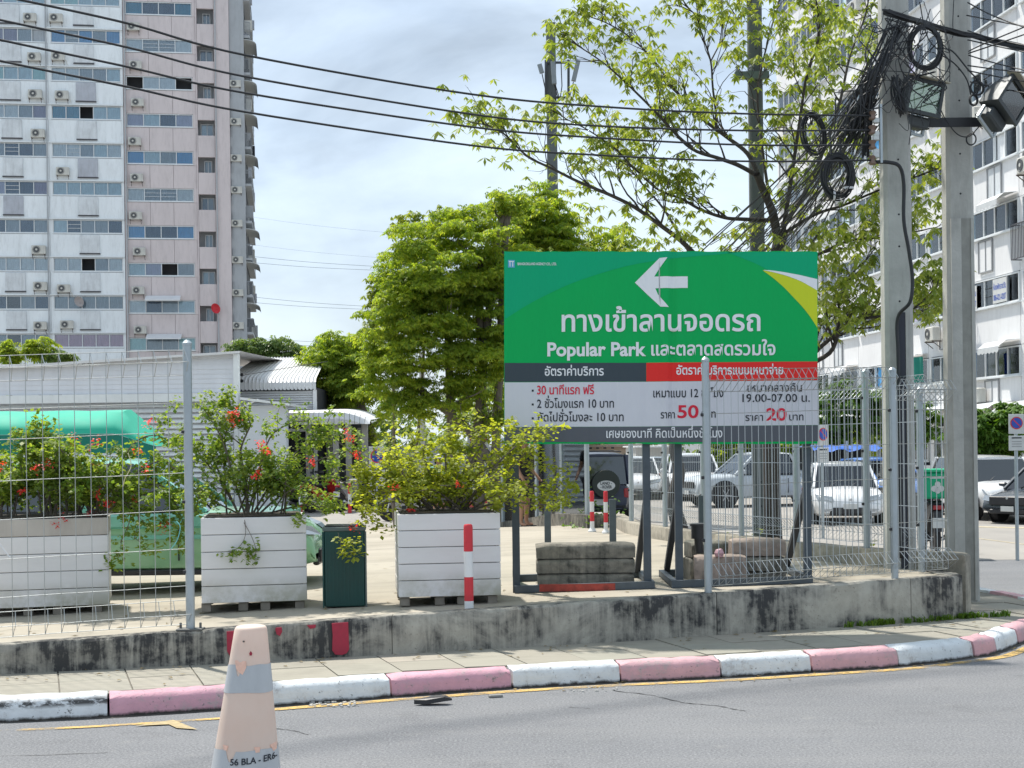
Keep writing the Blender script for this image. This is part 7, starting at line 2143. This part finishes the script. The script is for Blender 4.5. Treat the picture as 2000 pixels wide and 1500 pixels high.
        for u in (.40, .74):
            x = xfb + (xrb - xfb) * u; part('door_handle', MB().rbox((x, s * hw * 1.0, hb - .17), (.16, .03, .03), .008), mt, t)
        part('wing_mirror', MB().rbox((xfb - .18, s * (hw + .08), hb + .09), (.11, .20, .13), .03), mt, t)
    rf = MB(); n = 8
    for i in range(n + 1):
        u = i / n; x = xft + .05 + (xrt - .05 - xft - .05) * u; z = zr + .045 * math.sin(PI * u) + .0
        rf.v += [(x, -wt_ - .015, z - .03), (x, -wt_ * .85, z + .012), (x, 0, z + .03), (x, wt_ * .85, z + .012), (x, wt_ + .015, z - .03), (x, 0, z - .035)]
    for i in range(n):
        for q in range(6): rf.f.append((i * 6 + q, i * 6 + (q + 1) % 6, (i + 1) * 6 + (q + 1) % 6, (i + 1) * 6 + q))
    rf.f += [tuple(range(6)), tuple(n * 6 + q for q in range(5, -1, -1))]
    part('roof', rf, two_tone or mt, t, smooth=40)
    if style == 'pickup':
        bed = MB(); bed.bbox(r + .1, xrb - .05, -hw * .84, hw * .84, hb * .98, hb * .985); part('cargo_bed', bed, M_dark, t)
        bw_ = MB()
        for s in (1, -1): bw_.bbox(r + .02, xrb - .02, s * hw * .93 - .03, s * hw * .93 + .03, hb * .9, hb * 1.08)
        bw_.bbox(r + .0, r + .06, -hw * .90, hw * .90, hb * .9, hb * 1.08); part('bed_wall', bw_, mt, t, kind='stuff')
    # wheels
    for sx_, xw in ((1, f - .82), (-1, r + .80)):
        for s in (1, -1):
            y = s * (hw - .10)
            ar = MB().lathe([(wr + .065, -.012), (wr + .065, .012)], (xw, s * (hw - .004), wr + .01), 20, 'Y'); part('wheel_arch', ar, M_dark, t)
            w_ = part('wheel', MB().lathe([(wr * .62, -.11), (wr * .93, -.11), (wr, -.08), (wr, .08), (wr * .93, .11), (wr * .62, .11)], (xw, y + s * .03, wr), 22, 'Y'), M_rubber, t, smooth=40)
            ri = MB().lathe([(wr * .62, s * .08), (wr * .60, s * .10)], (xw, y + s * .03, wr), 20, 'Y')
            for k in range(6):
                a = k * PI / 3; ri.bar((xw, y + s * .14, wr), (xw + wr * .55 * math.cos(a), y + s * .145, wr + wr * .55 * math.sin(a)), .05, .02)
            part('rim', ri, M_rim, w_)
    # front
    zf = hb * .70
    for s in (1, -1):
        hl = MB().add([(f - .015, s * hw * .45, zf - .03), (f - .18, s * hw * .90, zf + .0), (f - .34, s * hw * .95, zf + .12), (f - .12, s * hw * .5, zf + .07), (f - .06, s * hw * .45, zf - .03), (f - .22, s * hw * .88, zf), (f - .38, s * hw * .92, zf + .10), (f - .18, s * hw * .5, zf + .05)],
                      [(0, 1, 2, 3), (7, 6, 5, 4), (0, 4, 5, 1), (1, 5, 6, 2), (2, 6, 7, 3), (3, 7, 4, 0)])
        hl.v = [(x + .05, y, z) for x, y, z in hl.v]
        part('headlight', hl, M_headl, t)
        part('fog_lamp', MB().lathe([(.05, -.02), (.05, .02)], (f - .05, s * hw * .66, g0 + .17), 12, 'X'), M_headl, t)
        part('tail_light', MB().rbox((r + .03, s * hw * .83, hb * .78), (.07, hw * .22, hb * .26 if style != 'boxy' else hb * .24), .02), M_tail, t)
    gw = hw * (.50 if grille == 'slim' else .56)
    gr = part('grille', MB().rbox((f + .012, 0, hb * .70 if grille == 'big' else hb * .40), (.05, gw * 2, .15 if grille == 'slim' else .19), .03), M_black, t)
    for k in range(3): part('grille_slat', MB().bbox(f + .026, f + .036, -gw * .95, gw * .95, (hb * .70 if grille == 'big' else hb * .40) - .035 + k * .03, (hb * .70 if grille == 'big' else hb * .40) - .027 + k * .03), M_chrome, gr)
    part('lower_intake', MB().rbox((f - .02, 0, g0 + .10), (.07, hw * 1.15, .10), .02), M_black, t)
    part('number_plate', MB().rbox((f + .035, 0, hb * .46 if grille == 'big' else hb * .52), (.012, .34, .12), .004), M_plate, t)
    part('number_plate', MB().rbox((r - .006, 0, hb * .55), (.012, .34, .15), .004), M_plate, t)
    part('badge', MB().lathe([(.035, 0), (.03, .01)], (f + .03, 0, hb * .70 if grille != 'big' else hb * .78), 12, 'X'), M_chrome, t)
    for x_, nm in ((f - .12, 'front_bumper'), (r + .12, 'rear_bumper')):
        part(nm, MB().rbox((x_ + (.05 if x_ > 0 else -.05), 0, g0 + .16), (.14, Wd * .80, .12), .05), bumper or mt, t, smooth=50)
    wp = MB()
    for y in (-.35, .15): wp.bar((xfb - .02, y, hb + .035), (xfb - .36, y + .38, hb + .035 + (zr - hb) * .42), .018)
    part('wiper', wp, M_black, t, kind='stuff')
    return t
P_white = paint('white_car_paint', (.80, .81, .82)); P_silver = paint('silver_car_paint', (.50, .54, .57)); P_navy = mat('navy_car_paint', (.012, .02, .05), .4, var=.05, coat=.2); P_dark = paint('charcoal_blue_paint', (.02, .028, .036))
P_blue = paint('bright_blue_paint', (.10, .24, .62)); P_mint = paint('mint_green_paint', (.16, .47, .36)); P_pgreen = paint('pale_green_paint', (.24, .47, .27)); P_grey = paint('grey_car_paint', (.10, .11, .12))
def at(px, d, z=0.004): return (W(px, 900, d).x, d, z)
# taxi behind the planters (front to the right)
dX = 17.2
tx_ = W(632, 1100, dX).x - 2.3
taxi = car('two-tone mint and pale green saloon parked behind the planters', 'car', (tx_, dX, gz(-3, dX)), 0, 4.6, 1.75, 1.45, 'sedan', P_pgreen, group=None, two_tone=P_mint, bumper=P_pgreen, wheel_r=.31)
up = MB().bbox(-2.05, 1.9, -.895, .895, .68, .80)
for o in taxi.children:
    if o.name.startswith('pillar'): o.data.materials[0] = P_mint
part('upper_body_panel', MB().rbox((-.15, 0, .775), (4.15, 1.775, .17), .03), P_mint, taxi)
part('side_moulding', MB().rbox((-.1, -.885, .60), (3.6, .02, .045), .008), P_mint, taxi)
part('sill', MB().rbox((-.1, -.80, .21), (2.7, .12, .06), .01), M_black, taxi)
# side street vehicles
suv = car('dark blue boxy off-road car seen from behind with a covered spare wheel', 'car', at(1150, 38.5), R(90 + 4), 4.4, 1.62, 1.72, 'boxy', P_navy, grille='slim', bumper=M_black)
rx_ = -2.2
sw = part('spare_wheel', MB().lathe([(.30, -.20), (.34, -.18), (.34, .0), (.30, .02)], (rx_ - .02, -.12, .98), 28, 'X'), M_rubber, suv, smooth=40)
sw2 = part('spare_cover', MB().lathe([(.335, -.215), (.345, -.20), (.345, -.18), (.335, -.17)], (rx_ - .02, -.12, .98), 28, 'X'), mat('wheel_cover_black', (.02, .03, .025), .4), suv, smooth=40)
ov = MB(); vs = [(rx_ - .24, -.12 + .22 * math.cos(a), .94 + .125 * math.sin(a)) for a in [k * 2 * PI / 28 for k in range(28)]]
ov.v = vs; ov.f = [tuple(range(28))]; part('oval_emblem', ov, M_plate, suv)
for body, zz in (('LAND -', .965), ('- ROVER', .875)):
    v, f_ = text_mesh(body, .02); a_, b_ = min(p.x for p in v), max(p.x for p in v); mb = MB()
    for p in v: mb.v.append((rx_ - .244 - p.z, -.12 + .14 - (p.x - a_) / (b_ - a_) * .28, zz + p.y * .10))
    mb.f = f_; part('lettering', mb, S_ink, suv)
part('window_sticker', MB().lathe([(.07, -.005), (.07, 0)], (rx_ + .03, .28, 1.36), 16, 'X'), mat('yellow_sticker', (.6, .58, .12), .6), suv)
part('roof_rack', MB().tube([(-2.0, -.55, 1.76), (.2, -.55, 1.78)], .015, 6).tube([(-2.0, .55, 1.76), (.2, .55, 1.78)], .015, 6).tube([(-1.9, -.55, 1.77), (-1.9, .55, 1.77)], .012, 6).tube([(-.8, -.55, 1.78), (-.8, .55, 1.78)], .012, 6), M_black, suv, kind='stuff')
car('white saloon facing the camera partly hidden behind the off-road car', 'car', at(1240, 53), R(-92), 4.4, 1.7, 1.45, 'sedan', P_white)
car('dark grey saloon in the shade behind the fence posts', 'car', at(1272, 56), R(-110), 4.4, 1.7, 1.4, 'sedan', P_grey)
car('white sport utility vehicle facing the camera left of the right sign legs', 'car', at(1348, 51.5), R(-90), 4.4, 1.85, 1.55, 'suv', P_white, grille='big')
car('silver pickup truck parked side-on behind the slim concrete pole', 'pickup', at(1492, 45.5), R(-165), 5.0, 1.8, 1.62, 'pickup', P_silver, grille='big')
hatch = car('white hatchback driving towards the camera behind the fence', 'car', at(1642, 36.2), R(-96), 3.8, 1.66, 1.42, 'hatch', P_white, grille='slim')
car('bright blue car half hidden behind the white hatchback', 'car', at(1720, 42), R(-70), 4.2, 1.7, 1.45, 'sedan', P_blue)
car('white sport utility vehicle emerging behind the bare pole at the right', 'car', at(1930, 37.5), R(-88), 4.5, 1.85, 1.52, 'suv', P_white, grille='big', lower=M_black)
car('dark blue-black hatchback cut by the right edge of the photo', 'car', at(2066, 35.2), R(-143), 4.0, 1.72, 1.28, 'hatch', P_dark, grille='big')

# ---- motorcycles
def motorcycle(label, loc, rz, body, group=None, box=None, scale=1.0):
    t = thing('motorcycle', label, 'motorcycle', loc, rz, group, scale)
    for x, nm in ((.62, 'front_wheel'), (-.60, 'rear_wheel')):
        w_ = part(nm, MB().lathe([(.20, -.03), (.27, -.045), (.29, 0), (.27, .045), (.20, .03)], (x, 0, .29), 20, 'Y'), M_rubber, t, smooth=50)
        ri = MB().lathe([(.20, -.02), (.20, .02)], (x, 0, .29), 16, 'Y', cap=False).lathe([(.04, -.06), (.04, .06)], (x, 0, .29), 10, 'Y')
        for k in range(6): a = k * PI / 3; ri.bar((x, 0, .29), (x + .2 * math.cos(a), 0, .29 + .2 * math.sin(a)), .015)
        part('rim', ri, M_rim, w_)
    part('fork', MB().tube([(.62, -.07, .29), (.42, -.07, .92)], .02, 6).tube([(.62, .07, .29), (.42, .07, .92)], .02, 6), M_chrome, t, kind='stuff')
    part('leg_shield', MB().prism([(.50, .42), (.34, .95), (.42, .98), (.56, .60)], -.14, .14, 'XZ'), body, t)
    part('underframe', MB().prism([(.36, .34), (.40, .52), (.05, .58), (-.50, .80), (-.86, .86), (-.80, .72), (-.30, .42), (.0, .30)], -.10, .10, 'XZ'), body, t)
    part('seat', MB().rbox((-.32, 0, .82), (.66, .24, .10), .04, (0, R(6), 0)), M_black, t, smooth=50)
    part('engine', MB().rbox((.05, 0, .33), (.36, .24, .24), .05), M_dark, t)
    part('exhaust', MB().tube([(.05, -.13, .24), (-.4, -.16, .28), (-.78, -.16, .36)], .035, 8), M_chrome, t)
    part('handlebar', MB().tube([(.36, -.33, 1.02), (.42, -.12, .98), (.42, .12, .98), (.36, .33, 1.02)], .014, 6), M_black, t)
    part('headlight', MB().lathe([(.08, 0), (.09, .04), (.04, .12)], (.42, 0, .92), 12, 'X'), M_headl, t)
    part('mudguard', MB().prism([(.40, .56), (.62, .62), (.84, .50), (.86, .46), (.62, .58), (.40, .52)], -.05, .05, 'XZ'), body, t)
    part('rear_mudguard', MB().prism([(-.90, .74), (-.96, .42), (-.92, .42), (-.80, .74)], -.07, .07, 'XZ'), M_black, t)
    part('tail_light', MB().rbox((-.90, 0, .80), (.05, .16, .07), .02), M_tail, t)
    part('number_plate', MB().rbox((-.965, 0, .56), (.012, .20, .16), .004), M_plate, t)
    for s in (-1, 1):
        part('mirror', MB().tube([(.38, s * .22, 1.0), (.40, s * .30, 1.16)], .006, 5).rbox((.40, s * .32, 1.19), (.02, .11, .07), .01), M_black, t)
    if box:
        b = thing('delivery_box', 'green insulated delivery box on the motorcycle behind the corner fence', 'delivery box', (loc[0] - .66 * math.cos(rz) * scale, loc[1] - .66 * math.sin(rz) * scale, loc[2] + .93 * scale), rz, None, scale)
        part('case', MB().rbox((0, 0, .22), (.44, .44, .42), .03), mat('delivery_green', (.0, .36, .17), .5), b)
        part('lid', MB().rbox((0, 0, .455), (.46, .46, .05), .02), mat('delivery_green_lid', (.02, .45, .22), .5), b)
        for (dy, dz, rr) in ((0, .24, .045), (.05, .17, .05), (-.05, .17, .05), (0, .13, .04)):
            part('emblem', MB().lathe([(rr, -.003), (rr, 0)], (-.2215, dy, dz), 12, 'X'), M_plate, b)
        part('text_bar', MB().bbox(-.2225, -.2205, -.12, .12, .33, .35), M_plate, b)
    return t
motorcycle('motorcycle with a delivery box seen from behind through the corner fence', at(1812, 25.6), R(84), M_black, box=True, scale=1.05)
BODYC = [paint('moped_red', (.45, .03, .03)), paint('moped_black', (.03, .03, .035)), paint('moped_blue', (.03, .06, .20)), paint('moped_silver', (.3, .3, .31))]
for i, (px, d, rz) in enumerate(((578, 44.5, 70), (603, 45.6, 110), (630, 44.8, 60), (655, 45.8, 118), (680, 44.6, 75), (700, 46.0, 120))):
    motorcycle(['black', 'dark blue', 'red', 'black', 'silver', 'dark blue'][i] + ' motorcycle under the white shelter, ' + ['leftmost of the row', 'second from the left', 'third from the left', 'third from the right', 'second from the right', 'rightmost of the row'][i],
               at(px, d), R(rz), BODYC[[1, 2, 0, 1, 3, 2][i]], 'motorcycles parked under the shelter')
for i, (px, d, rz) in enumerate(((800, 38.5, 160), (835, 40, 20), (930, 37.0, 170))):
    motorcycle(['silver', 'black', 'red'][i] + ' motorcycle parked by the corrugated fence behind the spreading shrub, ' + ['left one', 'middle one', 'right one'][i], at(px, d), R(rz), BODYC[[3, 1, 0][i]], 'motorcycles by the corrugated fence')

# ================================================================== PEOPLE (mostly hidden behind the shrubs)
M_skin = mat('warm_skin', (.36, .20, .13), .55, var=.06); M_hair = mat('black_hair', (.015, .012, .011), .6, var=.2, scale=20)
def skin_body(name, joints, edges, radii, mt, parent, sub=1):
    me = bpy.data.meshes.new(name); me.from_pydata(joints, edges, []); o = bpy.data.objects.new(name, me); COL.objects.link(o)
    sk = o.modifiers.new('skin', 'SKIN')
    for i, r_ in enumerate(radii):
        me.skin_vertices[0].data[i].radius = (r_, r_) if not isinstance(r_, tuple) else r_
        me.skin_vertices[0].data[i].use_root = (i == 0)
    ss = o.modifiers.new('sub', 'SUBSURF'); ss.levels = sub; ss.render_levels = sub
    bpy.context.view_layer.update()
    dg = bpy.context.evaluated_depsgraph_get(); m2 = bpy.data.meshes.new_from_object(o.evaluated_get(dg)); m2.name = name
    bpy.data.objects.remove(o); m2.polygons.foreach_set('use_smooth', [True] * len(m2.polygons)); m2.materials.clear(); m2.materials.append(mt)
    q = bpy.data.objects.new(name, m2); link(q, parent); return q
def person(label, loc, rz, shirt, shorts, cap=None, arm=0.0, shoes=None, sc_=1.0):
    t = thing('person', label, 'person', loc, rz, None, sc_)   # faces local -Y
    J = [(0, 0, .92), (0, .0, 1.05), (0, -.01, 1.22), (0, 0, 1.38), (0, 0, 1.46), (0, -.015, 1.53), (0, -.02, 1.60), (0, -.01, 1.67)]
    E_ = [(i, i + 1) for i in range(7)]; Rr = [(.15, .10), (.135, .095), (.15, .10), (.145, .085), .055, .058, .088, .075]
    for s in (-1, 1):
        b = len(J); J += [(s * .09, 0, .88), (s * .10, -.01, .50), (s * .105, .02, .10), (s * .11, -.02, .045), (s * .115, -.13, .03)]
        E_ += [(0, b), (b, b + 1), (b + 1, b + 2), (b + 2, b + 3), (b + 3, b + 4)]; Rr += [.095, .06, .04, .042, .032]
        b = len(J); fw = arm if s > 0 else arm * .4
        sh_ = Vector((s * .17, 0, 1.40)); el = Vector((s * .23, .03 - fw * .12, 1.13 + fw * .03)); wr_ = Vector((s * .22, -.05 - fw * .35, .90 + fw * .28)); pm = wr_ + (wr_ - el).normalized() * .07
        J += [tuple(sh_), tuple(el), tuple(wr_), tuple(pm)]; E_ += [(3, b), (b, b + 1), (b + 1, b + 2), (b + 2, b + 3)]; Rr += [.062, .042, .026, (.038, .018)]
        dv = (wr_ - el).normalized()
        for k in range(4):
            c_ = len(J); o1 = pm + Vector((0, (k - 1.5) * .018, 0)) + dv * .02; ln = (.07, .08, .075, .06)[k]
            J += [tuple(o1 + dv * ln * .5), tuple(o1 + dv * ln * .8 + Vector((-s * .02, -.01, 0)))]; E_ += [(b + 3, c_), (c_, c_ + 1)]; Rr += [.010, .008]
        c_ = len(J); J += [tuple(pm + Vector((-s * .02, -.045, -.01))), tuple(pm + Vector((-s * .02, -.06, -.045)))]; E_ += [(b + 2, c_), (c_, c_ + 1)]; Rr += [.012, .009]
    skin_body('body', J, E_, Rr, M_skin, t, 2)
    # face
    fc = part('face', MB().rbox((0, -.112, 1.60), (.026, .03, .045), .008), M_skin, t, smooth=True)
    for s in (-1, 1): part('eye', MB().lathe([(.004, -.004), (.012, 0), (.004, .004)], (s * .032, -.104, 1.625), 8, 'Y'), M_dark, fc); part('ear', MB().rbox((s * .088, -.01, 1.61), (.018, .035, .06), .008), M_skin, fc)
    part('mouth', MB().rbox((0, -.103, 1.557), (.045, .012, .010), .003), mat('lip', (.30, .10, .09), .5), fc)
    hm = MB().lathe([(.094, -.04), (.102, .0), (.096, .05), (.06, .085), (.0, .095)], (0, .008, 1.645), 16, cap=False); hm.v = [(x, y + (.012 if y > 0 else 0), z - (.09 if y > .04 and z < 1.63 else 0)) for x, y, z in hm.v]
    part('hair', hm, M_hair, t, smooth=True)
    if cap:
        part('cap', MB().lathe([(.108, .0), (.108, .04), (.085, .085), (.0, .105)], (0, 0, 1.655), 16, cap=False).rbox((0, -.14, 1.658), (.13, .11, .012), .004), cap, t, smooth=40)
    # clothes
    sj = [(0, 0, .90), (0, -.0, 1.05), (0, -.01, 1.22), (0, 0, 1.38), (0, 0, 1.44)]; se = [(i, i + 1) for i in range(4)]; sr_ = [(.165, .12), (.155, .115), (.168, .118), (.16, .10), .075]
    for s in (-1, 1):
        b = len(sj); el = Vector((s * .23, .03 - (arm if s > 0 else arm * .4) * .12, 1.13)); sj += [(s * .17, 0, 1.40), tuple(Vector((s * .17, 0, 1.40)).lerp(el, .65))]; se += [(3, b), (b, b + 1)]; sr_ += [.075, .065]
    skin_body('shirt', sj, se, sr_, shirt, t, 1)
    pj = [(0, 0, .94)]; pe = []; pr_ = [(.16, .115)]
    for s in (-1, 1):
        b = len(pj); pj += [(s * .09, 0, .86), (s * .10, -.01, .52)]; pe += [(0, b), (b, b + 1)]; pr_ += [.108, .085]
    skin_body('shorts', pj, pe, pr_, shorts, t, 1)
    for s in (-1, 1): part('sandal', MB().rbox((s * .113, -.055, .012), (.095, .26, .022), .008), M_black, t)
    return t
g = G(1036, 1026, gz(.3, 27)); person('person in black shirt and dark shorts standing by the tinted screen', (W(1024, 1000, 27.6).x, 27.6, gz(.3, 27.6)), R(60), mat('black_cotton', (.02, .02, .022), .9), mat('dark_shorts', (.05, .05, .06), .9), arm=.3, sc_=.96)
person('person in a white cap and turquoise shirt standing behind the spreading shrub', (W(858, 1000, 36).x, 36, .01), R(20), mat('turquoise_cotton', (.15, .50, .55), .9), mat('grey_trousers', (.15, .15, .16), .9), cap=M_white, arm=.6)

# ================================================================== SIGNS, STALL, SMALL THINGS
M_sblue = mat('sign_blue', (.02, .08, .45), .4); M_sred = mat('traffic_red', (.65, .03, .04), .4)
def nopark(label, px, py, d, r, pole_h, plate=False, rz=0.0):
    c = W(px, py, d); t = thing('no_parking_sign', label, 'road sign', (c.x, d, 0), rz)
    part('post', MB().tube([(0, .03, 0), (0, .03, c.z + r * 1.3)], .03, 8), M_galv, t)
    part('plate', MB().rbox((0, 0, c.z), (r * 2.5, .015, r * 3.2), .004), M_plate, t)
    part('disc', MB().lathe([(r, -.014), (r, -.009)], (0, 0, c.z + r * .15), 26, 'Y'), M_sred, t)
    part('blue_disc', MB().lathe([(r * .84, -.018), (r * .84, -.0145)], (0, 0, c.z + r * .15), 26, 'Y'), M_sblue, t)
    part('slash', MB().box((0, -.0195, c.z + r * .15), (r * 1.7, .002, r * .16), (0, R(45), 0)), M_sred, t)
    if plate:
        part('supplement_plate', MB().rbox((0, 0, c.z - r * 3.1), (r * 2.5, .015, r * 2.4), .004), M_plate, t)
        part('arrow_bar', MB().bbox(-r * .8, r * .8, -.011, -.0085, c.z - r * 2.35, c.z - r * 2.15), S_ink, t)
        for k in range(3): part('text_bar', MB().bbox(-r * .8, r * .8, -.011, -.0085, c.z - r * (2.9 + .4 * k), c.z - r * (2.78 + .4 * k)), mat('grey_print', (.35, .35, .36), .6), t)
    return t
nopark('blue no parking sign on a post at the right edge of the photo', 1985, 828, 24.0, .10, 3, True)
nopark('small blue no parking sign just right of the green billboard', 1607, 850, 30, .13, 3, True, R(35))
nopark('blue no parking sign behind the shrubs right of the motorcycle shelter', 736, 893, 44, .20, 2.2, True, R(25))
nopark('no parking sign behind the spreading shrub near the billboard', 934, 856, 34, .20, 3)
tp = thing('tarpaulin_stall', 'stall roofed with a rumpled blue tarpaulin behind the white hatchback', 'stall', (W(1655, 900, 46).x, 46, 0))
mb = MB(); xa, xb = W(1590, 880, 46).x, W(1728, 880, 46).x; N = 16
for i in range(N + 1):
    for j in range(6):
        x = xa + (xb - xa) * i / N; y = 46 + j * .6; z = W(1655, 872, 46).z + .05 * math.sin(i * 1.3 + j) + .03 * math.sin(i * 3.1) - (j == 0) * .12
        mb.v.append((x, y, z))
mb.f = [(i * 6 + j, i * 6 + j + 1, (i + 1) * 6 + j + 1, (i + 1) * 6 + j) for i in range(N) for j in range(5)]
part('tarpaulin', mb, mat('blue_tarpaulin', (.02, .12, .50), .5, var=.3, scale=3), tp, smooth=True, world=True)
for x in (xa + .1, (xa + xb) / 2, xb - .1): part('post', MB().tube([(x, 46.3, 0), (x, 46.3, 1.95)], .04, 6), M_galv, tp, world=True)
part('shadow_sheet', MB().bbox(xa, xb, 49, 49.05, 0, 1.7), M_dark, tp, world=True)  # dark sheet added to stand for the shadow under the tarpaulin
# laundry and posters on the block
lf = lambda px: 0
def blkpt(px, py, off=.3):
    # point on the receding facade at this pixel
    du = (px - PX0) / FOC; d = 56.0
    for _ in range(20):
        p = W(px, py, d); Xf = BO.x + BD.x / BD.y * (d - 56) ; d *= Xf / max(.1, p.x)
    p = W(px, py, d); n = Vector((-BD.y, BD.x, 0)); return p + n * off
for i, (px, py, w_, h_, c_, lab) in enumerate(((1905, 712, .8, 1.0, (.01, .05, .35), 'dark blue cloth hanging under the awning of the white apartment block, left one'), (1922, 715, .8, 1.0, (.01, .07, .42), 'dark blue cloth hanging under the awning of the white apartment block, right one'), (1828, 722, .9, 1.1, (.02, .22, .17), 'green cloth hanging from the white apartment block beside the bare pole'))):
    p = blkpt(px, py, .9); mb = MB(); N = 8
    for k in range(N + 1): mb.v += [(-w_ / 2 + w_ * k / N, .05 * math.sin(k * 1.7), 0), (-w_ / 2 + w_ * k / N, .07 * math.sin(k * 1.7 + .4), h_)]
    mb.f = [(2 * k, 2 * k + 2, 2 * k + 3, 2 * k + 1) for k in range(N)]
    o = part('hanging_cloth', mb, mat('cloth_%s' % 'abc'[i], c_, .9, var=.15), smooth=True); o.location = (p.x, p.y, p.z - h_ / 2); o.rotation_euler = (0, 0, math.atan2(BD.y, BD.x) + .4); tag(o, lab, 'cloth')
for (px, py, w_, h_, n_) in ((1957, 567, 1.25, .95, 0), (1901, 583, 1.1, .95, 1)):
    p = blkpt(px, py, .09); t = thing('window_poster', ('white poster with blue lettering in the right window of the apartment block', 'second white poster with blue lettering partly behind the bare pole')[n_], 'poster', tuple(p), math.atan2(BD.y, BD.x) + PI)
    part('sheet', MB().bbox(-w_ / 2, w_ / 2, -.006, .0, -h_ / 2, h_ / 2), M_plate, t)
    for body, z_, hh in (('ห้องพักรายวัน', .06, .30), ('086-021-0207', -.36, .32)):
        v, f_ = text_mesh(body, .02); a_, b_ = min(q.x for q in v), max(q.x for q in v); mb = MB()
        for q in v: mb.v.append((-w_ * .45 + (q.x - a_) / (b_ - a_) * w_ * .9, -.009 - q.z, z_ + q.y * hh))
        mb.f = f_; part('lettering', mb, M_sblue, t)
